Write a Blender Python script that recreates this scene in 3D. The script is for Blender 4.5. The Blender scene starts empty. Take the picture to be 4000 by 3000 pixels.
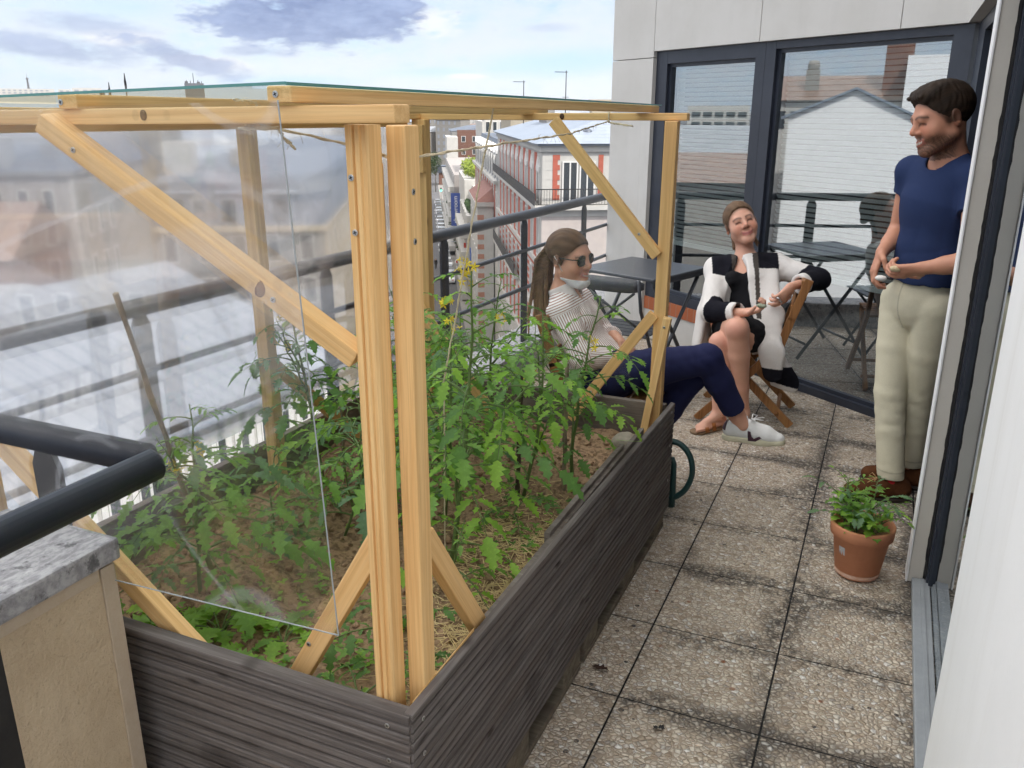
import bpy, bmesh, math, random
import numpy as np
from mathutils import Vector, Matrix, Quaternion, noise as mnoise

S = bpy.context.scene
COL = S.collection
R_ = math.radians

# ------------------------------------------------------------------ camera
cam_d = bpy.data.cameras.new("camera")
cam = bpy.data.objects.new("camera", cam_d)
COL.objects.link(cam)
rt = Vector((0.9154, 0.4024, 0.0014)); dn = Vector((0.1247, -0.2805, -0.9517)); fw = Vector((-0.3826, 0.8714, -0.307))
m = Matrix((rt, -dn, -fw)).transposed().to_4x4()
m.translation = Vector((0, 0, 1.6253))
cam.matrix_world = m
cam_d.sensor_width = 36.0
cam_d.lens = 3313.64 / 4000 * 36.0
cam_d.clip_start = 0.02
cam_d.clip_end = 30000
S.camera = cam

# ------------------------------------------------------------------ sky, sun, exposure
SUN_EL, SUN_AZ = 50.0, 112.0          # azimuth measured from +Y towards +X
W = bpy.data.worlds.new("World"); S.world = W; W.use_nodes = True
nt = W.node_tree; nt.nodes.clear()

class NG:
    """small node-graph helper"""
    def __init__(s, tree): s.t = tree
    def n(s, typ, **kw):
        nd = s.t.nodes.new(typ)
        for k, v in kw.items(): setattr(nd, k, v)
        return nd
    def link(s, a, b): s.t.links.new(a, b)
    def _in(s, sock, v):
        if isinstance(v, bpy.types.NodeSocket): s.link(v, sock)
        elif v is not None: sock.default_value = v
    def math(s, op, a, b=None, c=None, clamp=False):
        nd = s.n('ShaderNodeMath', operation=op, use_clamp=clamp)
        s._in(nd.inputs[0], a)
        if b is not None: s._in(nd.inputs[1], b)
        if c is not None: s._in(nd.inputs[2], c)
        return nd.outputs[0]
    def vmath(s, op, a, b=None, out=0):
        nd = s.n('ShaderNodeVectorMath', operation=op)
        s._in(nd.inputs[0], a)
        if b is not None: s._in(nd.inputs[1], b)
        return nd.outputs[out]
    def mix(s, f, a, b, typ='MIX'):
        nd = s.n('ShaderNodeMix', data_type='RGBA', blend_type=typ)
        s._in(nd.inputs[0], f)
        s._in(nd.inputs[6], (*a, 1) if isinstance(a, tuple) and len(a) == 3 else a)
        s._in(nd.inputs[7], (*b, 1) if isinstance(b, tuple) and len(b) == 3 else b)
        return nd.outputs[2]
    def ss(s, v, lo, hi):
        nd = s.n('ShaderNodeMapRange', interpolation_type='SMOOTHSTEP')
        s._in(nd.inputs[0], v); s._in(nd.inputs[1], lo); s._in(nd.inputs[2], hi)
        nd.inputs[3].default_value = 0; nd.inputs[4].default_value = 1
        return nd.outputs[0]
    def noise(s, vec, scale, detail=4, rough=.55, dist=0, out=0):
        nd = s.n('ShaderNodeTexNoise')
        if vec is not None: s.link(vec, nd.inputs['Vector'])
        nd.inputs['Scale'].default_value = scale; nd.inputs['Detail'].default_value = detail
        nd.inputs['Roughness'].default_value = rough; nd.inputs['Distortion'].default_value = dist
        return nd.outputs[out]
    def ramp(s, v, stops, interp='LINEAR'):
        nd = s.n('ShaderNodeValToRGB'); cr = nd.color_ramp; cr.interpolation = interp
        while len(cr.elements) > 1: cr.elements.remove(cr.elements[-1])
        for i, (p, c) in enumerate(stops):
            e = cr.elements[0] if i == 0 else cr.elements.new(p)
            e.position = p; e.color = (*c, 1) if len(c) == 3 else c
        s._in(nd.inputs[0], v)
        return nd.outputs[0]
    def sep(s, v):
        nd = s.n('ShaderNodeSeparateXYZ'); s.link(v, nd.inputs[0]); return nd.outputs
    def comb(s, x, y, z):
        nd = s.n('ShaderNodeCombineXYZ')
        for i, v in enumerate((x, y, z)): s._in(nd.inputs[i], v)
        return nd.outputs[0]
    def mapping(s, v, scale=(1, 1, 1), rot=(0, 0, 0), loc=(0, 0, 0)):
        nd = s.n('ShaderNodeMapping'); s.link(v, nd.inputs[0])
        nd.inputs[1].default_value = loc; nd.inputs[2].default_value = rot; nd.inputs[3].default_value = scale
        return nd.outputs[0]

g = NG(nt)
tc = g.n('ShaderNodeTexCoord').outputs['Generated']
d = g.vmath('NORMALIZE', tc)
dx, dy, dz = g.sep(d)
az = g.math('MULTIPLY', g.math('ARCTAN2', dx, dy), 57.29578)
el = g.math('MULTIPLY', g.math('ARCSINE', dz), 57.29578)
sky = g.n('ShaderNodeTexSky', sky_type='NISHITA', sun_disc=False)
sky.sun_elevation = R_(SUN_EL); sky.sun_rotation = R_(SUN_AZ); sky.air_density = 1.0; sky.dust_density = 1.2; sky.altitude = 60
# cloud coordinates: azimuth / stretched elevation, broken up with noise
cv = g.comb(g.math('MULTIPLY', az, .10), g.math('MULTIPLY', el, .27), 0)
n1 = g.noise(cv, 1.3, 7, .6, .35)
n2 = g.noise(g.vmath('ADD', cv, (7.3, 3.1, 0)), 3.0, 6, .62, .2)
n3 = g.noise(g.vmath('ADD', cv, (1.3, 9.1, 0)), 8.0, 6, .6, .3)
nn = g.math('ADD', g.math('MULTIPLY', g.math('SUBTRACT', n1, .5), 1.7), g.math('ADD', g.math('MULTIPLY', g.math('SUBTRACT', n2, .5), 1.7), g.math('MULTIPLY', g.math('SUBTRACT', n3, .5), 1.1)))
def blob(a0, e0, wa, we, tilt=0.0, soft=.9, amp=1.0, lo=0.0):
    amp = amp * 1.9
    da = g.math('SUBTRACT', az, a0); de = g.math('SUBTRACT', g.math('SUBTRACT', el, e0), g.math('MULTIPLY', da, tilt))
    a = g.math('POWER', g.math('ABSOLUTE', g.math('DIVIDE', da, wa)), 2.0)
    b = g.math('POWER', g.math('ABSOLUTE', g.math('DIVIDE', de, we)), 2.0)
    r = g.math('SUBTRACT', 1.0, g.math('SQRT', g.math('ADD', a, b)))
    return g.ss(g.math('ADD', r, g.math('MULTIPLY', nn, amp)), lo, lo + soft)
def mx(*ms):
    o = ms[0]
    for q in ms[1:]: o = g.math('MAXIMUM', o, q)
    return o
# thin high cloud nearly everywhere, a little thinner overhead
cover = g.ss(g.math('ADD', nn, g.math('MULTIPLY', el, -.006)), -.75, .35)
blue_gap = mx(blob(-20.5, 2.8, 8.0, 1.15, .06, .7, .3), blob(-28.5, 2.3, 5.5, .5, .02, 1., .3), blob(-37.5, 1.7, 6, .5, .02, 1.0, .3), g.math('MULTIPLY', blob(-47, 5.6, 5, 1.0, 0, 1.0, .6), .4))
cover = g.math('MULTIPLY', g.math('ADD', g.math('MULTIPLY', cover, .55), .45), g.math('SUBTRACT', 1, g.math('MULTIPLY', blue_gap, .95)))
white = g.mix(g.ss(el, 0, 14), (2.65, 2.92, 3.25), (2.5, 2.88, 3.5))
white = g.mix(g.math('MULTIPLY', g.ss(nn, -.1, -.9), .6), white, (1.8, 2.45, 3.4))
clear = g.mix(g.ss(el, 1.0, 9.0), (.95, 2.0, 3.25), (.75, 1.6, 3.1))
clear = g.mix(.25, clear, sky.outputs[0])
col = g.mix(cover, clear, white)
puff = mx(blob(-28.6, 5.2, 2.2, 1.2, 0, .5, .45), blob(-42.5, 2.75, 3.5, .55, -.1, .5, .5), blob(-47.0, 3.9, 2.5, .5, 0, .6, .5), blob(-26.5, 2.05, 1.6, .22, 0, .5, .2))
col = g.mix(g.math('MULTIPLY', puff, .85), col, (3.25, 3.3, 3.4))
dark = mx(blob(-35.4, 5.4, 8.6, 2.1, .02, .38, .42), g.math('MULTIPLY', blob(-43.6, 2.9, 4.4, .95, -.22, .7, .6), .85), g.math('MULTIPLY', blob(-50.5, 3.2, 6.5, .9, -.06, .8, .6), .75), g.math('MULTIPLY', blob(-21.5, 4.9, 2.0, .35, 0, .9, .4), .3), g.math('MULTIPLY', blob(-48.5, 4.6, 4.0, .7, -.1, .9, .6), .55), g.math('MULTIPLY', blob(-39.5, 3.4, 3.0, .45, .0, .8, .6), .6))
dcol = g.mix(g.ss(nn, -.35, .5), (.50, .78, 1.65), (1.1, 1.5, 2.5))
col = g.mix(g.math('MULTIPLY', dark, .93), col, dcol)
up = g.mix(g.ss(nn, -.6, .6), (8.4, 8.4, 8.7), (10.4, 10.0, 9.5))
col = g.mix(g.ss(el, 16, 40), col, up)
col = g.mix(g.ss(el, -1.0, -4.0), col, (3.2, 3.4, 3.6))
bg = g.n('ShaderNodeBackground'); bg.inputs[1].default_value = 0.1
g.link(col, bg.inputs[0])
out = g.n('ShaderNodeOutputWorld'); g.link(bg.outputs[0], out.inputs[0])

sun_d = bpy.data.lights.new("sun", 'SUN'); sun_d.energy = 1.8; sun_d.angle = R_(1.5); sun_d.color = (1.0, .955, .88)
sun = bpy.data.objects.new("sun", sun_d); COL.objects.link(sun)
sd = Vector((math.sin(R_(SUN_AZ)) * math.cos(R_(SUN_EL)), math.cos(R_(SUN_AZ)) * math.cos(R_(SUN_EL)), math.sin(R_(SUN_EL))))
sun.rotation_euler = (-sd).to_track_quat('-Z', 'Y').to_euler()
sun.location = sd * 50
S.view_settings.view_transform = 'Standard'; S.view_settings.look = 'None'
S.view_settings.gamma = 1.0; S.view_settings.use_curve_mapping = False
S.view_settings.exposure = 1.6
S.render.engine = 'CYCLES'
S.cycles.max_bounces = 10; S.cycles.transmission_bounces = 10; S.cycles.transparent_max_bounces = 16
S.cycles.caustics_refractive = True; S.cycles.caustics_reflective = False
S.cycles.blur_glossy = 0.3; S.cycles.sample_clamp_indirect = 6.0
S.cycles.use_denoising = True

# ------------------------------------------------------------------ mesh helpers
class MB:
    """collects shapes and links them as ONE mesh object"""
    def __init__(s): s.v = []; s.f = []; s.mi = []; s.sm = []; s.cur = 0; s.smooth = False
    def add(s, vs, fs, M=None):
        o = len(s.v)
        for p in vs:
            p = Vector(p)
            s.v.append(tuple(M @ p) if M is not None else tuple(p))
        for f in fs:
            s.f.append(tuple(i + o for i in f)); s.mi.append(s.cur); s.sm.append(s.smooth)
        return s
    def box(s, a, b, M=None, bev=0.0):
        x0, y0, z0 = (min(a[i], b[i]) for i in range(3)); x1, y1, z1 = (max(a[i], b[i]) for i in range(3))
        if bev <= 0:
            vs = [(x0, y0, z0), (x1, y0, z0), (x1, y1, z0), (x0, y1, z0), (x0, y0, z1), (x1, y0, z1), (x1, y1, z1), (x0, y1, z1)]
            return s.add(vs, [(3, 2, 1, 0), (4, 5, 6, 7), (0, 1, 5, 4), (1, 2, 6, 5), (2, 3, 7, 6), (3, 0, 4, 7)], M)
        bm = bmesh.new()
        bmesh.ops.create_cube(bm, size=1.0)
        for v in bm.verts:
            v.co = Vector(((x0 + x1) / 2 + v.co.x * (x1 - x0), (y0 + y1) / 2 + v.co.y * (y1 - y0), (z0 + z1) / 2 + v.co.z * (z1 - z0)))
        bmesh.ops.bevel(bm, geom=bm.edges[:], offset=bev, segments=2, profile=.6, affect='EDGES')
        bm.verts.index_update()
        s.add([v.co for v in bm.verts], [[v.index for v in f.verts] for f in bm.faces], M); bm.free()
        return s
    def tube(s, pts, r, n=8, cap=True, smooth=True):
        pts = [Vector(p) for p in pts]; rs = r if isinstance(r, (list, tuple)) else [r] * len(pts)
        vs = []; fs = []; up = None
        for i, p in enumerate(pts):
            t = (pts[min(i + 1, len(pts) - 1)] - pts[max(i - 1, 0)])
            if t.length < 1e-9: t = Vector((0, 0, 1))
            t.normalize()
            if up is None:
                up = Vector((0, 0, 1)) if abs(t.z) < .9 else Vector((1, 0, 0))
            a = t.cross(up)
            if a.length < 1e-6: a = t.orthogonal()
            a.normalize(); b = a.cross(t).normalized(); up = b
            for k in range(n):
                th = 2 * math.pi * k / n
                vs.append(p + (a * math.cos(th) + b * math.sin(th)) * rs[i])
        for i in range(len(pts) - 1):
            for k in range(n):
                k2 = (k + 1) % n
                fs.append((i * n + k, i * n + k2, (i + 1) * n + k2, (i + 1) * n + k))
        if cap:
            fs.append(tuple(range(n - 1, -1, -1))); fs.append(tuple((len(pts) - 1) * n + k for k in range(n)))
        old = s.smooth; s.smooth = smooth; s.add(vs, fs); s.smooth = old
        return s
    def lathe(s, prof, n=32, M=None, smooth=True):
        vs = []; fs = []
        for (r, z) in prof:
            for k in range(n):
                th = 2 * math.pi * k / n; vs.append((r * math.cos(th), r * math.sin(th), z))
        for i in range(len(prof) - 1):
            for k in range(n):
                k2 = (k + 1) % n; fs.append((i * n + k, i * n + k2, (i + 1) * n + k2, (i + 1) * n + k))
        old = s.smooth; s.smooth = smooth; s.add(vs, fs, M); s.smooth = old
        return s
    def prism(s, poly, h, M=None):
        """poly in XY, extruded along Z from 0 to h"""
        n = len(poly)
        vs = [(x, y, 0) for x, y in poly] + [(x, y, h) for x, y in poly]
        fs = [tuple(range(n - 1, -1, -1)), tuple(range(n, 2 * n))] + [(i, (i + 1) % n, n + (i + 1) % n, n + i) for i in range(n)]
        return s.add(vs, fs, M)
    def quad(s, a, b, c, d): return s.add([a, b, c, d], [(0, 1, 2, 3)])
    def build(s, name, mats, parent=None, M=None):
        me = bpy.data.meshes.new(name); me.from_pydata(s.v, [], s.f)
        for mm in (mats if isinstance(mats, (list, tuple)) else [mats]): me.materials.append(mm)
        me.polygons.foreach_set('material_index', s.mi); me.polygons.foreach_set('use_smooth', s.sm)
        me.update()
        o = bpy.data.objects.new(name, me); COL.objects.link(o)
        if parent is not None: o.parent = parent
        if M is not None: o.matrix_local = M
        return o

def tag(o, label=None, cat=None, group=None, kind=None):
    if label: o['label'] = label
    if cat: o['category'] = cat
    if group: o['group'] = group
    if kind: o['kind'] = kind
    return o
def thing(name, label, cat, loc=(0, 0, 0), rz=0.0, group=None, kind=None):
    o = bpy.data.objects.new(name, None); COL.objects.link(o)
    o.empty_display_size = .1
    o.location = loc; o.rotation_euler = (0, 0, rz)
    return tag(o, label, cat, group, kind)
def struct(mb, name, mat): 
    o = mb.build(name, mat); o['kind'] = 'structure'; return o
def copy_tree(o, parent=None):
    c = o.copy(); COL.objects.link(c); c.parent = parent
    for ch in list(o.children): copy_tree(ch, c)
    return c
def frame_from(a, b, side=Vector((1, 0, 0))):
    """matrix whose +Z runs a->b, origin at a"""
    a = Vector(a); b = Vector(b); z = (b - a).normalized()
    x = Vector(side) - z * z.dot(Vector(side))
    if x.length < 1e-6: x = z.orthogonal()
    x.normalize(); y = z.cross(x)
    M = Matrix((x, y, z)).transposed().to_4x4(); M.translation = a
    return M, (b - a).length

# ------------------------------------------------------------------ materials
def mat(name, color=(.5, .5, .5), rough=.6, metal=0.0, spec=.4, build=None):
    m = bpy.data.materials.new(name); m.use_nodes = True
    t = m.node_tree; p = t.nodes['Principled BSDF']
    p.inputs['Base Color'].default_value = (*color, 1); p.inputs['Roughness'].default_value = rough
    p.inputs['Metallic'].default_value = metal; p.inputs['Specular IOR Level'].default_value = spec
    if build: build(NG(t), p, t)
    return m
def coords(g, kind='Object'): return g.n('ShaderNodeTexCoord').outputs[kind]
def bump(g, p, h, strength=.3, dist=.01):
    b = g.n('ShaderNodeBump'); b.inputs['Strength'].default_value = strength; b.inputs['Distance'].default_value = dist
    g.link(h, b.inputs['Height']); g.link(b.outputs[0], p.inputs['Normal'])
def speckled(name, c1, c2, scale=6, rough=.8, bstr=.15, bdist=.004, detail=6, metal=0.0, kind='Object', spec=.3, stretch=(1, 1, 1)):
    def f(g, p, t):
        v = g.mapping(coords(g, kind), stretch)
        n = g.noise(v, scale, detail, .6)
        n2 = g.noise(v, scale * 9, 4, .6)
        f_ = g.math('ADD', g.math('MULTIPLY', n, .75), g.math('MULTIPLY', n2, .25))
        g.link(g.mix(g.ss(f_, .3, .7), c1, c2), p.inputs['Base Color'])
        if bstr: bump(g, p, f_, bstr, bdist)
    return mat(name, c1, rough, metal, spec, f)

def pine_mat(name, light=(.84, .56, .255), darkc=(.745, .455, .185), seed=0.0):
    def f(g, p, t):
        oi = g.n('ShaderNodeObjectInfo').outputs['Random']
        off = g.comb(g.math('MULTIPLY', oi, 13.7), g.math('MULTIPLY', oi, 7.1), g.math('MULTIPLY', oi, 31.0))
        v = g.vmath('ADD', coords(g), off)
        warp = g.noise(g.mapping(v, (6, 6, .9)), 1.0, 3, .5, out=1)
        v2 = g.vmath('ADD', v, g.vmath('MULTIPLY', g.vmath('SUBTRACT', warp, (.5, .5, .5)), (.05, .05, .05)))
        grain = g.noise(g.mapping(v2, (95, 95, 1.3)), 1.0, 3, .5)
        fine = g.noise(g.mapping(v, (420, 420, 7)), 1.0, 2, .5)
        big = g.noise(g.mapping(v, (3, 3, 1.6)), 1.0, 2, .5)
        c = g.mix(g.ss(grain, .36, .66), light, darkc)
        c = g.mix(g.math('MULTIPLY', g.ss(fine, .4, .7), .22), c, (.36, .19, .07))
        c = g.mix(g.math('MULTIPLY', g.ss(big, .45, .75), .35), c, (.60, .33, .13))
        vo = g.n('ShaderNodeTexVoronoi'); g.link(g.mapping(v, (9, 9, 2.6)), vo.inputs['Vector']); vo.inputs['Scale'].default_value = 1.0
        kn = g.math('MULTIPLY', g.ss(vo.outputs['Distance'], .085, .02), g.ss(g.sep(vo.outputs['Color'])[0], .5, .52))
        c = g.mix(g.math('MULTIPLY', kn, .85), c, (.16, .06, .02))
        hs = g.n('ShaderNodeHueSaturation'); hs.inputs['Saturation'].default_value = 1.0
        g.link(g.math('ADD', .92, g.math('MULTIPLY', oi, .16)), hs.inputs['Value']); g.link(c, hs.inputs['Color'])
        g.link(hs.outputs[0], p.inputs['Base Color'])
        bump(g, p, grain, .12, .002)
    return mat(name, light, .55, 0, .35, f)
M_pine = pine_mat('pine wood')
M_pine2 = pine_mat('darker pine wood', (.76, .49, .21), (.65, .395, .155))  # same pine in darker tones, mostly for the rear and inner timbers

def weathered(name, ca=(.165, .147, .138), cb=(.085, .073, .067), cc=(.34, .31, .29)):
    """old decking board, length along object X, ribbed along Z"""
    def f(g, p, t):
        oi = g.n('ShaderNodeObjectInfo').outputs['Random']
        v = g.vmath('ADD', coords(g), g.comb(g.math('MULTIPLY', oi, 17), g.math('MULTIPLY', oi, 9), 0))
        a = g.noise(g.mapping(v, (1.6, 30, 42)), 1.0, 5, .65)
        b = g.noise(g.mapping(v, (3, 3, 5)), 1.0, 4, .6)
        c_ = g.noise(g.mapping(v, (5, 200, 260)), 1.0, 3, .6)
        c = g.mix(g.ss(a, .35, .65), ca, cb)
        c = g.mix(g.math('MULTIPLY', g.ss(c_, .5, .75), .42), c, cc)
        w_ = g.noise(g.mapping(v, (1.1, 14, 9)), 1.0, 4, .6)
        c = g.mix(g.math('MULTIPLY', g.ss(w_, .45, .7), .6), c, (.115, .088, .072))
        vk = g.n('ShaderNodeTexVoronoi'); g.link(g.mapping(v, (5, 1, 16)), vk.inputs['Vector']); vk.inputs['Scale'].default_value = 1.0
        c = g.mix(g.math('MULTIPLY', g.ss(vk.outputs['Distance'], .16, .04), .8), c, (.022, .016, .013))
        c = g.mix(g.math('MULTIPLY', g.ss(b, .55, .72), .65), c, (.035, .028, .026))
        c = g.mix(g.math('MULTIPLY', g.ss(g.noise(g.mapping(v, (2, 60, 60)), 1.0, 3, .5), .66, .8), .5), c, (.30, .17, .075))
        g.link(c, p.inputs['Base Color'])
        bump(g, p, g.math('ADD', a, c_), .35, .003)
    return mat(name, ca, .8, 0, .25, f)
M_deck = weathered('weathered deck board')
M_deck2 = weathered('weathered plain board', (.17, .145, .125), (.105, .086, .074), (.27, .245, .22))
M_pallet = weathered('pallet wood', (.20, .17, .125), (.12, .10, .075), (.28, .24, .18))

M_rail = speckled('dark grey rail paint', (.013, .017, .027), (.022, .025, .034), 14, .42, .12, .001, spec=.5)
M_black = speckled('black steel', (.012, .012, .013), (.022, .021, .020), 20, .5, .08, .001)
M_frame = speckled('dark blue grey aluminium', (.022, .027, .040), (.032, .038, .054), 5, .38, 0, spec=.5)
M_alu = speckled('grey aluminium sill', (.27, .29, .31), (.33, .35, .37), 9, .42, .05, .001, spec=.5)
M_steel = mat('zinc screw steel', (.55, .55, .54), .35, 1.0)
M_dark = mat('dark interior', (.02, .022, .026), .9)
M_rubber = speckled('black silicone', (.012, .012, .012), (.03, .028, .026), 30, .7, .3, .003)

def stone_cladding(name, c1, c2, streak=.25, c3=(.45, .44, .42)):
    def f(g, p, t):
        v = coords(g)
        n = g.noise(v, 2.2, 6, .6); st = g.noise(g.mapping(v, (9, 9, .5)), 1.0, 5, .6); fn = g.noise(v, 160, 2, .5)
        c = g.mix(g.ss(n, .3, .7), c1, c2)
        c = g.mix(g.math('MULTIPLY', g.ss(st, .5, .8), streak), c, c3)
        c = g.mix(g.math('MULTIPLY', g.ss(fn, .55, .75), .10), c, c3)
        g.link(c, p.inputs['Base Color']); bump(g, p, g.math('ADD', n, g.math('MULTIPLY', fn, .4)), .12, .003)
    return mat(name, c1, .75, 0, .3, f)
def rough_render(name, c1, c2, streak, c3):
    def f(g, p, t):
        v = coords(g); n = g.noise(v, 6, 7, .68); st = g.noise(g.mapping(v, (14, 14, 1.2)), 1.0, 5, .65); fn = g.noise(v, 130, 4, .65); lump = g.noise(v, 38, 3, .6)
        c = g.mix(g.ss(n, .35, .65), c1, c2); c = g.mix(g.math('MULTIPLY', g.ss(st, .52, .72), streak), c, c3); c = g.mix(g.math('MULTIPLY', g.ss(fn, .58, .7), .35), c, tuple(q * .6 for q in c3))
        g.link(c, p.inputs['Base Color']); bump(g, p, g.math('ADD', fn, lump), .7, .006)
    return mat(name, c1, .92, 0, .15, f)
M_stone = stone_cladding('pale stone cladding', (.60, .585, .555), (.54, .525, .49))
M_white_stone = stone_cladding('white marble cladding', (.86, .86, .85), (.81, .81, .80), .5, (.68, .665, .63))
M_render = rough_render('rough beige render', (.60, .49, .345), (.53, .42, .285), .35, (.43, .34, .24))
def cap_mat():
    def f(g, p, t):
        v = coords(g)
        a = g.noise(v, 22, 8, .72); b = g.noise(g.mapping(v, (75, 34, 34)), 1.0, 6, .7); c0 = g.noise(v, 9, 5, .6)
        c = g.mix(g.ss(b, .35, .65), (.24, .24, .25), (.42, .42, .43))
        c = g.mix(g.math('MULTIPLY', g.ss(a, .54, .64), .72), c, (.06, .06, .063))
        c = g.mix(g.math('MULTIPLY', g.ss(c0, .6, .75), .5), c, (.70, .69, .68))
        g.link(c, p.inputs['Base Color']); bump(g, p, g.math('ADD', a, b), .5, .006)
    return mat('lichen stained cap stone', (.35, .35, .36), .9, 0, .2, f)
M_cap = cap_mat()

def pane_mat(name, rough, haze, tint=(1, 1, 1), ior=1.45, scratch=.0, blur=.5):
    m = bpy.data.materials.new(name); m.use_nodes = True; t = m.node_tree; t.nodes.clear(); g = NG(t)
    gr = g.n('ShaderNodeBsdfGlass'); gr.inputs['Color'].default_value = (*tint, 1)
    gr.inputs['Roughness'].default_value = rough; gr.inputs['IOR'].default_value = ior
    tr = g.n('ShaderNodeBsdfTransparent'); tr.inputs['Color'].default_value = (*tint, 1)
    gs = g.n('ShaderNodeBsdfGlossy'); gs.inputs['Roughness'].default_value = min(rough, .05)
    fr = g.n('ShaderNodeFresnel'); fr.inputs['IOR'].default_value = ior
    fz = g.math('MULTIPLY', g.math('MULTIPLY', fr.outputs[0], .6), g.math('SUBTRACT', 1.0, g.n('ShaderNodeNewGeometry').outputs['Backfacing']))
    cl = g.n('ShaderNodeMixShader'); g.link(fz, cl.inputs[0]); g.link(tr.outputs[0], cl.inputs[1]); g.link(gs.outputs[0], cl.inputs[2])
    gl = g.n('ShaderNodeMixShader'); gl.inputs[0].default_value = blur; g.link(cl.outputs[0], gl.inputs[1]); g.link(gr.outputs[0], gl.inputs[2])
    df = g.n('ShaderNodeBsdfDiffuse'); df.inputs['Color'].default_value = (.82, .83, .86, 1)
    v = coords(g)
    n = g.noise(v, 1.4, 4, .6); s_ = g.noise(g.mapping(v, (3, 3, 60), (.0, .5, .2)), 1.0, 3, .7)
    f_ = g.math('MULTIPLY', g.math('ADD', .6, g.math('MULTIPLY', n, .8)), haze)
    if scratch:
        for (sc, rot) in ((1.1, .4), (1.7, -.3), (.8, .9)):
            wv = g.n('ShaderNodeTexNoise'); g.link(g.mapping(v, (sc, sc, sc), (rot, rot, rot), (rot * 9, 1, 2)), wv.inputs['Vector'])
            wv.inputs['Scale'].default_value = 1.0; wv.inputs['Detail'].default_value = .5
            ln = g.ss(g.math('ABSOLUTE', g.math('SUBTRACT', wv.outputs[0], .5)), .006, .002)
            f_ = g.math('ADD', f_, g.math('MULTIPLY', ln, scratch))
    ms = g.n('ShaderNodeMixShader'); g._in(ms.inputs[0], f_); g.link(gl.outputs[0], ms.inputs[1]); g.link(df.outputs[0], ms.inputs[2])
    o = g.n('ShaderNodeOutputMaterial'); g.link(ms.outputs[0], o.inputs[0])
    return m
M_plexi = pane_mat('hazy acrylic', .07, .005, scratch=.07, blur=.15, ior=1.28)
M_plexi2 = pane_mat('hazier acrylic', .075, .005, scratch=.04, blur=.75, ior=1.22)
M_plexi3 = pane_mat('clear acrylic', .0, .012, scratch=.0, blur=.0)
M_glass_green = pane_mat('green edged glass', .0, .02, (.93, .985, .97), blur=.0)
M_winwhite = mat('white window frame', (.60, .59, .57), .5)
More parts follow.
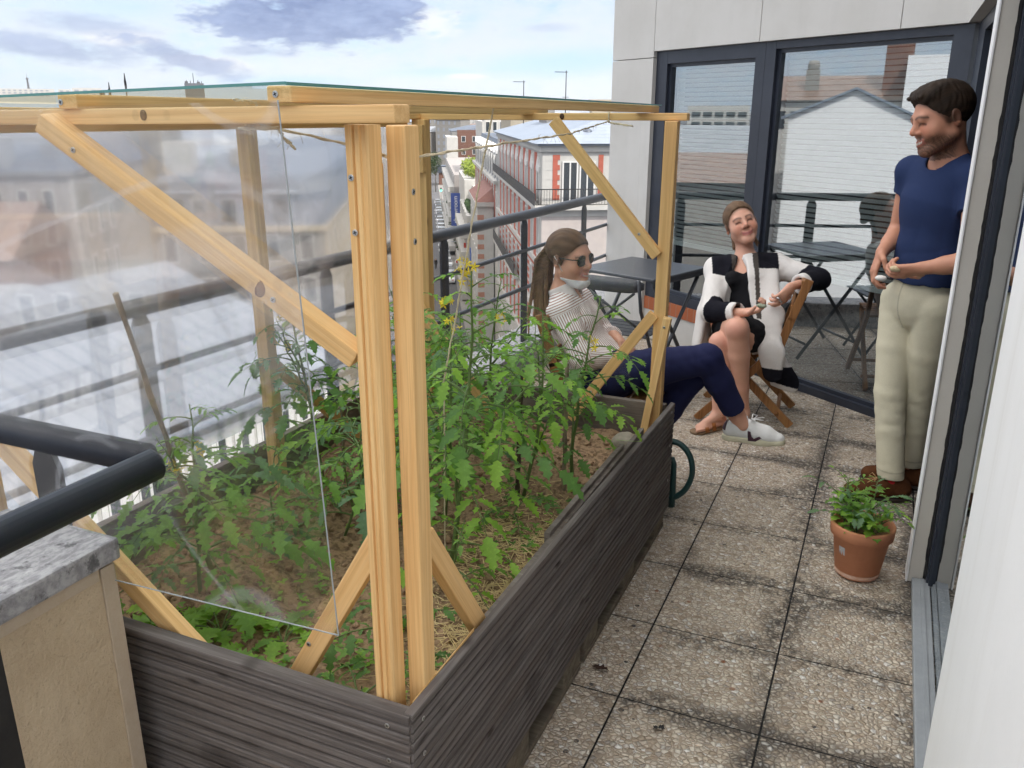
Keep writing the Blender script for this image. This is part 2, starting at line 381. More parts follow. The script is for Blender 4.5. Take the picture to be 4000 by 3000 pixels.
# ------------------------------------------------------------------ implicit surfaces for bodies and clothes
V3 = lambda *a: np.array(a, dtype=np.float32)
def unit(v): v = np.asarray(v, float); return v / (np.linalg.norm(v) + 1e-12)
class Sdf:
    def __init__(s, lo, hi, res):
        s.lo = np.array(lo, float); s.res = res
        s.n = np.ceil((np.array(hi, float) - s.lo) / res).astype(int) + 1
        s.a = np.full(s.n, .2, dtype=np.float32)
    def _blk(s, lo, hi):
        i0 = np.clip(np.floor((lo - s.lo) / s.res).astype(int), 0, s.n); i1 = np.clip(np.ceil((hi - s.lo) / s.res).astype(int) + 1, 0, s.n)
        if (i1 <= i0).any(): return None
        sl = tuple(slice(i0[k], i1[k]) for k in range(3))
        ax = [(s.lo[k] + s.res * np.arange(i0[k], i1[k])).astype(np.float32) for k in range(3)]
        return sl, ax[0][:, None, None], ax[1][None, :, None], ax[2][None, None, :]
    def _op(s, sl, d, k, op):
        a = s.a[sl]
        if op == 'add':
            if k > 0:
                h = np.maximum(k - np.abs(a - d), 0) / k; s.a[sl] = np.minimum(a, d) - h * h * k * .25
            else: s.a[sl] = np.minimum(a, d)
        elif op == 'sub':
            d = -d
            if k > 0:
                h = np.maximum(k - np.abs(a - d), 0) / k; s.a[sl] = np.maximum(a, d) + h * h * k * .25
            else: s.a[sl] = np.maximum(a, d)
    @staticmethod
    def _clip(d, X, Y, Z, clip):
        for (p, n) in clip:
            d = np.maximum(d, (X - p[0]) * n[0] + (Y - p[1]) * n[1] + (Z - p[2]) * n[2])
        return d
    def rc(s, a, b, ra, rb, k=.02, op='add', sq=None, clip=()):
        a = np.asarray(a, float); b = np.asarray(b, float); m = max(ra, rb) + .03 + k
        B = s._blk(np.minimum(a, b) - m, np.maximum(a, b) + m)
        if B is None: return s
        sl, X, Y, Z = B; px, py, pz = X - a[0], Y - a[1], Z - a[2]; q = b - a
        if sq is not None:
            n, f = unit(sq[0]), sq[1]; w = (px * n[0] + py * n[1] + pz * n[2]) * (f - 1)
            px, py, pz = px + w * n[0], py + w * n[1], pz + w * n[2]; q = q + n * (q @ n) * (f - 1)
        L = q @ q + 1e-9; t = np.clip((px * q[0] + py * q[1] + pz * q[2]) / L, 0, 1)
        d = np.sqrt((px - t * q[0]) ** 2 + (py - t * q[1]) ** 2 + (pz - t * q[2]) ** 2) - (ra + (rb - ra) * t)
        s._op(sl, s._clip(d, X, Y, Z, clip), k, op); return s
    def chain(s, pts, rs, k=.02, **kw):
        for i in range(len(pts) - 1): s.rc(pts[i], pts[i + 1], rs[i], rs[i + 1], k, **kw)
        return s
    def ell(s, c, r, R=None, k=.02, op='add', clip=()):
        c = np.asarray(c, float); r = np.asarray(r, float); m = r.max() + .03 + k
        B = s._blk(c - m, c + m)
        if B is None: return s
        sl, X, Y, Z = B; p = [X - c[0], Y - c[1], Z - c[2]]
        if R is not None:
            R = np.asarray(R, float); p = [p[0] * R[0, i] + p[1] * R[1, i] + p[2] * R[2, i] for i in range(3)]   # columns are axes
        k0 = np.sqrt((p[0] / r[0]) ** 2 + (p[1] / r[1]) ** 2 + (p[2] / r[2]) ** 2); k1 = np.sqrt((p[0] / r[0] ** 2) ** 2 + (p[1] / r[1] ** 2) ** 2 + (p[2] / r[2] ** 2) ** 2)
        s._op(sl, s._clip(k0 * (k0 - 1) / (k1 + 1e-6), X, Y, Z, clip), k, op); return s
    def half(s, p, n, k=.0):
        """keep the side where (x-p).n < 0"""
        ax = [(s.lo[i] + s.res * np.arange(s.n[i])).astype(np.float32) for i in range(3)]
        d = (ax[0][:, None, None] - p[0]) * n[0] + (ax[1][None, :, None] - p[1]) * n[1] + (ax[2][None, None, :] - p[2]) * n[2]
        s.a = np.maximum(s.a, d); return s
    def wrinkle(s, amp, freq, dirs, seed=0, mask=None):
        """soft folds: sums of warped sines"""
        rng = np.random.default_rng(seed)
        ax = [(s.lo[i] + s.res * np.arange(s.n[i])).astype(np.float32) for i in range(3)]
        X, Y, Z = ax[0][:, None, None], ax[1][None, :, None], ax[2][None, None, :]
        tot = 0
        for d in dirs:
            d = unit(d); o = rng.uniform(0, 6.28, 3); e = unit(rng.normal(size=3)); g_ = unit(rng.normal(size=3))
            w = np.sin((X * e[0] + Y * e[1] + Z * e[2]) * freq * .45 + o[1]) * 1.3 + np.sin((X * g_[0] + Y * g_[1] + Z * g_[2]) * freq * .8 + o[2]) * .7
            q_ = np.sin((X * d[0] + Y * d[1] + Z * d[2]) * freq + w + o[0]); tot = tot + (1 - 2 * np.abs(q_) ** .7) * .9
        tot = tot / len(dirs) * amp
        if mask is not None: tot = tot * mask(X, Y, Z)
        s.a = s.a + tot.astype(np.float32); return s
    def mesh(s):
        """surface nets"""
        a = s.a; a[0], a[-1], a[:, 0], a[:, -1], a[:, :, 0], a[:, :, -1] = [np.maximum(q, 1e-3) for q in (a[0], a[-1], a[:, 0], a[:, -1], a[:, :, 0], a[:, :, -1])]
        sg = a < 0; nx, ny, nz = a.shape
        cnt = np.zeros((nx - 1, ny - 1, nz - 1), np.uint8)
        for dx in (0, 1):
            for dy in (0, 1):
                for dz in (0, 1): cnt += sg[dx:nx - 1 + dx, dy:ny - 1 + dy, dz:nz - 1 + dz]
        act = np.argwhere((cnt > 0) & (cnt < 8))
        if len(act) == 0: return np.zeros((0, 3)), np.zeros((0, 4), int)
        idx = np.full(cnt.shape, -1, np.int32); idx[tuple(act.T)] = np.arange(len(act))
        acc = np.zeros((len(act), 3)); w = np.zeros(len(act))
        cor = [(0, 0, 0), (1, 0, 0), (0, 1, 0), (1, 1, 0), (0, 0, 1), (1, 0, 1), (0, 1, 1), (1, 1, 1)]
        val = [a[act[:, 0] + c[0], act[:, 1] + c[1], act[:, 2] + c[2]] for c in cor]
        for i in range(8):
            for j in range(i + 1, 8):
                ci, cj = np.array(cor[i]), np.array(cor[j])
                if np.abs(ci - cj).sum() != 1: continue
                m = (val[i] < 0) != (val[j] < 0); t = val[i] / (val[i] - val[j] + 1e-20)
                acc[m] += (ci + (cj - ci) * t[:, None])[m]; w[m] += 1
        v = s.lo + (act + acc / np.maximum(w, 1)[:, None]) * s.res
        faces = []
        for axis in range(3):
            o1, o2 = [(1, 2), (2, 0), (0, 1)][axis]
            A = np.moveaxis(sg, axis, 0); cr = np.argwhere(A[:-1] != A[1:])
            if len(cr) == 0: continue
            full = np.zeros((len(cr), 3), int); rest = [q for q in range(3) if q != axis]
            full[:, axis] = cr[:, 0]; full[:, rest[0]] = cr[:, 1]; full[:, rest[1]] = cr[:, 2]
            ok = (full[:, o1] > 0) & (full[:, o2] > 0) & (full[:, o1] < a.shape[o1] - 1) & (full[:, o2] < a.shape[o2] - 1); full = full[ok]
            s0 = sg[full[:, 0], full[:, 1], full[:, 2]]
            def cell(d1, d2):
                q = full.copy(); q[:, o1] += d1; q[:, o2] += d2; return idx[q[:, 0], q[:, 1], q[:, 2]]
            q = np.stack([cell(-1, -1), cell(0, -1), cell(0, 0), cell(-1, 0)], 1); q[~s0] = q[~s0][:, ::-1]
            faces.append(q)
        return v, np.concatenate(faces)
def sdf_obj(name, fld, mat_, parent=None, off=(0, 0, 0), color=None, attr=None, smooth_it=1):
    v, f = fld.mesh() if isinstance(fld, Sdf) else fld
    if smooth_it:
        for _ in range(smooth_it):
            s_ = np.zeros_like(v); c_ = np.zeros(len(v))
            for i in range(4):
                np.add.at(s_, f[:, i], v[f[:, (i + 1) % 4]]); np.add.at(c_, f[:, i], 1)
                np.add.at(s_, f[:, i], v[f[:, (i + 3) % 4]]); np.add.at(c_, f[:, i], 1)
            v = v * .5 + .5 * s_ / np.maximum(c_, 1)[:, None]
    me = bpy.data.meshes.new(name); n, m = len(v), len(f)
    me.vertices.add(n); me.vertices.foreach_set('co', (v - np.asarray(off)).astype(np.float32).ravel())
    me.loops.add(m * 4); me.loops.foreach_set('vertex_index', f.astype(np.int32).ravel())
    me.polygons.add(m); me.polygons.foreach_set('loop_start', np.arange(m, dtype=np.int32) * 4); me.polygons.foreach_set('loop_total', np.full(m, 4, np.int32))
    me.polygons.foreach_set('use_smooth', np.ones(m, bool)); me.update(calc_edges=True); me.validate()
    if color is not None:
        c = np.ones((n, 4), np.float32); c[:, :3] = color(v); at = me.color_attributes.new('Col', 'FLOAT_COLOR', 'POINT'); at.data.foreach_set('color', c.ravel())
    if attr is not None:
        at = me.attributes.new('st', 'FLOAT', 'POINT'); at.data.foreach_set('value', attr(v).astype(np.float32))
    me.materials.append(mat_)
    o = bpy.data.objects.new(name, me); COL.objects.link(o)
    if parent is not None: o.parent = parent
    return o
def vcol_mat(name, rough=.55, spec=.35, noise_amt=.12, nscale=60, sss=0.0, bstr=.0, bscale=300):
    def f(g, p, t):
        at = g.n('ShaderNodeAttribute', attribute_name='Col'); n = g.noise(coords(g), nscale, 4, .6)
        hs = g.n('ShaderNodeHueSaturation'); g.link(at.outputs[0], hs.inputs['Color']); g.link(g.math('ADD', 1 - noise_amt, g.math('MULTIPLY', n, noise_amt * 2)), hs.inputs['Value'])
        g.link(hs.outputs[0], p.inputs['Base Color'])
        if sss: p.inputs['Subsurface Weight'].default_value = sss; p.inputs['Subsurface Radius'].default_value = (.012, .005, .003); p.inputs['Subsurface Scale'].default_value = .5
        if bstr: bump(g, p, g.noise(coords(g), bscale, 3, .6), bstr, .002)
    return mat(name, (.5, .5, .5), rough, 0, spec, f)
M_skin = vcol_mat('skin', .5, .35, .06, 35, .12)
M_cloth = vcol_mat('woven cloth', .85, .15, .10, 220, 0, .25, 700)
def basis(F, U):
    """columns: right of the person, forward, up"""
    F = unit(F); U = np.asarray(U, float); U = unit(U - F * (U @ F)); Rr = np.cross(F, U); return np.stack([Rr, F, U], 1)
# ------------------------------------------------------------------ terrace floor
TX0, TY0, TS = -0.5484, 2.0233, 0.4
def paver_mat():
    def f(g, p, t):
        v = coords(g, 'Object'); x, y, z = g.sep(v)
        def edge(c, o):
            q = g.math('FRACT', g.math('DIVIDE', g.math('SUBTRACT', c, o), TS))
            return g.math('MULTIPLY', g.math('MINIMUM', q, g.math('SUBTRACT', 1.0, q)), TS)
        ex = edge(x, TX0); ey = edge(y, TY0)
        wob = g.noise(v, 7, 3, .5)
        # pebbles set in cement
        jv = g.vmath('ADD', v, g.vmath('MULTIPLY', g.noise(v, 60, 2, .5, out=1), (.006, .006, 0)))
        vo = g.n('ShaderNodeTexVoronoi', feature='F1'); g.link(g.mapping(jv, (1, 1.12, 1)), vo.inputs['Vector']); vo.inputs['Scale'].default_value = 64; vo.inputs['Randomness'].default_value = .95
        ve = g.n('ShaderNodeTexVoronoi', feature='DISTANCE_TO_EDGE'); g.link(g.mapping(jv, (1, 1.12, 1)), ve.inputs['Vector']); ve.inputs['Scale'].default_value = 64; ve.inputs['Randomness'].default_value = .95
        vo2 = g.n('ShaderNodeTexVoronoi', feature='F1'); g.link(jv, vo2.inputs['Vector']); vo2.inputs['Scale'].default_value = 41
        cr, cg, cb = g.sep(vo.outputs['Color'])
        peb = g.ramp(cr, [(0, (.35, .275, .20)), (.2, (.56, .47, .365)), (.42, (.68, .60, .49)), (.62, (.49, .415, .335)), (.8, (.75, .69, .59)), (.93, (.36, .32, .28)), (.972, (.82, .79, .74))])
        bigr = g.sep(vo2.outputs['Color'])[1]
        odd = g.math('MULTIPLY', g.ss(bigr, .952, .956), g.ss(vo2.outputs['Distance'], .36, .30))
        peb = g.mix(odd, peb, g.ramp(g.sep(vo2.outputs['Color'])[0], [(0, (.045, .045, .05)), (.72, (.06, .055, .055)), (.76, (.30, .12, .06)), (.86, (.82, .80, .77))], 'CONSTANT'))
        peb = g.mix(g.math('MULTIPLY', cg, .28), peb, (.48, .41, .33))
        gapm = g.ss(ve.outputs['Distance'], .13, .02)
        c = g.mix(g.math('MULTIPLY', gapm, .75), peb, (.26, .20, .145))
        # black lichen and dirt creeping in from the joints
        nz = g.noise(v, 3.1, 6, .65); nf = g.noise(v, 24, 5, .7); nl = g.noise(v, .9, 2, .5)
        col_i = g.math('FLOOR', g.math('DIVIDE', g.math('SUBTRACT', x, TX0), TS))
        mid = g.math('ADD', g.math('MULTIPLY', g.math('SUBTRACT', nz, .5), .26), g.math('MULTIPLY', g.math('SUBTRACT', nf, .5), .10))
        wet = g.math('ADD', .024, g.math('MULTIPLY', g.ss(x, -.75, -.35), .040))
        sy = g.ss(g.math('ADD', ey, mid), g.math('ADD', wet, .034), g.math('SUBTRACT', wet, .040))
        jb = g.math('ABSOLUTE', g.math('SUBTRACT', x, TX0 + TS))
        sb = g.ss(g.math('ADD', jb, mid), .115, -.005)
        rw = g.ss(g.math('ADD', g.math('SUBTRACT', .24, x), mid), .085, -.01)
        la = g.ss(g.math('ADD', ex, mid), .045, -.01)
        st = g.math('MAXIMUM', g.math('MAXIMUM', g.math('MULTIPLY', sy, .92), sb), g.math('MAXIMUM', rw, g.math('MULTIPLY', la, .55)))
        st = g.math('MULTIPLY', st, g.ss(g.math('ADD', nl, g.math('MULTIPLY', g.math('SUBTRACT', nf, .5), .9)), .30, .58))
        st = g.math('MULTIPLY', st, g.math('ADD', .42, g.math('MULTIPLY', g.ss(ve.outputs['Distance'], .40, .06), .58)))
        c = g.mix(g.math('MULTIPLY', st, .90), c, (.032, .030, .030))
        c = g.mix(g.math('MULTIPLY', g.ss(nl, .5, .75), .25), c, (.30, .235, .17))
        jn = g.math('MAXIMUM', g.ss(ex, .0035, .0018), g.ss(g.math('ADD', ey, g.math('MULTIPLY', g.math('SUBTRACT', wob, .5), .003)), .0028, .0012))
        c = g.mix(jn, c, (.010, .010, .010))
        g.link(c, p.inputs['Base Color'])
        h = g.math('SUBTRACT', g.ss(ve.outputs['Distance'], 0, .34), g.math('MULTIPLY', jn, 2.0))
        bump(g, p, h, .9, .006)
    return mat('exposed aggregate pavers', (.4, .33, .25), .8, 0, .3, f)
M_paver = paver_mat()
fl = MB(); fl.box((-2.05, -1.2, -.25), (.60, 7.0, 0))
struct(fl, 'terrace_floor', M_paver)

# ------------------------------------------------------------------ our own building round the terrace
HB = thing('terrace_building', 'pale stone apartment storey with dark framed windows and blinds behind the terrace', 'building', (.171, 4.746, 0))
fu = Vector((-.7976, .6032, 0)); fn_ = Vector((-.6032, -.7976, 0))
FM = Matrix((fu, fn_, Vector((0, 0, 1)))).transposed().to_4x4()      # local: s along facade, y outward, z up
def wall_parts():
    b = MB()
    # stone panels with open joints over a backing
    for (s0, s1, z0, z1) in ((2.246, 2.724, -3.2, -.62), (2.246, 2.724, -.615, 1.968), (2.246, 2.724, 1.973, 9.0),
                             (1.256, 2.241, 2.012, 9.0), (.30, 1.251, 2.012, 9.0), (-.40, .295, 2.012, 9.0)):
        b.box((s0, -.05, z0), (s1, 0, z1), bev=.002)
    b.box((2.25, -.30, -3.2), (2.722, -.052, 9.0)); b.box((-.4, -.30, 2.014), (2.244, -.052, 9.0))
    b.box((2.60, -6, -3.2), (2.720, -.302, 9.0))
    b.build('wall', M_stone, HB, FM)
    b = MB()
    b.box((1.18, -.2, .0), (2.244, -.03, .215)); b.build('plinth', M_stone, HB, FM)
    b = MB(); b.box((1.18, -.2, .217), (2.243, -.022, .308))
    b.build('sill', M_brick, HB, FM)
def brick_mat():
    def f(g, p, t):
        br = g.n('ShaderNodeTexBrick'); g.link(coords(g), br.inputs['Vector']); br.inputs['Scale'].default_value = 8
        br.inputs['Color1'].default_value = (.42, .13, .055, 1); br.inputs['Color2'].default_value = (.34, .10, .045, 1); br.inputs['Mortar'].default_value = (.3, .2, .15, 1)
        g.link(br.outputs[0], p.inputs['Base Color'])
    return mat('orange brick', (.4, .12, .05), .8, 0, .3, f)
M_brick = brick_mat()
wall_parts()
M_beige_stone = stone_cladding('beige cut stone', (.62, .585, .525), (.56, .525, .465), .3, (.44, .40, .35))
def win_glass():
    m = bpy.data.materials.new('reflective window glass'); m.use_nodes = True; t = m.node_tree; t.nodes.clear(); g = NG(t)
    gl = g.n('ShaderNodeBsdfGlossy'); gl.inputs['Color'].default_value = (.93, .97, 1.0, 1); gl.inputs['Roughness'].default_value = 0
    tr = g.n('ShaderNodeBsdfTransparent'); tr.inputs['Color'].default_value = (.80, .84, .84, 1)
    lw = g.n('ShaderNodeFresnel'); lw.inputs['IOR'].default_value = 1.5
    f_ = g.math('ADD', .36, g.math('MULTIPLY', lw.outputs[0], .6), clamp=True)
    geo = g.n('ShaderNodeNewGeometry').outputs['Backfacing']
    f_ = g.math('MULTIPLY', f_, g.math('SUBTRACT', 1.0, geo))
    ms = g.n('ShaderNodeMixShader'); g.link(f_, ms.inputs[0]); g.link(tr.outputs[0], ms.inputs[1]); g.link(gl.outputs[0], ms.inputs[2])
    o = g.n('ShaderNodeOutputMaterial'); g.link(ms.outputs[0], o.inputs[0]); return m
M_wglass = win_glass()
M_blind = mat('white venetian slats', (.82, .84, .83), .55)
def window(s0, s1, z0, z1, gs0, gs1, gz0, gz1, blind_z):
    """frame from s0..s1 with a single pane gs0..gs1"""
    f = MB(); yo = -.03
    f.box((s0, -.13, z0), (gs0, yo, z1)); f.box((gs1, -.13, z0), (s1, yo, z1))
    f.box((gs0, -.13, gz1), (gs1, yo - .001, z1)); f.box((gs0, -.13, z0), (gs1, yo - .001, gz0))
    # inner rebate
    e = .022
    for a, b in (((gs0 - .0, -.05, gz0), (gs0 + e, -.045, gz1)),): pass
    for (a0, a1, c0, c1) in ((gs0, gs0 + e, gz0, gz1), (gs1 - e, gs1, gz0, gz1), (gs0 + e, gs1 - e, gz1 - e, gz1), (gs0 + e, gs1 - e, gz0, gz0 + e)):
        f.box((a0, -.09, c0), (a1, -.055, c1))
    w = f.build('window', M_frame, HB, FM)
    p = MB(); p.box((gs0 + .01, -.078, gz0 + .01), (gs1 - .01, -.070, gz1 - .01)); p.build('pane', M_wglass, w)
    b = MB(); z = blind_z; 
    while z < gz1 - .01:
        b.add([(gs0 + .03, -.128, z + .003), (gs1 - .03, -.128, z + .003), (gs1 - .03, -.111, z + .024), (gs0 + .03, -.111, z + .024),
               (gs0 + .03, -.129, z + .004), (gs1 - .03, -.129, z + .004), (gs1 - .03, -.112, z + .025), (gs0 + .03, -.112, z + .025)], [(0, 1, 2, 3), (7, 6, 5, 4), (0, 4, 5, 1), (3, 2, 6, 7)]); z += .0295
    b.box((gs0 + .03, -.13, blind_z - .03), (gs1 - .03, -.108, blind_z)); b.build('blind', M_blind, w)
window(-.08, 1.224, 0.0, 2.01, .021, 1.144, .045, 1.968, .70)
window(1.226, 2.245, .31, 2.011, 1.304, 2.130, .37, 1.928, .74)
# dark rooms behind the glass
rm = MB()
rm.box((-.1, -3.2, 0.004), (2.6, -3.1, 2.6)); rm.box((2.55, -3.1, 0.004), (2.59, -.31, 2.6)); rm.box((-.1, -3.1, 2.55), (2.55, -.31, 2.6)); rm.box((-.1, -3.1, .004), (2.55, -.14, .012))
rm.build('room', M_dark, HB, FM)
# right hand facade (plane x = .22)
IM = Matrix.Translation(Vector((-.171, -4.746, 0)))
b = MB(); b.box((.2245, 3.06, 0.002), (.272, 3.15, 2.05), bev=.002)
b.box((.272, 3.09, .002), (.52, 3.15, 2.05)); b.build('pier', M_beige_stone, HB, IM)
b = MB(); b.box((.2175, 3.054, 0.002), (.224, 3.153, 2.05), bev=.002); b.build('pier_cladding', M_white_stone, HB, IM)
b = MB()
prev = None
for i in range(97):
    z = .10 + i * .02; w = .010 + .008 * mnoise.noise((i * .11, 0, 3)) + .007 * mnoise.noise((i * .37, 7, 3)) + .007 * mnoise.noise((i * 1.3, 4, 3))
    cur = (.2745 - max(.001, w) * .42, z)
    if prev: b.add([(prev[0], 3.0525, prev[1]), (.280, 3.0525, prev[1]), (.280, 3.0525, z), (cur[0], 3.0525, z), (prev[0], 3.0595, prev[1]), (.280, 3.0595, prev[1]), (.280, 3.0595, z), (cur[0], 3.0595, z)], [(0, 1, 2, 3), (7, 6, 5, 4), (0, 4, 5, 1), (3, 2, 6, 7), (0, 3, 7, 4), (1, 5, 6, 2)])
    prev = cur
b.box((.2722, 3.05, .002), (.279, 3.088, 2.05)); b.build('seal', M_rubber, HB, IM)
b = MB(); b.box((.2802, 3.02, .03), (.36, 3.085, 2.05)); b.box((.312, 1.7, 1.99), (.358, 3.02, 2.05)); b.box((.288, 3.0, .03), (.36, 3.018, 1.99))
b.build('frame', M_frame, HB, IM)
b = MB(); b.box((.295, 1.62, .032), (.303, 2.999, 1.99)); b.build('pane', M_wglass, HB, IM)
b = MB(); b.box((.236, 1.7, .002), (.294, 3.045, .03), bev=.004); b.box((.262, 1.7, .03), (.275, 3.04, .034)); b.build('threshold', M_alu, HB, IM)
b = MB(); b.box((.222, -1.2, .004), (.60, 1.78, 9.0), bev=.004); b.build('wall_panel', M_white_stone, HB, IM)
b = MB(); b.box((.222, 1.785, 2.052), (.60, 3.15, 9.0)); b.box((.222, 3.155, 2.012), (.60, 4.72, 9.0)); b.build('lintel', M_stone, HB, IM)
b = MB(); b.box((.27, 4.30, .002), (.36, 4.68, 2.01)); b.box((.27, 3.16, 1.95), (.36, 4.30, 2.01)); b.box((.27, 3.151, .002), (.36, 3.19, 1.95)); b.box((.27, 3.19, .002), (.36, 4.3, .022)); b.build('door_frame', M_frame, HB, IM)
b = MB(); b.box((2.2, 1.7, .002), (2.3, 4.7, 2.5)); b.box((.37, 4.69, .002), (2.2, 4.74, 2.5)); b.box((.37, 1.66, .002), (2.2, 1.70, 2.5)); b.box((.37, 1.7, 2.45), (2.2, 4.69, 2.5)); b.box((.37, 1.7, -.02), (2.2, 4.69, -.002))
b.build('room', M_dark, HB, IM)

# ------------------------------------------------------------------ parapet, kerb and railings
PW = thing('parapet_wall', 'rough beige parapet wall with lichen stained grey cap beside the planter', 'wall', (-1.45, .6, 0))
b = MB(); b.box((-.175, -1.8, -.3), (.112, .455, .772))
b.build('wall', M_render, PW)
b = MB(); b.box((.112, .425, -.3), (.118, .458, .765), bev=.002); b.box((.1125, -1.8, .742), (.116, .42, .772), bev=.001); b.build('corner_bead', speckled('pale corner render', (.52, .44, .34), (.46, .37, .27), 20, .85, .3, .004), PW)
b = MB(); b.box((-.19, -1.8, .774), (.131, .466, .82), bev=.006); b.build('cap', M_cap, PW)

KB = thing('roof_kerb', 'low grey stained roof kerb under the far railing', 'kerb', (-2.15, 4, 0))
b = MB(); b.box((-.12, -2.6, -1.5), (.14, 2.85, .19), bev=.01); b.build('kerb_body', M_cap, KB)

def railing(name, label, pts_top, heights, posts, parent_loc, group='dark metal terrace railings', r=.030):
    T = thing(name, label, 'railing', parent_loc, 0, group)
    o = Vector(parent_loc)
    a, c = Vector(pts_top[0]), Vector(pts_top[1])
    b = MB(); b.tube([a - o, c - o], r, 20); b.build('handrail', M_rail, T)
    for h in heights:
        b = MB(); b.tube([a - o + Vector((0, 0, h)), c - o + Vector((0, 0, h))], .013, 10); b.build('rail', M_rail, T)
    dirv = (c - a).normalized()
    for (f, z0) in posts:
        q = a + (c - a) * f - o
        b = MB(); n_ = Vector((-dirv.y, dirv.x, 0)); Mx = Matrix((dirv, n_, Vector((0, 0, 1)))).transposed().to_4x4(); Mx.translation = q
        b.prism([(-.036, z0), (.036, z0), (.036, -.06), (.022, -.03), (-.022, -.03), (-.036, -.06)], .012, Mx @ Matrix(((1, 0, 0, 0), (0, 0, -1, .006), (0, 1, 0, 0), (0, 0, 0, 1))))
        b.build('post', M_rail if r < .0301 and 'terrace' in name else M_black, T)
    return T
def rx(y): return -2.36 + .0545 * y
ys = (2.03, 3.0, 3.98, 4.95, 5.94, 6.68)
A = Vector((rx(.6), .6, 1.0)); Bv = Vector((rx(6.72), 6.72, 1.0))
railing('terrace_railing', 'long dark grey terrace railing running from the greenhouse side to the stone pier', (A, Bv), (-.22, -.46), [((y - .6) / 6.12, -1.05) for y in (1.05,) + ys], (rx(3.5), 3.5, 0))
railing('corner_railing', 'thick dark handrail tube running along the beige parapet cap', ((-1.19, -1.0, 1.0), (-1.19, 1.060, 1.0)), (), [(.815, -.42), (.3, -.42)], (-1.19, .4, .6))
railing('corner_railing', 'dark handrail tube running crossways from the parapet corner beyond its end', ((-3.2, 1.075, 1.0), (-1.225, 1.075, 1.0)), (), [(.86, -.5), (.3, -.5)], (-2.2, 1.075, .6))

# ------------------------------------------------------------------ raised planter
PL = thing('raised_planter', 'weathered grey wooden raised planter full of soil on pallets', 'planter', (-1.295, 2.14, 0))
PO = Vector((-1.295, 2.14, 0))
def ribbed_board(L, h, th, n):
    """length along X, ribs on the -Y face, z from 0..h"""
    pr = []
    for i in range(n):
        z0 = i * h / n; z1 = (i + 1) * h / n; q = .0034
        pr += [(.0125, z0 + .0002), (.0012, z0 + q * .8), (0, z0 + q * 1.5), (0, z1 - q * 1.5), (.0012, z1 - q * .8), (.0125, z1 - .0002)]
    poly = pr + [(th, h), (th, 0)]
    b = MB(); m_ = len(poly)
    vs = [(0, y, z) for y, z in poly] + [(L, y, z) for y, z in poly]
    fs = [tuple(range(m_)), tuple(range(2 * m_ - 1, m_ - 1, -1))] + [(i, m_ + i, m_ + (i + 1) % m_, (i + 1) % m_) for i in range(m_)]
    b.add(vs, fs); return b
def put_board(a, bpt, zt0, zt1, h, nrib, mat_, name, th=.028, parent=PL, off=PO, plain=False):
    """board whose outer (-Y local) face runs from a to b (xy), top edge from zt0 to zt1"""
    a = Vector((*a, zt0 - h)); c = Vector((*bpt, zt1 - h))
    L = (c - a).length; x = (c - a).normalized(); y = Vector((0, 0, 1)).cross(x).normalized(); z = x.cross(y)
    Mx = Matrix((x, y, z)).transposed().to_4x4(); Mx.translation = a - off
    if plain:
        b = MB(); b.box((0, 0, 0), (L, th, h), bev=.002)
    else: b = ribbed_board(L, h, th, nrib)
    return b.build(name, mat_, parent, Mx)
x0, x1, y0, y1 = -1.915, -.689, 1.109, 3.185
hs = .152
for i in range(3):
    dz = i * (hs + .001)
    put_board((x0, y0), (x1 - .006, y0), .570 - dz, .563 - dz, hs, 7, M_deck, 'side_board')                      # front
    put_board((x1, y0 + .004), (x1, y1), .566 - dz, .517 - dz, hs, 7, M_deck, 'side_board', th=.017)                       # right, outer face +X
for i in range(2):
    put_board((x1 - .03, y1 - .002), (x0, y1 - .002), .513 - i * .203, .508 - i * .203, .2, 1, M_deck2, 'side_board', plain=True)   # far
for i in range(3):
    put_board((x0 + .001, y1 - .03), (x0 + .001, y0 + .03), .505 - i * .153, .535 - i * .153, .15, 1, M_deck2, 'side_board', plain=True)   # left
b = MB(); b.box((x1 - .034, y0 + .16, .36), (x1 - .019, y1 - .4, .545)); 
Mb = Matrix.Translation(-PO); b.build('lining_board', M_deck2, PL, Mb)
b = MB(); b.box((x1 - .0345, y0 + .09, .30), (x1 - .0178, y0 + .155, .552)); b.box((x1 - .019, y0 + .04, .553), (x1 - .0175, y0 + .30, .566)); b.build('corner_batten', M_pine2, PL, Mb)
b = MB(); b.box((x1 - .045, y0 + .33, .40), (x1 - .030, y0 + 1.02, .558)); o = b.build('lining_board', M_deck2, PL, Matrix.Translation(-PO + Vector((-.001, .0, 0)) + Vector((0, .45, 0))))
# screws in the corner ends
sc_me = MB(); sc_me.lathe([(0, -.001), (.0052, -.001), (.0052, .0006), (.0046, .0010), (0, .0010)], 14, smooth=False); sc_me.cur = 1
for a_ in (.4, .4 + math.pi / 2): sc_me.box((-.0030, -.0007, .0009), (.0030, .0007, .0013), Matrix.Rotation(a_, 4, 'Z'))
sc0 = sc_me.build('screw', [M_steel, M_black], PL); first = [True]
def screw(pos, nrm, parent, off):
    o = sc0 if first[0] else sc0.copy()
    if not first[0]: COL.objects.link(o)
    first[0] = False
    o.parent = parent
    q = Vector(nrm).to_track_quat('Z', 'Y').to_matrix().to_4x4(); q.translation = Vector(pos) - Vector(off)
    o.matrix_local = q; return o
for z in (.53, .45, .37, .29): 
    screw((x1 - .052, y0, z), (0, -1, 0), PL, PO); screw((x1, y0 + .045, z), (1, 0, 0), PL, PO)
for z in (.49, .35, .2): screw((x1, y1 - .045, z), (1, 0, 0), PL, PO)
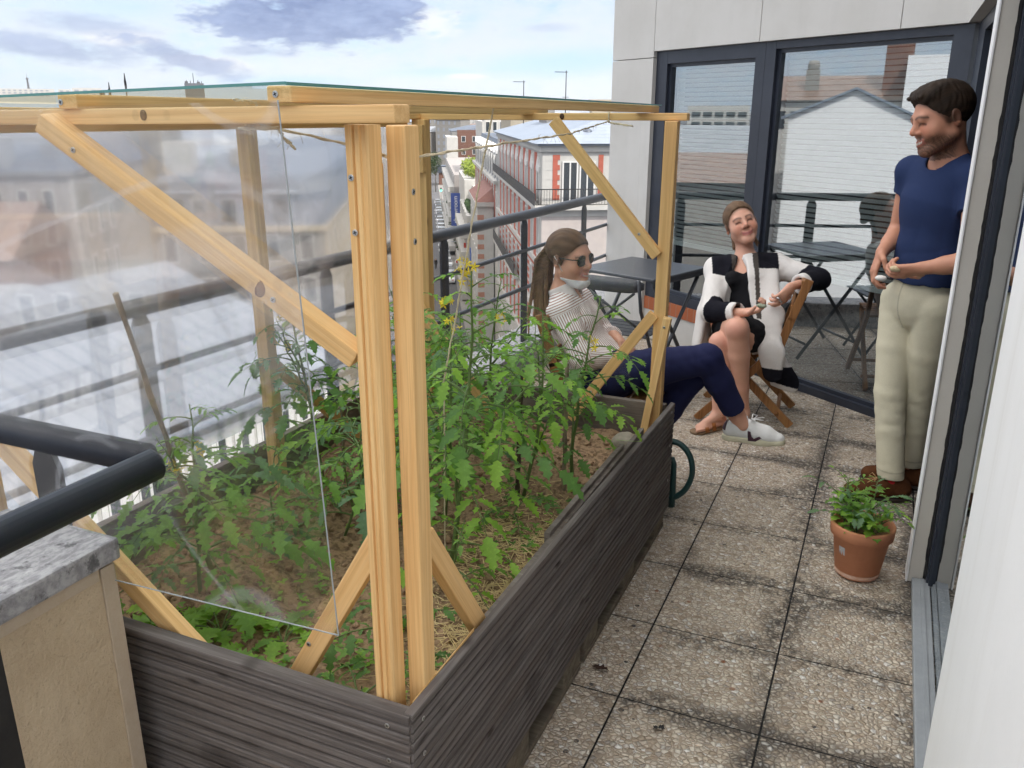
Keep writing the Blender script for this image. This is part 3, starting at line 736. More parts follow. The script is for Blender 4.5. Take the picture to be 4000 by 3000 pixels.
# soil: a lumpy sheet
def soil_mat():
    def f(g, p, t):
        v = coords(g)
        a = g.noise(v, 5, 6, .65); b_ = g.noise(v, 48, 5, .65); pos = g.sep(v)
        dry = g.ss(g.math('ADD', g.math('ADD', g.math('MULTIPLY', pos[1], .42), g.math('MULTIPLY', pos[0], .22)), g.math('MULTIPLY', g.math('SUBTRACT', a, .5), 1.3)), -.42, .22)
        c = g.mix(dry, (.075, .048, .030), (.36, .235, .145))
        c = g.mix(g.math('MULTIPLY', g.ss(b_, .55, .38), .55), c, (.035, .018, .010))
        c = g.mix(g.math('MULTIPLY', g.ss(b_, .6, .75), .5), c, (.50, .36, .23))
        g.link(c, p.inputs['Base Color']); bump(g, p, b_, .9, .012)
    return mat('garden soil', (.14, .08, .04), .95, 0, .15, f)
M_soil = soil_mat()
def soil_h(x, y):
    v = Vector((x * 3.1, y * 3.1, 1.7))
    return .372 + .035 * mnoise.noise(v) + .022 * mnoise.noise(v * 3.3) + .012 * mnoise.noise(v * 9) + .008 * mnoise.noise(v * 23)
b = MB(); b.smooth = True
nx, ny = 74, 126
vs = []; fs = []
for j in range(ny + 1):
    for i in range(nx + 1):
        X = x0 + .03 + (x1 - .03 - x0 - .03) * i / nx; Y = y0 + .029 + (y1 - .03 - y0 - .029) * j / ny
        vs.append((X, Y, soil_h(X, Y)))
for j in range(ny):
    for i in range(nx):
        a = j * (nx + 1) + i; fs.append((a, a + 1, a + nx + 2, a + nx + 1))
b.add(vs, fs)
rng = random.Random(5)
b.smooth = True
for _ in range(900):
    X = rng.uniform(x0 + .06, x1 - .06); Y = rng.uniform(y0 + .06, y1 - .06); r = rng.uniform(.003, .011) * (1 if rng.random() < .93 else 1.7)
    z = soil_h(X, Y) + r * .4
    M3 = Matrix.Translation((X, Y, z)) @ Matrix.Rotation(rng.uniform(0, 6), 4, 'Z') @ Matrix.Diagonal((r * rng.uniform(.8, 1.3), r * rng.uniform(.8, 1.3), r * rng.uniform(.6, 1), 1))
    ph = (1 + 5 ** .5) / 2
    ico = [(-1, ph, 0), (1, ph, 0), (-1, -ph, 0), (1, -ph, 0), (0, -1, ph), (0, 1, ph), (0, -1, -ph), (0, 1, -ph), (ph, 0, -1), (ph, 0, 1), (-ph, 0, -1), (-ph, 0, 1)]
    ico = [Vector(q) * (.55 * rng.uniform(.8, 1.2)) for q in ico]
    b.add(ico, [(0, 11, 5), (0, 5, 1), (0, 1, 7), (0, 7, 10), (0, 10, 11), (1, 5, 9), (5, 11, 4), (11, 10, 2), (10, 7, 6), (7, 1, 8), (3, 9, 4), (3, 4, 2), (3, 2, 6), (3, 6, 8), (3, 8, 9), (4, 9, 5), (2, 4, 11), (6, 2, 10), (8, 6, 7), (9, 8, 1)], M3)
so = b.build('soil', M_soil, PL, Matrix.Translation(-PO))
# pallets the planter stands on
def pallet(ya, yb, label):
    T = thing('wooden_pallet', label, 'pallet', (-1.295, (ya + yb) / 2, 0), 0, 'pallets under the raised planter'); o = Vector((-1.295, (ya + yb) / 2, 0))
    for xx in (-1.86, -1.295, -.742):
        b = MB(); b.box((xx - .05, ya, .002), (xx + .05, yb, .022), bev=.002); b.build('runner', M_pallet, T, Matrix.Translation(-o))
        for yy in (ya + .07, (ya + yb) / 2, yb - .07):
            b = MB(); b.box((xx - .048, yy - .07, .022), (xx + .048, yy + .07, .092), bev=.003); b.build('block', M_pallet, T, Matrix.Translation(-o))
    b = MB()
    b.box((-1.9, ya, .093), (-.72, yb, .112)); b.build('deck', M_pallet, T, Matrix.Translation(-o))
pallet(1.15, 2.10, 'dark wooden pallet under the near half of the planter')
pallet(2.13, 3.12, 'dark wooden pallet under the far half of the planter')

# ------------------------------------------------------------------ greenhouse frame with acrylic panes
GH = thing('greenhouse', 'home made pine frame greenhouse with hazy clear acrylic panes over the planter', 'greenhouse', (-1.295, 2.14, .4))
GO = Vector((-1.295, 2.14, .4))
def beam(name, a, b_, w, d, side=(1, 0, 0), mat_=None, bev=.003, groove=False):
    Mx, L = frame_from(Vector(a) - GO, Vector(b_) - GO, Vector(side))
    m_ = MB()
    if groove:   # profiled batten: two soft grooves on the -Y side
        w2, d2 = w / 2, d / 2
        poly = [(-w2, -d2 + .004), (-w2 + .003, -d2), (-w2 * .30, -d2), (-w2 * .22, -d2 + .005), (-w2 * .08, -d2 + .005), (0, -d2), (w2 * .35, -d2), (w2 * .42, -d2 + .004), (w2 - .003, -d2 + .003), (w2, -d2 + .008), (w2, d2), (-w2, d2)]
        m_.prism(poly, L)
    else: m_.box((-w / 2, -d / 2, 0), (w / 2, d / 2, L), bev=bev)
    return m_.build(name, mat_ or M_pine, GH, Mx)
beam('post', (-.765, 1.163, .33), (-.765, 1.163, 1.604), .040, .044, groove=True)
beam('post', (-.7255, 1.2175, .33), (-.7255, 1.2175, 1.603), .035, .045)
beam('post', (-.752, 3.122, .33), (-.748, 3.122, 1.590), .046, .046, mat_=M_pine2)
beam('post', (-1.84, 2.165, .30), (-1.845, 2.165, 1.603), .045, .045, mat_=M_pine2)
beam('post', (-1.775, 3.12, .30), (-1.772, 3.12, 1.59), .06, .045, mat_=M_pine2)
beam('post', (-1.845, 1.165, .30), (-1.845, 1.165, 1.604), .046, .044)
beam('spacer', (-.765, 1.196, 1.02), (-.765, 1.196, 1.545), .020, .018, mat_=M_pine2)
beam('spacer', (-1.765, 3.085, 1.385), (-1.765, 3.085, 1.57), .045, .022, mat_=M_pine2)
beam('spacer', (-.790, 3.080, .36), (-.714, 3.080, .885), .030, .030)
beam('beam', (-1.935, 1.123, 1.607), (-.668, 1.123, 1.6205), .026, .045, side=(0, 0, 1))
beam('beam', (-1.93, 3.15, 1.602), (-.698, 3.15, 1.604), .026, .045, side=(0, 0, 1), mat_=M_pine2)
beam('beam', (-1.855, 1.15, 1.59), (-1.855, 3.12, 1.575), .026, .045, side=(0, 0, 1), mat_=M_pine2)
for xx, zc in ((-.863, 1.648), (-1.310, 1.6385), (-1.80, 1.6205)):
    beam('batten', (xx, 1.092, zc), (xx, 3.285, zc - .018), .045, .024, side=(1, 0, 0))
def facing(name, a, b_, w, d, nrm, mat_=None):
    """bar with its depth axis along nrm"""
    a = Vector(a); b_ = Vector(b_); z = (b_ - a).normalized(); y = Vector(nrm) - z * z.dot(Vector(nrm)); y.normalize()
    return beam(name, a, b_, w, d, side=y.cross(z), mat_=mat_)
facing('brace', (-1.352, 1.079, 1.606), (-.792, 1.160, 1.228), .034, .040, (0, 1, 0))
facing('brace', (-.782, 1.195, .885), (-1.045, 1.195, .44), .042, .03, (0, 1, 0))
facing('brace', (-.729, 1.243, .865), (-.729, 1.560, .40), .042, .028, (1, 0, 0))
facing('brace', (-1.80, 1.165, .945), (-1.235, 1.165, .495), .042, .034, (0, 1, 0))
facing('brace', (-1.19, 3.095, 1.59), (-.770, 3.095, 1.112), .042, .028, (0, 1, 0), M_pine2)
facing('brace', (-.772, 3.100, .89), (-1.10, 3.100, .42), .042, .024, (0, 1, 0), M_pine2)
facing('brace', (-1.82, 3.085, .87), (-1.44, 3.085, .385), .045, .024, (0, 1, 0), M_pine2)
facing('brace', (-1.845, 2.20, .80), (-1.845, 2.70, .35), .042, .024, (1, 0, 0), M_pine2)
for pos in ((-.775, 1.1405, 1.525), (-.773, 1.1405, 1.44), (-1.285, 1.0685, 1.560), (-.930, 1.119, 1.322), (-.869, 1.0915, 1.648), (-1.325, 1.0915, 1.6375), (-.965, 1.179, .60)):
    screw(pos, (0, -1, 0), GH, GO)
for pos in ((-.7075, 1.215, 1.50), (-.7075, 1.215, 1.42)): screw(pos, (1, -.0, 0), GH, GO)
for pos in ((-.722, 3.064, .85), (-1.01, 3.087, .55), (-.84, 3.080, 1.19), (-1.79, 3.072, .83), (-1.47, 3.072, .425)): screw(pos, (0, -1, 0), GH, GO)
# knots
def knot(pos, nrm, r, parent=GH, off=GO):
    b = MB(); b.lathe([(0, .0006), (r * .6, .0006), (r, .0001), (r, -.002)], 14)
    q = Vector(nrm).to_track_quat('Z', 'Y').to_matrix().to_4x4(); q.translation = Vector(pos) - off
    b.build('knot', M_knot, parent, q @ Matrix.Diagonal((1, 1.25, 1, 1)))
M_knot = speckled('dark knot', (.23, .10, .035), (.15, .06, .02), 120, .6, 0)
M_knot2 = speckled('black knot', (.03, .015, .008), (.10, .05, .02), 150, .6, 0)
knot((-.955, 1.1160, 1.340), (0, -1, 0), .0125)
M_knot, _k = M_knot2, M_knot
knot((-1.148, 1.0992, 1.617), (0, -1, 0), .007)
knot((-1.17, 3.1262, 1.604), (0, -1, 0), .009)
M_knot = _k
def pane(name, vs, mat_, th=.003, parent=GH):
    """flat sheet through 4 corners with thickness"""
    a, b_, c, d_ = [Vector(v) - GO for v in vs]; n_ = (b_ - a).cross(d_ - a).normalized() * th
    q = [a, b_, c, d_]; q2 = [v + n_ for v in q]
    m_ = MB(); m_.add(q + q2, [(3, 2, 1, 0), (4, 5, 6, 7), (0, 1, 5, 4), (1, 2, 6, 5), (2, 3, 7, 6), (3, 0, 4, 7)])
    return m_.build(name, mat_, parent)
pane('front_pane', ((-1.90, 1.055, .706), (-.795, 1.055, .746), (-.835, 1.055, 1.639), (-1.90, 1.055, 1.616)), M_plexi)
edge_m = mat('polished acrylic edge', (.34, .37, .38), .3, 0, .6)
b = MB()
for a_, c_ in (((-1.90, 1.0535, .706), (-.795, 1.0535, .746)), ((-.795, 1.0535, .746), (-.835, 1.0535, 1.639))):
    M_, L_ = frame_from(Vector(a_) - GO, Vector(c_) - GO, Vector((0, 1, 0))); b.box((-.0009, -.0009, 0), (.0009, .0009, L_), M_)
b.build('pane_edge', edge_m, GH)
pane('side_pane', ((-1.872, 1.12, .63), (-1.872, 3.16, .60), (-1.872, 3.16, 1.57), (-1.872, 1.12, 1.58)), M_plexi2)
pane('far_pane', ((-1.80, 3.178, .56), (-1.005, 3.178, .632), (-1.012, 3.178, 1.588), (-1.83, 3.178, 1.588)), M_plexi3)
pane('far_pane', ((-1.105, 3.184, .60), (-.876, 3.184, .60), (-.88, 3.184, 1.588), (-1.106, 3.184, 1.588)), M_plexi3)
pane('roof_pane', ((-1.95, 1.08, 1.6335), (-.838, 1.08, 1.6612), (-.838, 3.30, 1.6430), (-1.95, 3.30, 1.6155)), M_glass_green, .004)
b = MB(); b.add([(-1.95, 1.0775, 1.6332), (-.838, 1.0775, 1.6609), (-.838, 1.0798, 1.6609), (-1.95, 1.0798, 1.6332), (-1.95, 1.0775, 1.6372), (-.838, 1.0775, 1.6655), (-.838, 1.0798, 1.6655), (-1.95, 1.0798, 1.6372)],
              [(3, 2, 1, 0), (4, 5, 6, 7), (0, 1, 5, 4), (1, 2, 6, 5), (2, 3, 7, 6), (3, 0, 4, 7)])
b.add([(-.8378, 1.0775, 1.6600), (-.8378, 3.30, 1.6420), (-.8355, 3.30, 1.6420), (-.8355, 1.0775, 1.6600), (-.8378, 1.0775, 1.6650), (-.8378, 3.30, 1.6470), (-.8355, 3.30, 1.6470), (-.8355, 1.0775, 1.6650)],
              [(3, 2, 1, 0), (4, 5, 6, 7), (0, 1, 5, 4), (1, 2, 6, 5), (2, 3, 7, 6), (3, 0, 4, 7)])
b.build('glass_edge', mat('green glass edge', (.10, .26, .24), .2), GH, Matrix.Translation(-GO))

# ------------------------------------------------------------------ twine
M_twine = speckled('sisal twine', (.66, .57, .40), (.50, .41, .27), 300, .9, .4, .002)
rng = random.Random(11)
def twine(label, pts, r=.0022, sub=10, fuzz=18, sag=0.0):
    P = [Vector(p) for p in pts]; out_ = []
    for i in range(len(P) - 1):
        for k in range(sub):
            t_ = k / sub; q = P[i].lerp(P[i + 1], t_); q.z -= sag * 4 * t_ * (1 - t_)
            out_.append(q + Vector((rng.uniform(-1, 1), rng.uniform(-1, 1), rng.uniform(-1, 1))) * .0012)
    out_.append(P[-1]); o = out_[0].copy()
    b = MB()
    for ph in (0, math.pi):     # two twisted strands
        pts2 = []; L = 0
        for i, q in enumerate(out_):
            nq = out_[min(i + 1, len(out_) - 1)]; 
            pts2.append(q - o + Vector((math.cos(i * 2.1 + ph), math.sin(i * 2.1 + ph), math.sin(i * 1.3 + ph))) * r * .55)
        b.tube(pts2, r * .72, 5)
    for _ in range(fuzz):
        q = rng.choice(out_) - o; dv = Vector((rng.uniform(-1, 1), rng.uniform(-1, 1), rng.uniform(-1, 1))) * rng.uniform(.008, .02)
        b.tube([q, q + dv * .6, q + dv + Vector((0, 0, -.004))], .0004, 3)
    ob = b.build('twine', M_twine); ob.location = o
    return tag(ob, label, 'twine', 'twine tied to the greenhouse')
twine('twine stretched from the front beam down to the corner posts', [(-.953, 1.096, 1.640), (-.955, 1.15, 1.637), (-.95, 1.15, 1.603), (-.80, 1.215, 1.567), (-.765, 1.245, 1.55)], sub=8)
twine('twine stretched from the corner post to the far beam over the tomatoes', [(-.715, 1.245, 1.553), (-.80, 2.2, 1.567), (-.985, 3.125, 1.588)], r=.0022, sub=30, fuzz=40)
twine('frayed twine end dangling below the front beam loop', [(-.950, 1.098, 1.598), (-.925, 1.16, 1.598), (-.915, 1.165, 1.58), (-.897, 1.165, 1.566)], r=.0028, sub=6, fuzz=8)
twine('loose twine tail hanging at the far beam end', [(-.985, 3.122, 1.62), (-.985, 3.122, 1.585), (-.96, 3.12, 1.579), (-.89, 3.11, 1.572)], r=.003, sub=6, fuzz=8)
twine('vertical twine holding up the tallest tomato plant', [(-.862, 1.86, 1.634), (-.89, 1.86, 1.52), (-1.015, 1.87, .95), (-1.03, 1.875, .40)], r=.0023, sub=26, fuzz=50)
# ------------------------------------------------------------------ the city below and beyond
GZ = -24.4
tA = Vector((-.491, .871, 0)); nA = Vector((.871, .491, 0)); ST_RZ = math.atan2(.491, .871)
def SP(al, pe, z=0.0): return tA * al + nA * pe + Vector((0, 0, z))
def plaster(name, c1, c2, st=.25, c3=None):
    return stone_cladding(name, c1, c2, st, c3 or tuple(q * .75 for q in c1))
M_cream = plaster('cream plaster', (.40, .35, .265), (.36, .31, .235))
M_white = plaster('white plaster', (.47, .455, .43), (.42, .41, .385))
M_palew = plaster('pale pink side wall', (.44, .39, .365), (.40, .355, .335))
M_bwhite = plaster('fresh white render', (.80, .80, .80), (.77, .77, .77), .1)
M_pink = plaster('pinkish pale plaster', (.30, .275, .262), (.27, .25, .24))
M_beige = plaster('beige plaster', (.25, .235, .215), (.22, .21, .195))
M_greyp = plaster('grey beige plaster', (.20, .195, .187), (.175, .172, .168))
M_redb = speckled('red brick panel', (.40, .11, .075), (.34, .09, .06), 3, .85, .2, .01)
M_quoin = speckled('faded brick quoin', (.42, .21, .15), (.36, .18, .13), 3, .85, .2, .01)
M_brownb = speckled('brown brick', (.17, .085, .06), (.13, .065, .05), 2, .85, .2, .01)
M_tile = None
def seam_mat(name, c, c2, pitch=.6, axis=1):
    def f(g, p, t):
        v = coords(g); s = g.sep(v)[axis]
        q = g.math('FRACT', g.math('DIVIDE', s, pitch))
        ln = g.ss(g.math('MINIMUM', q, g.math('SUBTRACT', 1, q)), .07, .02)
        n = g.noise(v, .9, 5, .6)
        cc = g.mix(g.ss(n, .3, .7), c, c2); cc = g.mix(g.math('MULTIPLY', ln, .6), cc, tuple(q_ * .5 for q_ in c))
        g.link(cc, p.inputs['Base Color']); bump(g, p, ln, .4, .03)
    return mat(name, c, .4, .0, .5, f)
M_zinc = seam_mat('pale zinc roof', (.25, .265, .29), (.21, .23, .255))
M_zinc_b = seam_mat('blue grey zinc roof', (.21, .245, .30), (.17, .205, .26))
M_slate = seam_mat('dark slate roof', (.075, .092, .125), (.055, .07, .10), .9)
M_tile = seam_mat('brown tile roof', (.19, .125, .095), (.15, .10, .08), .25, 2)
M_winglass = mat('dark window glass', (.035, .042, .05), .12, 0, .8)
M_iron = mat('black iron balcony', (.02, .02, .022), .5)
M_canvas = speckled('dark grey balcony canvas', (.062, .058, .058), (.045, .043, .045), 2, .8, .1)

# ground, street, pavements
b = MB(); b.box((-14000, -14000, GZ - .5), (14000, 14000, GZ - .02)); struct(b, 'ground', speckled('city ground', (.085, .085, .095), (.065, .065, .07), .05, .9, 0))
RM = Matrix.Rotation(ST_RZ, 4, 'Z')
def strip(name, pe0, pe1, al0, al1, z, mat_, h=.5):
    b = MB(); b.box((pe0, al0, z - h), (pe1, al1, z), RM); return struct(b, name, mat_)
M_asph = speckled('asphalt', (.105, .105, .11), (.085, .085, .09), .5, .85, 0)
M_pave = speckled('pavement slabs', (.25, .235, .22), (.20, .19, .18), .6, .9, 0)
strip('street', -5.4, 4.4, -40, 330, GZ + .0, M_asph)
strip('pavement', 4.404, 7.2, 30, 330, GZ + .12, M_pave); strip('pavement', -8.6, -5.404, 20, 330, GZ + .12, M_pave)
b = MB()
for i in range(26): b.box((2.25, 60 + i * 7, GZ + .004), (2.37, 63 + i * 7, GZ + .006), RM)
for i in range(9): b.box((-4.6 + i * .75, 268, GZ + .004), (-4.2 + i * .75, 271.5, GZ + .006), RM)
struct(b, 'street_marking', mat('white road paint', (.7, .7, .68), .8))

# building kit, local frame: X = n (across), Y = t (along the street), origin at (al0, pe0, ground)
def bld(name, label, al0, pe0, cat='building', group=None):
    o = thing(name, label, cat, SP(al0, pe0, GZ), ST_RZ, group); return o
def wallbox(T, x0, y0, x1, y1, z0, z1, m_, name='wall'):
    b = MB(); b.box((x0, y0, z0 - GZ), (x1, y1, z1 - GZ)); return b.build(name, m_, T)
_wins = {}
def win_mesh(w, h, kind):
    key = (w, h, kind)
    if key in _wins: return _wins[key]
    b = MB(); fr = .09 * w ** .5
    b.box((-w / 2, -.07, 0), (-w / 2 + fr, 0, h)); b.box((w / 2 - fr, -.07, 0), (w / 2, 0, h)); b.box((-w / 2 + fr, -.07, h - fr), (w / 2 - fr, 0, h)); b.box((-w / 2 + fr, -.07, 0), (w / 2 - fr, 0, fr))
    if kind == 'casement': b.box((-.04, -.065, fr), (.04, -.003, h - fr))
    if kind == 'pediment':
        b.box((-w / 2 - .18, -.10, -.1), (-w / 2, 0, h)); b.box((w / 2, -.10, -.1), (w / 2 + .18, 0, h))
        b.prism([(-w / 2 - .25, 0), (w / 2 + .25, 0), (w / 2 + .25, .25), (0, .85), (-w / 2 - .25, .25)], .11, Matrix(((1, 0, 0, 0), (0, 0, 1, -.11), (0, 1, 0, h), (0, 0, 0, 1))))
    b.cur = 1; b.box((-w / 2 + fr, -.035, fr), (w / 2 - fr, -.004, h - fr))
    if kind == 'shutter':
        b.cur = 0; b.box((-w / 2 - w * .48, -.05, 0), (-w / 2 - .02, -.005, h)); b.box((w / 2 + .02, -.05, 0), (w / 2 + w * .48, -.005, h))
    me = b.build('window', [M_winwhite, M_winglass]); _wins[key] = me.data; bpy.data.objects.remove(me); return _wins[key]
def windows(T, face, pos, at, w, h, kind='plain', name='window'):
    """face: 'f' front (-Y), 'l' street face looking to -X, 'r' looking to +X; pos: list of (s, z)"""
    rot = {'f': 0, 'l': -math.pi / 2, 'r': math.pi / 2, 'b': math.pi}[face]
    me = win_mesh(w, h, kind)
    for (s_, z_) in pos:
        o = bpy.data.objects.new(name, me); COL.objects.link(o); o.parent = T
        o.location = {'f': (s_, at, z_ - GZ), 'b': (s_, at, z_ - GZ), 'l': (at, s_, z_ - GZ), 'r': (at, s_, z_ - GZ)}[face]; o.rotation_euler = (0, 0, rot)
def hip_roof(T, x0, y0, x1, y1, z0, z1, inset, m_, name='roof', over=.25):
    b = MB(); x0 -= over; y0 -= over; x1 += over; y1 += over; z0 -= GZ; z1 -= GZ
    vs = [(x0, y0, z0), (x1, y0, z0), (x1, y1, z0), (x0, y1, z0), (x0 + inset, y0 + inset, z1), (x1 - inset, y0 + inset, z1), (x1 - inset, y1 - inset, z1), (x0 + inset, y1 - inset, z1)]
    b.add(vs, [(3, 2, 1, 0), (4, 5, 6, 7), (0, 1, 5, 4), (1, 2, 6, 5), (2, 3, 7, 6), (3, 0, 4, 7)]); return b.build(name, m_, T)
def railing_b(T, x0, y0, x1, y1, z, h=.95, name='balcony_railing'):
    b = MB(); L = math.hypot(x1 - x0, y1 - y0); n_ = max(2, int(L / .16)); z -= GZ
    b.tube([(x0, y0, z + h), (x1, y1, z + h)], .03, 5); b.tube([(x0, y0, z + .08), (x1, y1, z + .08)], .02, 4)
    for i in range(n_ + 1):
        f = i / n_; b.tube([(x0 + (x1 - x0) * f, y0 + (y1 - y0) * f, z + .08), (x0 + (x1 - x0) * f, y0 + (y1 - y0) * f, z + h)], .013, 4)
    b.build(name, M_iron, T)

# -- ornate red and white corner building
T = bld('corner_apartment_building', 'ornate red and white corner apartment building with zinc roof seen past the woman in sunglasses', 49.5, 6.66)
wallbox(T, 0, 0, 13, 30.5, GZ, -3.86, M_white); wallbox(T, 0.001, .001, 13, 30.5, -3.62, -.62, M_white)
wallbox(T, -.45, -.45, 13, 30.6, -3.858, -3.622, M_white, 'balcony_slab'); wallbox(T, -.12, -.12, 13.1, 30.55, -.618, -.28, M_white, 'cornice'); wallbox(T, -.3, -.3, 13.2, 30.6, -.278, -.16, M_zinc_b, 'gutter')
hip_roof(T, -.2, -.2, 13, 30.5, -.158, 1.05, 4.2, M_zinc_b)
ys_ = [1.35 + 3.05 * i for i in range(10)]
for i in range(9):
    yc = ys_[i] + 1.52
    wallbox(T, -.02, yc - .62, .02, yc + .62, -3.615, -.75, M_redb, 'brick_panel')
    wallbox(T, -.02, yc - .62, .02, yc + .62, -6.95, -4.0, M_redb, 'brick_panel')
    wallbox(T, -.02, yc - .62, .02, yc + .62, -13.6, -10.6, M_redb, 'brick_panel')
windows(T, 'l', [(y, -3.5) for y in ys_], -.002, .85, 1.75, 'pediment')
windows(T, 'l', [(y, -6.7) for y in ys_], -.002, .95, 2.3, 'casement'); windows(T, 'l', [(y, -13.4) for y in ys_], -.002, .95, 2.3, 'casement')
b = MB(); b.box((-.46, -.2, -3.62 - GZ), (-.42, 30.3, -2.93 - GZ)); b.build('balcony_canvas', M_canvas, T)
for z in (-7.25, -10.4, -13.8): wallbox(T, -.16, -.16, 0, 30.5, z, z + .3, M_white, 'belt_course')
for k in range(6):
    wallbox(T, -.025, .6, .02, 30.3, -9.9 + k * .46, -9.67 + k * .46, M_redb, 'brick_band')
windows(T, 'l', [(y, -9.9) for y in ys_], -.03, 1.0, 2.2, 'casement')
wallbox(T, -.5, 11, -.16, 30.3, -10.02, -9.75, M_white, 'balcony_slab'); b = MB(); b.box((-.5, 11, -9.75 - GZ), (-.46, 30.2, -8.9 - GZ)); b.build('balcony_canvas', M_canvas, T)
for i in range(5):
    z0_ = -22 + i * 1.6
    wallbox(T, -.02, .6, .015, 30.2, z0_, z0_ + .5, M_white, 'stone_band')
windows(T, 'l', [(y, -17.5) for y in ys_], -.002, 1.0, 2.2, 'casement'); windows(T, 'l', [(y, -21.5) for y in ys_], -.022, 1.2, 2.6, 'plain')
# corner face
for (xx, wd) in ((.75, .28), (3.40, .28)):
    for k in range(5):
        wallbox(T, xx - wd / 2, -.03, xx + wd / 2 + (.13 if xx < 2 else -.0), .02, -3.3 + k * .56, -3.3 + k * .56 + .28, M_redb, 'brick_quoin')
        wallbox(T, xx - wd / 2, -.028, xx + wd / 2, .02, -3.3 + k * .56 + .28, -3.3 + k * .56 + .56 if k < 4 else -.78, M_redb, 'brick_quoin')
windows(T, 'f', [(1.62, -3.55), (2.62, -3.55)], -.002, .92, 2.42, 'casement')
for k in range(5): wallbox(T, .02, -.012, .6, .01, -3.2 + k * .52, -3.2 + k * .52 + .49, M_white, 'stone_block')
railing_b(T, -.4, -.42, 6.0, -.42, -3.62)
b = MB()
for s_ in (-.12,): pass
b.box((1.0, -.30, -3.62 - GZ), (1.36, -.12, -2.95 - GZ)); b.lathe([(0, 0), (.18, 0)], 6); b.build('chair_back', mat('dark blue chair', (.05, .055, .09), .6), T) if False else None
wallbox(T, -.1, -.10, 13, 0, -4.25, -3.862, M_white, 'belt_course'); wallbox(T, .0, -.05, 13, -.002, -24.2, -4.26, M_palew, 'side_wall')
b = MB(); b.box((4.5, 9, .9 - GZ), (6.0, 9.8, 2.2 - GZ)); b.box((4.4, 8.9, 2.2 - GZ), (6.1, 9.9, 2.32 - GZ)); b.build('chimney', M_cream, T)
b = MB(); b.box((2.6, 17, .3 - GZ), (3.2, 21.5, 1.75 - GZ)); b.build('chimney', M_beige, T)
b = MB(); b.lathe([(.32, 0), (.3, .12), (.2, .22), (0, .26)], 12, Matrix.Translation((2.9, 1.8, .35 - GZ))); b.build('roof_vent', M_slate, T)
def antenna(x, y, zb, h, label, loc, rot=0.4):
    A = thing('roof_antenna', label, 'antenna', loc, rot, 'television antennas on the roofs')
    b = MB(); b.tube([(0, 0, 0), (0.02, 0, h)], .035, 6); b.build('mast', M_iron, A)
    b = MB(); b.tube([(-.95, 0, h - .12), (.15, 0, h - .12)], .025, 5)
    for k in range(7): b.tube([(-.9 + k * .14, -.22 - .02 * k, h - .12), (-.9 + k * .14, .22 + .02 * k, h - .12)], .014, 4)
    b.build('boom', M_iron, A)
    b = MB(); b.tube([(-.28, 0, h * .45), (.28, 0, h * .45)], .018, 4); b.build('crossbar', M_iron, A)
antenna(0, 0, 0, 3.5, 'tall television antenna on the zinc roof, right of the pair', SP(68, 10.9, 1.02), .9)
antenna(0, 0, 0, 3.5, 'short television antenna on the zinc roof, left of the pair', SP(76, 8.55, .55), .9)

# -- slate mansard building next along the street
T = bld('mansard_building', 'red brick terrace building with dark slate mansard storey and white dormers', 80.2, 6.66)
wallbox(T, 0, 0, 12, 36, GZ, -4.9, M_white); wallbox(T, -.4, -.1, 12, 36, -4.898, -4.62, M_white, 'cornice')
b = MB(); b.add([(0, 0, -4.6 - GZ), (12, 0, -4.6 - GZ), (12, 36, -4.6 - GZ), (0, 36, -4.6 - GZ), (.9, 0.01, -1.2 - GZ), (11, .01, -1.2 - GZ), (11, 36, -1.2 - GZ), (.9, 36, -1.2 - GZ)], [(3, 2, 1, 0), (4, 5, 6, 7), (0, 1, 5, 4), (1, 2, 6, 5), (2, 3, 7, 6), (3, 0, 4, 7)]); b.build('roof', M_slate, T)
for i in range(11):
    y_ = 1.6 + 3.2 * i
    b = MB(); b.box((-.06, y_ - .65, -4.59 - GZ), (.9, y_ + .65, -2.2 - GZ)); b.prism([(y_ - .8, 0), (y_ + .8, 0), (y_, .6)], .95, Matrix(((0, 0, 1, -.1), (1, 0, 0, 0), (0, 1, 0, -2.2 - GZ), (0, 0, 0, 1)))); dm = b.build('dormer', M_winwhite, T)
    b = MB(); b.box((-.09, y_ - .35, -4.4 - GZ), (-.062, y_ + .35, -2.45 - GZ)); b.build('pane', M_winglass, dm)
    wallbox(T, -.03, y_ + 1.0, .01, y_ + 2.2, -8.3, -5.1, M_redb, 'brick_panel')
windows(T, 'l', [(1.6 + 3.2 * i, -8.2) for i in range(11)], -.002, 1.0, 2.5, 'casement'); windows(T, 'l', [(1.6 + 3.2 * i, -12) for i in range(11)], -.002, 1.0, 2.3, 'casement')
# low red roofed building in front of it, pale corner house with quoins
T = bld('quoined_house', 'pale corner house with red brick quoins and a low red roof beside the street', 84, 5.0)
wallbox(T, 0, 0, 1.55, 13, GZ, -7.3, M_white); wallbox(T, -.25, -.25, 1.6, 13.2, -7.298, -6.9, M_white, 'cornice')
b = MB(); b.add([(-.2, -.2, -6.89 - GZ), (1.6, -.2, -6.89 - GZ), (1.6, 13, -6.89 - GZ), (-.2, 13, -6.89 - GZ), (1.6, 1.2, -5.6 - GZ), (1.6, 13, -5.6 - GZ)], [(0, 1, 4), (0, 4, 5, 3), (1, 2, 5, 4), (2, 3, 5), (3, 2, 1, 0)]); b.build('roof', speckled('red roof', (.25, .12, .095), (.20, .10, .085), 2, .8), T)
for k in range(16): wallbox(T, -.03, -.03, .6, .3, -23 + k * .96, -22.52 + k * .96, M_quoin, 'brick_quoin')
windows(T, 'l', [(2.5 + 3 * i, z) for i in range(4) for z in (-10.2, -13.6, -17)], -.002, 1.0, 1.9, 'casement')
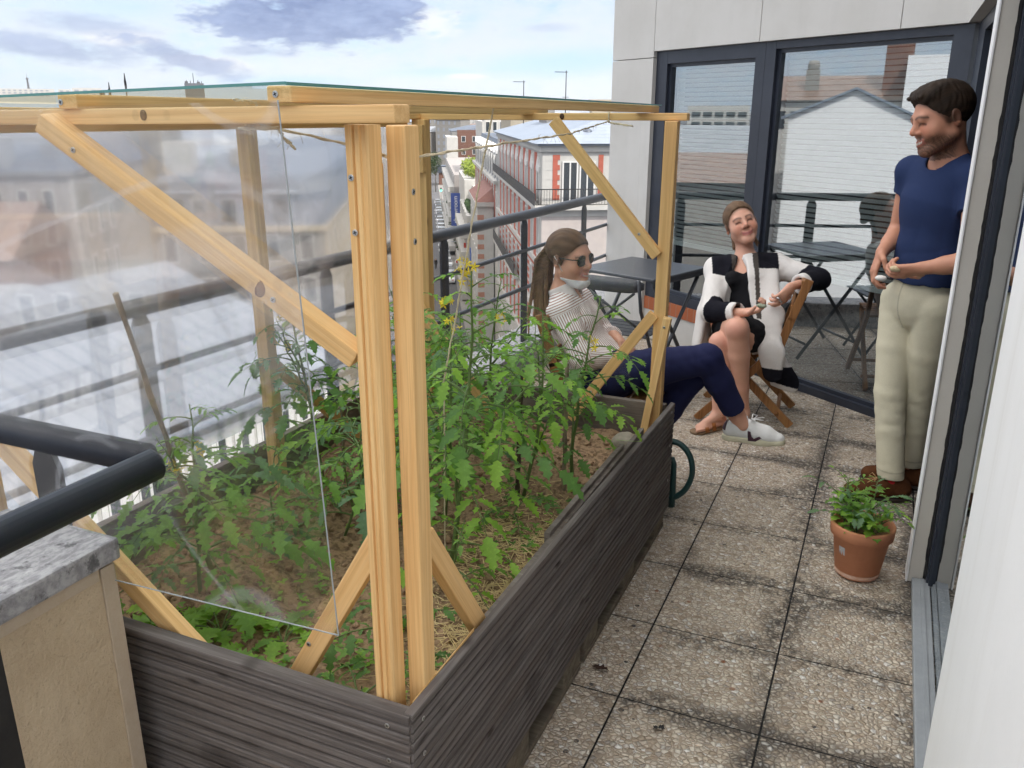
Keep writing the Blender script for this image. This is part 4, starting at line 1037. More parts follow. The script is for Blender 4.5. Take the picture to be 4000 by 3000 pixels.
# white terraced apartment blocks with roof gardens
M_leafdark = speckled('tree foliage', (.045, .085, .025), (.025, .05, .015), 1.5, .8, 0)
M_leafyel = speckled('yellow green foliage', (.22, .26, .03), (.10, .16, .02), 1.5, .8, 0)
def crown_mb(b, c, r, n, leaf, rng, flat=.8):
    for _ in range(n):
        v = Vector((rng.gauss(0, 1), rng.gauss(0, 1), rng.gauss(0, 1))).normalized() * rng.uniform(.35, 1) ** .5
        k = 1 + .3 * mnoise.noise(v * 2.3 + Vector(c))
        p = Vector(c) + Vector((v.x * r * k, v.y * r * k, v.z * r * flat * k)); a = Vector((rng.gauss(0, 1), rng.gauss(0, 1), rng.gauss(0, .6))).normalized() * leaf; d = a.orthogonal().normalized() * leaf * .6
        b.add([p - a, p + d, p + a, p - d], [(0, 1, 2, 3)])
rng = random.Random(3)
T = bld('terraced_block', 'white stepped apartment block with a leafy roof garden along the street', 118, 5.6)
wallbox(T, 0, 0, 9, 24, GZ, -12.2, M_white); wallbox(T, .4, 16, 9, 38, GZ, -8.6, M_white); wallbox(T, 1.6, .4, 9, 17, -12.2, -9.4, M_white)
for k in range(4): wallbox(T, -.9, 1, 0, 23, -15.4 - k * 2.9, -14.4 - k * 2.9, M_white, 'balcony')
windows(T, 'l', [(2.5 + 4 * i, -14.2 - k * 2.9) for i in range(6) for k in range(3)], -.002, 2.2, 1.9, 'plain')
b = MB()
for i in range(8): crown_mb(b, (1.2 + rng.uniform(0, 2.4), 18 + i * 2.4, -7.6 - GZ + rng.uniform(-.2, .5)), rng.uniform(1.0, 1.7), 260, .22, rng)
b.build('roof_garden', M_leafyel, T)
b = MB()
for i in range(6): crown_mb(b, (.8, 2 + i * 2.3, -11.7 - GZ), .7, 120, .16, rng)
b.build('roof_garden', M_leafdark, T)
T = bld('balcony_block', 'pale apartment block with stacked white balconies farther along the street', 158, 5.2)
wallbox(T, 0, 0, 10, 60, GZ, -9.5, M_pink); wallbox(T, .3, 58, 3, 76, GZ, -4.6, M_white)
for k in range(5): wallbox(T, -1.1, 1, 0, 58, -12.6 - k * 2.7, -11.7 - k * 2.7, M_white, 'balcony')
windows(T, 'l', [(3 + 5 * i, -11.6 - k * 2.7) for i in range(11) for k in range(4)], -.002, 2.4, 1.8, 'plain')
T = bld('brown_tower_block', 'large dark brown brick apartment block rising beyond the street', 228, 8.5)
wallbox(T, 0, 0, 13, 25, GZ, -3.2, M_brownb); wallbox(T, -1.4, -.2, 0, 14, GZ, -3.6, M_greyp, 'stair_tower'); wallbox(T, 5, -.12, 5.9, 0, GZ, -3.2, M_beige, 'stair_tower')
b = MB(); b.add([(-1.5, 0, -3.5 - GZ), (13, 0, -3.19 - GZ), (13, 25, -3.19 - GZ), (-1.5, 25, -3.5 - GZ), (4, 3, -2.4 - GZ), (12, 2, -1.9 - GZ), (12, 24, -1.9 - GZ), (4, 24, -2.4 - GZ)], [(3, 2, 1, 0), (4, 5, 6, 7), (0, 1, 5, 4), (1, 2, 6, 5), (2, 3, 7, 6), (3, 0, 4, 7)]); b.build('roof', M_slate, T)
windows(T, 'f', [(1.6 + 2.8 * i, -6.2 - 3.1 * k) for i in range(4) for k in range(3)], -.002, 1.1, 1.5, 'plain')
T = bld('white_rooftop_block', 'white modern block with dark strip windows above the slate roofs', 160, 10.5)
wallbox(T, 0, 0, 12, 20, GZ, -.3, M_white); wallbox(T, .5, .5, 4, 8, -.3, .3, M_white, 'lift_housing')
windows(T, 'f', [(1 + 1.3 * i, -2.2 - 2.9 * k) for i in range(8) for k in range(2)], -.002, .8, 1.9, 'plain')
T = bld('pale_party_wall_block', 'tall plain pale building rising behind the red and white facade', 96, 9.4)
wallbox(T, 0, 0, 14, 12, GZ, .75, M_cream); wallbox(T, -.1, -.1, 14.1, 12.1, .752, .95, M_zinc, 'coping')
b = MB(); b.box((3, 2, .95 - GZ), (4.2, 3, 1.4 - GZ)); b.build('chimney', M_beige, T)
T = bld('railway_bridge', 'dark railway bridge closing the far end of the street', 318, -9, 'bridge')
wallbox(T, 0, 0, 24, 7, -20.0, -17.6, M_slate, 'deck'); wallbox(T, 0, .5, 3, 6.5, GZ, -20, M_brownb, 'abutment'); wallbox(T, 14, .5, 24, 6.5, GZ, -20, M_brownb, 'abutment')
def tree(label, al, pe, h, r, m_, name='street_tree', group='trees along the street', n=700):
    T = thing(name, label, 'tree', SP(al, pe, GZ), rng.uniform(0, 6), group)
    b = MB(); b.tube([(0, 0, 0), (.1, .05, h * .45), (.0, .1, h * .8)], [.16, .12, .05], 7)
    for k in range(5): a = k * 1.3; b.tube([(.1, .05, h * .45), (math.cos(a) * r * .6, math.sin(a) * r * .6, h * .75)], [.07, .025], 5)
    b.build('trunk', M_pallet, T)
    b = MB()
    for k in range(7): crown_mb(b, (rng.uniform(-.5, .5) * r, rng.uniform(-.5, .5) * r, h * (.62 + .06 * k)), r * rng.uniform(.45, .75), n // 7, .22, rng)
    b.build('crown', m_, T)
tree('big dark green tree filling the street by the bridge', 292, 3.4, 11.5, 3.4, M_leafdark, n=1500); tree('dark tree leaning over the road at the far crossing', 300, -.4, 10.5, 3.2, M_leafdark, n=1300)
for al, lb in ((200, 'thin street tree on the pavement beside the row of cars, farthest of the four'), (183, 'thin street tree on the pavement level with the white cars'), (168, 'thin street tree on the pavement by the red shop sign'), (140, 'bare looking street tree nearest the railing')):
    tree(lb, al, 5.4, 7.5, 1.3, M_leafdark, n=240)
# signs and street things
def text_obj(name, body, size, m_, parent, M):
    c = bpy.data.curves.new(name, 'FONT'); c.body = body; c.size = size; c.extrude = .01; c.align_x = 'CENTER'; c.align_y = 'CENTER'
    o = bpy.data.objects.new('text', c); COL.objects.link(o); bpy.context.view_layer.update()
    me = bpy.data.meshes.new_from_object(o.evaluated_get(bpy.context.evaluated_depsgraph_get())); bpy.data.objects.remove(o)
    me.materials.clear(); me.materials.append(m_); o = bpy.data.objects.new(name, me); COL.objects.link(o); o.parent = parent; o.matrix_local = M; return o
T = thing('hanging_shop_sign', 'tall blue shop sign with white lettering on the building side', 'sign', SP(150, 5.2, -17.6), ST_RZ)
b = MB(); b.box((-.9, -.1, 0), (.7, .1, 5.6)); b.build('panel', mat('blue sign', (.045, .085, .32), .5), T)
M_signw = mat('white letters', (.8, .8, .8), .6)
lt = text_obj('lettering', 'showroom', 1.05, M_signw, T, Matrix.Translation((-.1, -.115, 2.8)) @ Matrix(((0, -1, 0, 0), (0, 0, -1, 0), (1, 0, 0, 0), (0, 0, 0, 1))))
T = thing('hanging_shop_sign', 'small blue vertical sign fixed low on the quoined house', 'sign', SP(106, 5.6, -16.6), ST_RZ)
b = MB(); b.box((-.35, -.06, -1.9), (.35, .06, 1.9)); b.build('panel', mat('mid blue sign', (.10, .17, .45), .5), T); b = MB(); b.box((.0, .06, -1.5), (.1, 1.2, -1.4)); b.build('bracket', M_iron, T)
T = thing('hanging_shop_sign', 'red square shop sign over the pavement', 'sign', SP(123, 6.0, -17.6), ST_RZ)
b = MB(); b.box((-.75, -.06, -1.0), (.75, .06, 1.0)); b.build('panel', mat('red sign', (.55, .06, .04), .5), T); b = MB(); b.box((.2, .06, -.2), (.3, 1.0, -.1)); b.build('bracket', M_iron, T)
T = thing('hanging_shop_sign', 'teal shop sign farther down the street', 'sign', SP(140, 5.8, -18.7), ST_RZ)
b = MB(); b.box((-.7, -.06, -.9), (.7, .06, .9)); b.build('panel', mat('teal sign', (.06, .28, .33), .5), T); b = MB(); b.box((.2, .06, -.2), (.3, 1.0, -.1)); b.build('bracket', M_iron, T)
T = thing('street_sign', 'round red and white traffic sign on a grey post', 'traffic sign', SP(137, 4.8, GZ + .12), ST_RZ)
b = MB(); b.tube([(0, 0, 0), (0, 0, 2.9)], .05, 6); b.build('post', M_alu, T)
b = MB(); b.lathe([(0, 0), (.42, 0), (.42, .04), (0, .04)], 16, Matrix(((1, 0, 0, 0), (0, 0, 1, -.11), (0, 1, 0, 2.6), (0, 0, 0, 1)))); b.build('disc', mat('sign white', (.75, .75, .75), .5), T)
b = MB(); b.lathe([(0, 0), (.26, 0), (.26, .02), (0, .02)], 16, Matrix(((1, 0, 0, 0), (0, 0, 1, -.135), (0, 1, 0, 2.6), (0, 0, 0, 1)))); b.build('symbol', mat('sign red', (.55, .04, .04), .5), T)
for al, pe, lb in ((129, 5.2, 'grey street lamp standing over the pavement near the lower rail'), (188, 5.0, 'grey street lamp rising beside the car row')):
    T = thing('street_lamp', lb, 'street lamp', SP(al, pe, GZ + .12), ST_RZ, 'street lamps')
    b = MB(); b.tube([(0, 0, 0), (0, 0, 6.5), (-.3, 0, 6.9), (-1.2, 0, 7.0)], [.09, .06, .05, .04], 7); b.build('pole', M_alu, T)
    b = MB(); b.box((-1.6, -.12, 6.93), (-1.0, .12, 7.06), bev=.03); b.build('lamp_head', M_alu, T)
T = thing('traffic_light', 'traffic light showing green at the far crossing', 'traffic light', SP(262, 4.6, GZ + .12), ST_RZ)
b = MB(); b.tube([(0, 0, 0), (0, 0, 2.6)], .07, 6); b.build('post', M_black, T)
b = MB(); b.box((-.22, -.15, 2.6), (.22, .15, 3.7), bev=.03); b.build('housing', M_black, T)
mg = bpy.data.materials.new('green lamp'); mg.use_nodes = True; mg.node_tree.nodes['Principled BSDF'].inputs['Emission Color'].default_value = (.05, 1, .55, 1); mg.node_tree.nodes['Principled BSDF'].inputs['Emission Strength'].default_value = 3; mg.node_tree.nodes['Principled BSDF'].inputs['Base Color'].default_value = (.05, .6, .35, 1)
b = MB(); b.lathe([(0, 0), (.26, 0), (0, .05)], 14, Matrix(((1, 0, 0, 0), (0, 0, 1, -.21), (0, 1, 0, 2.85), (0, 0, 0, 1)))); b.build('lamp', mg, T)
# parked cars
def car_proto():
    T = bpy.data.objects.new('parked_car', None); COL.objects.link(T)
    b = MB(); b.smooth = False
    side = [(-2.05, .28), (-2.1, .55), (-2.02, .82), (-1.2, .98), (1.55, 1.0), (2.05, .88), (2.1, .5), (2.02, .28)]
    b.prism(side, 1.72, Matrix(((0, 0, 1, -.86), (1, 0, 0, 0), (0, 1, 0, 0), (0, 0, 0, 1))))
    b.add([(-.62, -.55, 1.42), (.62, -.55, 1.42), (.62, 1.2, 1.42), (-.62, 1.2, 1.42), (-.66, -.55, 1.47), (.66, -.55, 1.47), (.66, 1.2, 1.47), (-.66, 1.2, 1.47)], [(3, 2, 1, 0), (4, 5, 6, 7), (0, 1, 5, 4), (1, 2, 6, 5), (2, 3, 7, 6), (3, 0, 4, 7)])
    b.build('body', mat('car paint', (.6, .6, .6), .25, 0, .6), T)
    b = MB(); b.add([(-.80, -1.22, .985), (.80, -1.22, .985), (.80, 1.72, .99), (-.80, 1.72, .99), (-.62, -.55, 1.42), (.62, -.55, 1.42), (.62, 1.2, 1.42), (-.62, 1.2, 1.42)], [(3, 2, 1, 0), (4, 5, 6, 7), (0, 1, 5, 4), (1, 2, 6, 5), (2, 3, 7, 6), (3, 0, 4, 7)]); b.build('glass', mat('car glass', (.02, .025, .03), .1, 0, .8), T)
    for sx in (-1, 1):
        for y_ in (-1.32, 1.32):
            b = MB(); b.lathe([(0, -.1), (.3, -.1), (.32, 0), (.3, .1), (0, .1)], 14, Matrix(((0, 0, 1, sx * .78), (1, 0, 0, y_), (0, 1, 0, .32), (0, 0, 0, 1)))); b.build('wheel', M_rubber, T)
        b = MB(); b.box((sx * .5 - .15, -2.115, .62), (sx * .5 + .15, -2.07, .74)); b.build('tail_light', mat('tail light', (.5, .02, .02), .3), T)
    return T
car0 = car_proto()
paints = {}
def paint(nm, c):
    if nm not in paints: paints[nm] = mat(nm + ' car paint', c, .25, .1, .6)
    return paints[nm]
cols = [('white', (.75, .76, .77)), ('silver', (.45, .47, .5)), ('white', (.72, .73, .75)), ('grey', (.18, .19, .2)), ('silver', (.5, .52, .55)), ('white', (.76, .76, .76)), ('dark', (.03, .03, .035)), ('red', (.35, .03, .03)), ('silver', (.46, .5, .53)), ('white', (.7, .72, .75)), ('silver', (.42, .46, .5)), ('white', (.76, .76, .77)), ('dark', (.03, .035, .04)), ('white', (.74, .74, .74)), ('white', (.7, .72, .73)), ('grey', (.2, .21, .23)), ('silver', (.5, .5, .52)), ('white', (.7, .7, .7))]
where = ['nearest the lower rail', 'next but nearest the lower rail', 'under the middle rail', 'just above the middle rail', 'beside the thin street tree near the rail', 'behind the dark walker', 'under the upper handrail', 'hidden partly by the upper handrail', 'just beyond the upper handrail', 'second beyond the upper handrail', 'third beyond the upper handrail', 'fourth beyond the upper handrail', 'fifth beyond the upper handrail', 'opposite the tall blue sign', 'past the tall blue sign', 'third from the far crossing', 'second from the far crossing', 'closest to the far crossing']
al = 134.0
for i, (cn, cc) in enumerate(cols):
    o = car0 if i == 0 else copy_tree(car0)
    o.location = SP(al, 3.35 + rng.uniform(-.08, .08), GZ); o.rotation_euler = (0, 0, ST_RZ)
    tag(o, f'{cn} car parked in the street row, {where[i]}', 'car', 'cars parked along the kerb')
    for ch in o.children:
        if ch.name.startswith('body'):
            if i: ch.data = ch.data.copy()
            ch.data.materials[0] = paint(cn, cc)
    al += 6.6 + rng.uniform(-.3, .6)
# buildings on the left of the street, blurred through the panes
T = bld('cream_corner_building', 'cream building with blue grey mansard roof behind the hazy side pane', 63, -7.4)
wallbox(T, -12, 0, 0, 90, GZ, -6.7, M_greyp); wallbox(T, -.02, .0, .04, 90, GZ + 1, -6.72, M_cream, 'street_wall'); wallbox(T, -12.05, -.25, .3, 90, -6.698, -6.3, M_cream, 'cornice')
b = MB(); zz = [-6.29 - GZ, -3.4 - GZ, -2.4 - GZ]
b.add([(-12, 0, zz[0]), (.2, 0, zz[0]), (.2, 90, zz[0]), (-12, 90, zz[0]), (-12, 2.0, zz[1]), (-1.6, 2.0, zz[1]), (-1.6, 90, zz[1]), (-12, 90, zz[1]), (-12, 4.5, zz[2]), (-4.5, 4.5, zz[2]), (-4.5, 90, zz[2]), (-12, 90, zz[2])],
      [(3, 2, 1, 0), (0, 1, 5, 4), (1, 2, 6, 5), (2, 3, 7, 6), (3, 0, 4, 7), (4, 5, 9, 8), (5, 6, 10, 9), (6, 7, 11, 10), (7, 4, 8, 11), (8, 9, 10, 11)]); b.build('roof', M_slate, T)
for i in range(3):
    x_ = -10.2 + i * 3.6
    b = MB(); b.box((x_ - .9, .15, -6.2 - GZ), (x_ + .9, 2.4, -4.1 - GZ)); b.box((x_ - 1.05, .0, -4.1 - GZ), (x_ + 1.05, 2.6, -3.95 - GZ)); dm = b.build('dormer', M_zinc_b, T)
    b = MB(); b.box((x_ - .5, .1, -6.0 - GZ), (x_ + .5, .148, -4.4 - GZ)); b.build('pane', M_winglass, dm)
b = MB(); b.box((-7.2, 5, -3 - GZ), (-5.9, 7, -1.2 - GZ)); b.build('chimney', M_beige, T); b = MB(); b.box((-11.6, 3, -3 - GZ), (-9.6, 5, -.6 - GZ)); b.build('chimney', M_white, T)
windows(T, 'f', [(-10.9 + 2.4 * i, -8.9 - 3.1 * k) for i in range(5) for k in range(4)], -.002, 1.05, 2.0, 'plain')
windows(T, 'r', [(2.5 + 4 * i, -9.2 - 3.1 * k) for i in range(10) for k in range(4)], .042, 1.3, 2.2, 'plain')
T = bld('grey_apartment_house', 'grey beige apartment house with blank side wall and dark roof behind the hazy pane', 50, -19.4)
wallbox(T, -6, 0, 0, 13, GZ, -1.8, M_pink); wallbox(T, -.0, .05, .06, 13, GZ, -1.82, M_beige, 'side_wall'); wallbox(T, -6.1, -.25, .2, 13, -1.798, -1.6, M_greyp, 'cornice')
hip_roof(T, -6, 0, 0.0, 13, -1.59, .35, 1.3, M_slate)
windows(T, 'f', [(-1.3 - 1.35 * i, -4.3 - 2.7 * k) for i in range(4) for k in range(5)], -.002, .62, 1.75, 'plain')
windows(T, 'r', [(1.6 + 1.8 * i, -5.3 - 2.7 * k) for i in range(3) for k in range(4)], .062, .7, 1.6, 'plain')
wallbox(T, -.14, -.06, .09, -.002, GZ, -1.82, M_white, 'downpipe'); 
T = bld('brown_tiled_house', 'house with brown tiled roof and pale gable behind the upper pane corner', 44, -19.5)
wallbox(T, -9, -1, -.6, 7, GZ, -5.3, M_brownb); wallbox(T, -9, -1.1, -1.3, -1.002, GZ, -4.5, M_pink, 'gable')
b = MB(); b.add([(-9, -1.2, -5.29 - GZ), (-.4, -1.2, -5.29 - GZ), (-.4, 7, -5.29 - GZ), (-9, 7, -5.29 - GZ), (-9, 3, -2.9 - GZ), (-.4, 3, -2.9 - GZ)], [(0, 1, 5, 4), (1, 2, 5), (2, 3, 4, 5), (3, 0, 4), (3, 2, 1, 0)]); b.build('roof', M_tile, T)
windows(T, 'f', [(-2.4 - 1.5 * i, -7.4) for i in range(4)], -1.102, .7, 1.5, 'plain')
T = bld('white_gabled_house', 'low white house with chimney between the zinc roof and tiled house', 37, -18.6)
wallbox(T, -6, 0, 2.3, 5, GZ, -7.1, M_white); hip_roof(T, -6, 0, 2.3, 5, -7.098, -5.9, 2.2, M_zinc, over=.3)
b = MB(); b.box((-3.3, 1.8, -6.6 - GZ), (-2.2, 2.6, -4.9 - GZ)); b.box((-3.15, 1.9, -4.9 - GZ), (-2.85, 2.3, -4.55 - GZ)); b.box((-2.65, 1.9, -4.9 - GZ), (-2.35, 2.3, -4.55 - GZ)); b.build('chimney', M_cream, T)
# low building across the gap: pale zinc roof sloping towards the terrace
T = thing('zinc_roofed_building', 'low building with broad pale standing seam zinc roof and white casement windows below the railing', 'building', (-20, 17, GZ), 0)
b = MB(); b.box((-14, -12, 0), (-.2, 11, -8.25 - GZ)); b.build('wall', M_white, T)
b = MB(); b.add([(.25, -12.2, -8.10 - GZ), (.25, 11.2, -8.10 - GZ), (-9.2, 11.2, -4.75 - GZ), (-9.2, -12.2, -4.75 - GZ), (.25, -12.2, -8.22 - GZ), (.25, 11.2, -8.22 - GZ), (-9.2, 11.2, -4.87 - GZ), (-9.2, -12.2, -4.87 - GZ)], [(0, 1, 2, 3), (7, 6, 5, 4), (0, 4, 5, 1), (1, 5, 6, 2), (2, 6, 7, 3), (3, 7, 4, 0)])
b.cur = 1
for i in range(33): b.box((0, -.045, 0), (10.0, .045, .06), Matrix.Translation((.25, -11.8 + i * .70, -8.098 - GZ)) @ Matrix.Rotation(math.atan2(3.35, -9.45), 4, 'Y').inverted())
b.build('roof', [speckled('weathered zinc', (.20, .218, .25), (.165, .183, .215), .8, .45, .05), speckled('zinc seam', (.09, .11, .15), (.07, .09, .13), .8, .5, 0)], T)
b = MB(); b.tube([(.32, -12.2, -8.2 - GZ), (.32, 11.2, -8.2 - GZ)], .09, 8); b.build('gutter', M_zinc_b, T)
windows(T, 'r', [(-11 + 1.15 * i, -10.1) for i in range(19)], -.198, .5, 1.7, 'shutter'); windows(T, 'r', [(-11 + 2.3 * i, -13.4) for i in range(9)], -.198, .9, 1.9, 'shutter')
T2 = thing('small_skylight', 'small skylight set into the pale zinc roof', 'skylight', (-24.5, 13.5, -6.45), 0); b = MB(); b.box((-.6, -.5, -.1), (.6, .5, .14), Matrix.Rotation(-math.atan2(3.35, -9.45) + math.pi if False else .341, 4, 'Y')); b.build('frame', M_alu, T2)
b = MB(); b.box((-.5, -.42, .142), (.5, .42, .16), Matrix.Rotation(.341, 4, 'Y')); b.build('pane', M_winglass, T2)

# -- what the window panes mirror: houses across the street to the left of the camera
def RP(azd, D): return Vector((4.691 + math.sin(R_(azd)) * D, 6.203 + math.cos(R_(azd)) * D, 0))
def facing_house(name, label, az0, az1, D, z_eave0, z_eave1, depth, m_, base=GZ):
    a = RP(az0, D); c = RP(az1, D)         # left and right as mirrored
    x = (c - a).normalized(); y = Vector((x.y, -x.x, 0))
    if y.dot(RP((az0 + az1) / 2, D) - Vector((4.69, 6.2, 0))) < 0: y = -y
    T = thing(name, label, 'building', (0, 0, 0)); Mx = Matrix((x, y, Vector((0, 0, 1)))).transposed().to_4x4(); Mx.translation = Vector((a.x, a.y, 0)); T.matrix_world = Mx
    L = (c - a).length
    b = MB(); b.add([(0, 0, base), (L, 0, base), (L, depth, base), (0, depth, base), (0, 0, z_eave0), (L, 0, z_eave1), (L, depth, z_eave1), (0, depth, z_eave0)], [(0, 1, 2, 3), (7, 6, 5, 4), (4, 5, 1, 0), (5, 6, 2, 1), (6, 7, 3, 2), (7, 4, 0, 3)]) ; b.build('wall', m_, T)
    return T, L
T, L = facing_house('white_gable_house', 'plain white gabled house mirrored in the large window', -99.27, -106.3, 60, 1.27, 1.27, 14, M_bwhite)
ap = L * .53; zt = 2.85
b = MB(); b.add([(0, .0, 1.27), (L, 0, 1.27), (ap, 0, zt), (0, 14, 1.27), (L, 14, 1.27), (ap, 14, zt)], [(2, 1, 0), (3, 4, 5), (0, 3, 5, 2), (2, 5, 4, 1), (0, 1, 4, 3)]); b.build('gable', M_bwhite, T)
b = MB()
for (xa, za, xb, zb) in ((-.45, 1.10, ap, zt + .03), (ap, zt + .03, L + .45, 1.10)):
    b.add([(xa, -.25, za), (xb, -.25, zb), (xb, 14.2, zb), (xa, 14.2, za), (xa, -.25, za + .16), (xb, -.25, zb + .16), (xb, 14.2, zb + .16), (xa, 14.2, za + .16)], [(3, 2, 1, 0), (4, 5, 6, 7), (0, 1, 5, 4), (1, 2, 6, 5), (2, 3, 7, 6), (3, 0, 4, 7)])
b.build('roof', M_zinc_b, T)
T, L = facing_house('tiled_roof_house', 'house with long brown tiled roof mirrored behind the white gable', -97.6, -105.9, 78, 2.5, 2.5, 9, M_white)
b = MB(); b.add([(-.2, -.4, 2.45), (L, -.4, 2.45), (L, 4.5, 4.5), (.9, 4.5, 4.5), (L, 9.3, 2.45), (-.2, 9.3, 2.45)], [(3, 2, 1, 0), (5, 4, 2, 3), (0, 5, 3), (1, 2, 4), (0, 1, 4, 5)]); b.build('roof', M_tile, T)
b = MB(); b.box((3.3, 1.5, 2.6), (4.4, 2.6, 4.9)); b.lathe([(.45, 0), (.5, .3), (.4, .7), (0, .75)], 12, Matrix.Translation((3.85, 2.05, 4.9))); b.build('chimney', M_beige, T)
windows(T, 'f', [], 0, 1, 1)
b = MB(); b.box((1.2, -.06, .2), (2.0, -.002, 1.6)); b.box((2.4, -.06, .2), (3.2, -.002, 1.6)); b.build('window', M_winglass, T)
T, L = facing_house('brick_chimney_building', 'brown brick chimney wall mirrored above the tiled roof', -104.4, -105.9, 79, 7.0, 7.0, 2, M_brownb)
T, L = facing_house('white_roof_building', 'white building with flat roof mirrored at the right of the large window', -105.6, -111, 76, 5.7, 5.7, 12, M_bwhite)
T, L = facing_house('long_white_apartments', 'long white apartment block mirrored in the narrow window', -93.2, -97.0, 300, 3.1, 3.3, 14, M_white)
b = MB()
for k in range(2):
    for i in range(5): b.box((1.5 + i * 3.7, -.3, -.2 - k * 3.1), (4.2 + i * 3.7, -.01, 1.2 - k * 3.1))
b.build('window', M_winglass, T)
T, L = facing_house('blue_zinc_house', 'zinc roofed house mirrored low in the narrow window', -91.5, -97.6, 95, -3.6, -3.6, 12, M_cream)
b = MB(); b.add([(-.3, -.4, -3.7), (L + .3, -.4, -3.7), (L + .3, 6, .1), (-.3, 6, .1), (L + .3, 12, -3.7), (-.3, 12, -3.7)], [(3, 2, 1, 0), (5, 4, 2, 3), (0, 5, 3), (1, 2, 4), (0, 1, 4, 5)]); b.build('roof', M_zinc, T)
T, L = facing_house('beige_brick_house', 'beige brick house with tiled roof mirrored below the zinc roof', -90.5, -98.0, 52, -2.3, -2.3, 10, M_beige)
b = MB(); b.add([(-.3, -.4, -2.35), (L + .3, -.4, -2.35), (L + .3, 5, -.9), (-.3, 5, -.9), (L + .3, 10.4, -2.35), (-.3, 10.4, -2.35)], [(3, 2, 1, 0), (5, 4, 2, 3), (0, 5, 3), (1, 2, 4), (0, 1, 4, 5)]); b.build('roof', M_tile, T)

# -- skyline
def AZ(azd, D, z=0): return Vector((math.sin(R_(azd)) * D, math.cos(R_(azd)) * D, z))
def lattice_tower():
    D = 8750; o = AZ(-52.02, D, GZ); T = thing('lattice_tower', 'tall wrought iron lattice tower far away on the skyline', 'tower', o, R_(20))
    M_tw = mat('brown iron lattice', (.05, .036, .036), .7)
    def hw(z): return 3.0 + 59 * math.exp(-z / 62.0) if z < 276 else 3.0
    zs = [0, 20, 40, 57, 75, 95, 115, 135, 155, 175, 195, 215, 235, 255, 276]
    b = MB()
    for sx in (-1, 1):
        for sy in (-1, 1):
            for off in (0.0, 1.0):
                pts = []
                for z in zs:
                    w = hw(z); iw = max(0, w - (12 * (1 - z / 130) if z < 130 else 0) * off); pts.append((sx * iw, sy * iw, z))
                b.tube(pts, [3.6 * (1 - .5 * z / 276) for z in zs], 4, smooth=False)
    b.build('leg', M_tw, T)
    b = MB()
    for i in range(len(zs) - 1):
        za, zb = zs[i], zs[i + 1]
        for (ax, ay), (bx, by) in (((-1, -1), (1, -1)), ((1, -1), (1, 1)), ((1, 1), (-1, 1)), ((-1, 1), (-1, -1))):
            wa, wb = hw(za), hw(zb)
            if za >= 57:
                b.tube([(ax * wa, ay * wa, za), (bx * wb, by * wb, zb)], 1.5, 3, smooth=False); b.tube([(bx * wa, by * wa, za), (ax * wb, ay * wb, zb)], .9, 3, smooth=False)
            b.tube([(ax * wb, ay * wb, zb), (bx * wb, by * wb, zb)], .8, 3, smooth=False)
    b.build('bracing', M_tw, T)
    b = MB(); b.box((-36, -36, 54), (36, 36, 60)); b.box((-20, -20, 113), (20, 20, 119)); b.box((-8, -8, 272), (8, 8, 284)); b.build('platform', M_tw, T)
    b = MB(); b.tube([(0, 0, 284), (0, 0, 296), (0, 0, 324)], [4.5, 1.6, .8], 6); b.build('mast', M_tw, T)
lattice_tower()
def slab_tower(name, label, az0, az1, D, ztop, m_, extra=0):
    a = AZ(az0, D); c = AZ(az1, D); x = (c - a).normalized(); T = thing(name, label, 'building', (a.x, a.y, GZ)); L = (c - a).length; y = Vector((-x.y, x.x, 0))
    T.rotation_euler = (0, 0, math.atan2(x.y, x.x))
    b = MB(); b.box((0, 0, 0), (L, L * .4, ztop - GZ)); b.build('wall', m_, T)
    return T, L
T, L = slab_tower('dark_office_tower', 'dark office tower with aerials on the far skyline', -43.75, -42.65, 3200, 87, mat('dark tower glazing', (.06, .065, .075), .4))
b = MB()
for (x_, h_) in ((8, 10), (20, 8), (30, 32), (44, 10), (55, 7)): b.tube([(x_, 5, 87 - GZ), (x_, 5, 87 - GZ + h_)], 1.2, 4)
b.box((2, 2, 87 - GZ), (12, 12, 93 - GZ)); b.box((40, 2, 87 - GZ), (50, 12, 92 - GZ)); b.build('aerial', M_iron, T)
M_windst = mat('strip windows', (.25, .27, .3), .4)
for (az0, az1, D, zt_, lb) in ((-54.2, -50.75, 1500, 31, 'long white housing slab on the skyline left of the iron tower'), (-50.55, -49.9, 1300, 27, 'short white housing slab right of the iron tower'), (-49.85, -48.3, 900, 20.5, 'white box shaped rooftop block on the skyline')):
    T, L = slab_tower('skyline_block', lb, az0, az1, D, zt_, M_white); T['group'] = 'white blocks on the skyline'
    for k in range(3):
        b = MB(); n_ = int(L / 7)
        for i in range(n_): b.box((2 + i * 7, -.4, zt_ - GZ - 3.2 - k * 3.5), (5.5 + i * 7, -.05, zt_ - GZ - 1.6 - k * 3.5))
        b.build('window_strip', M_windst, T)
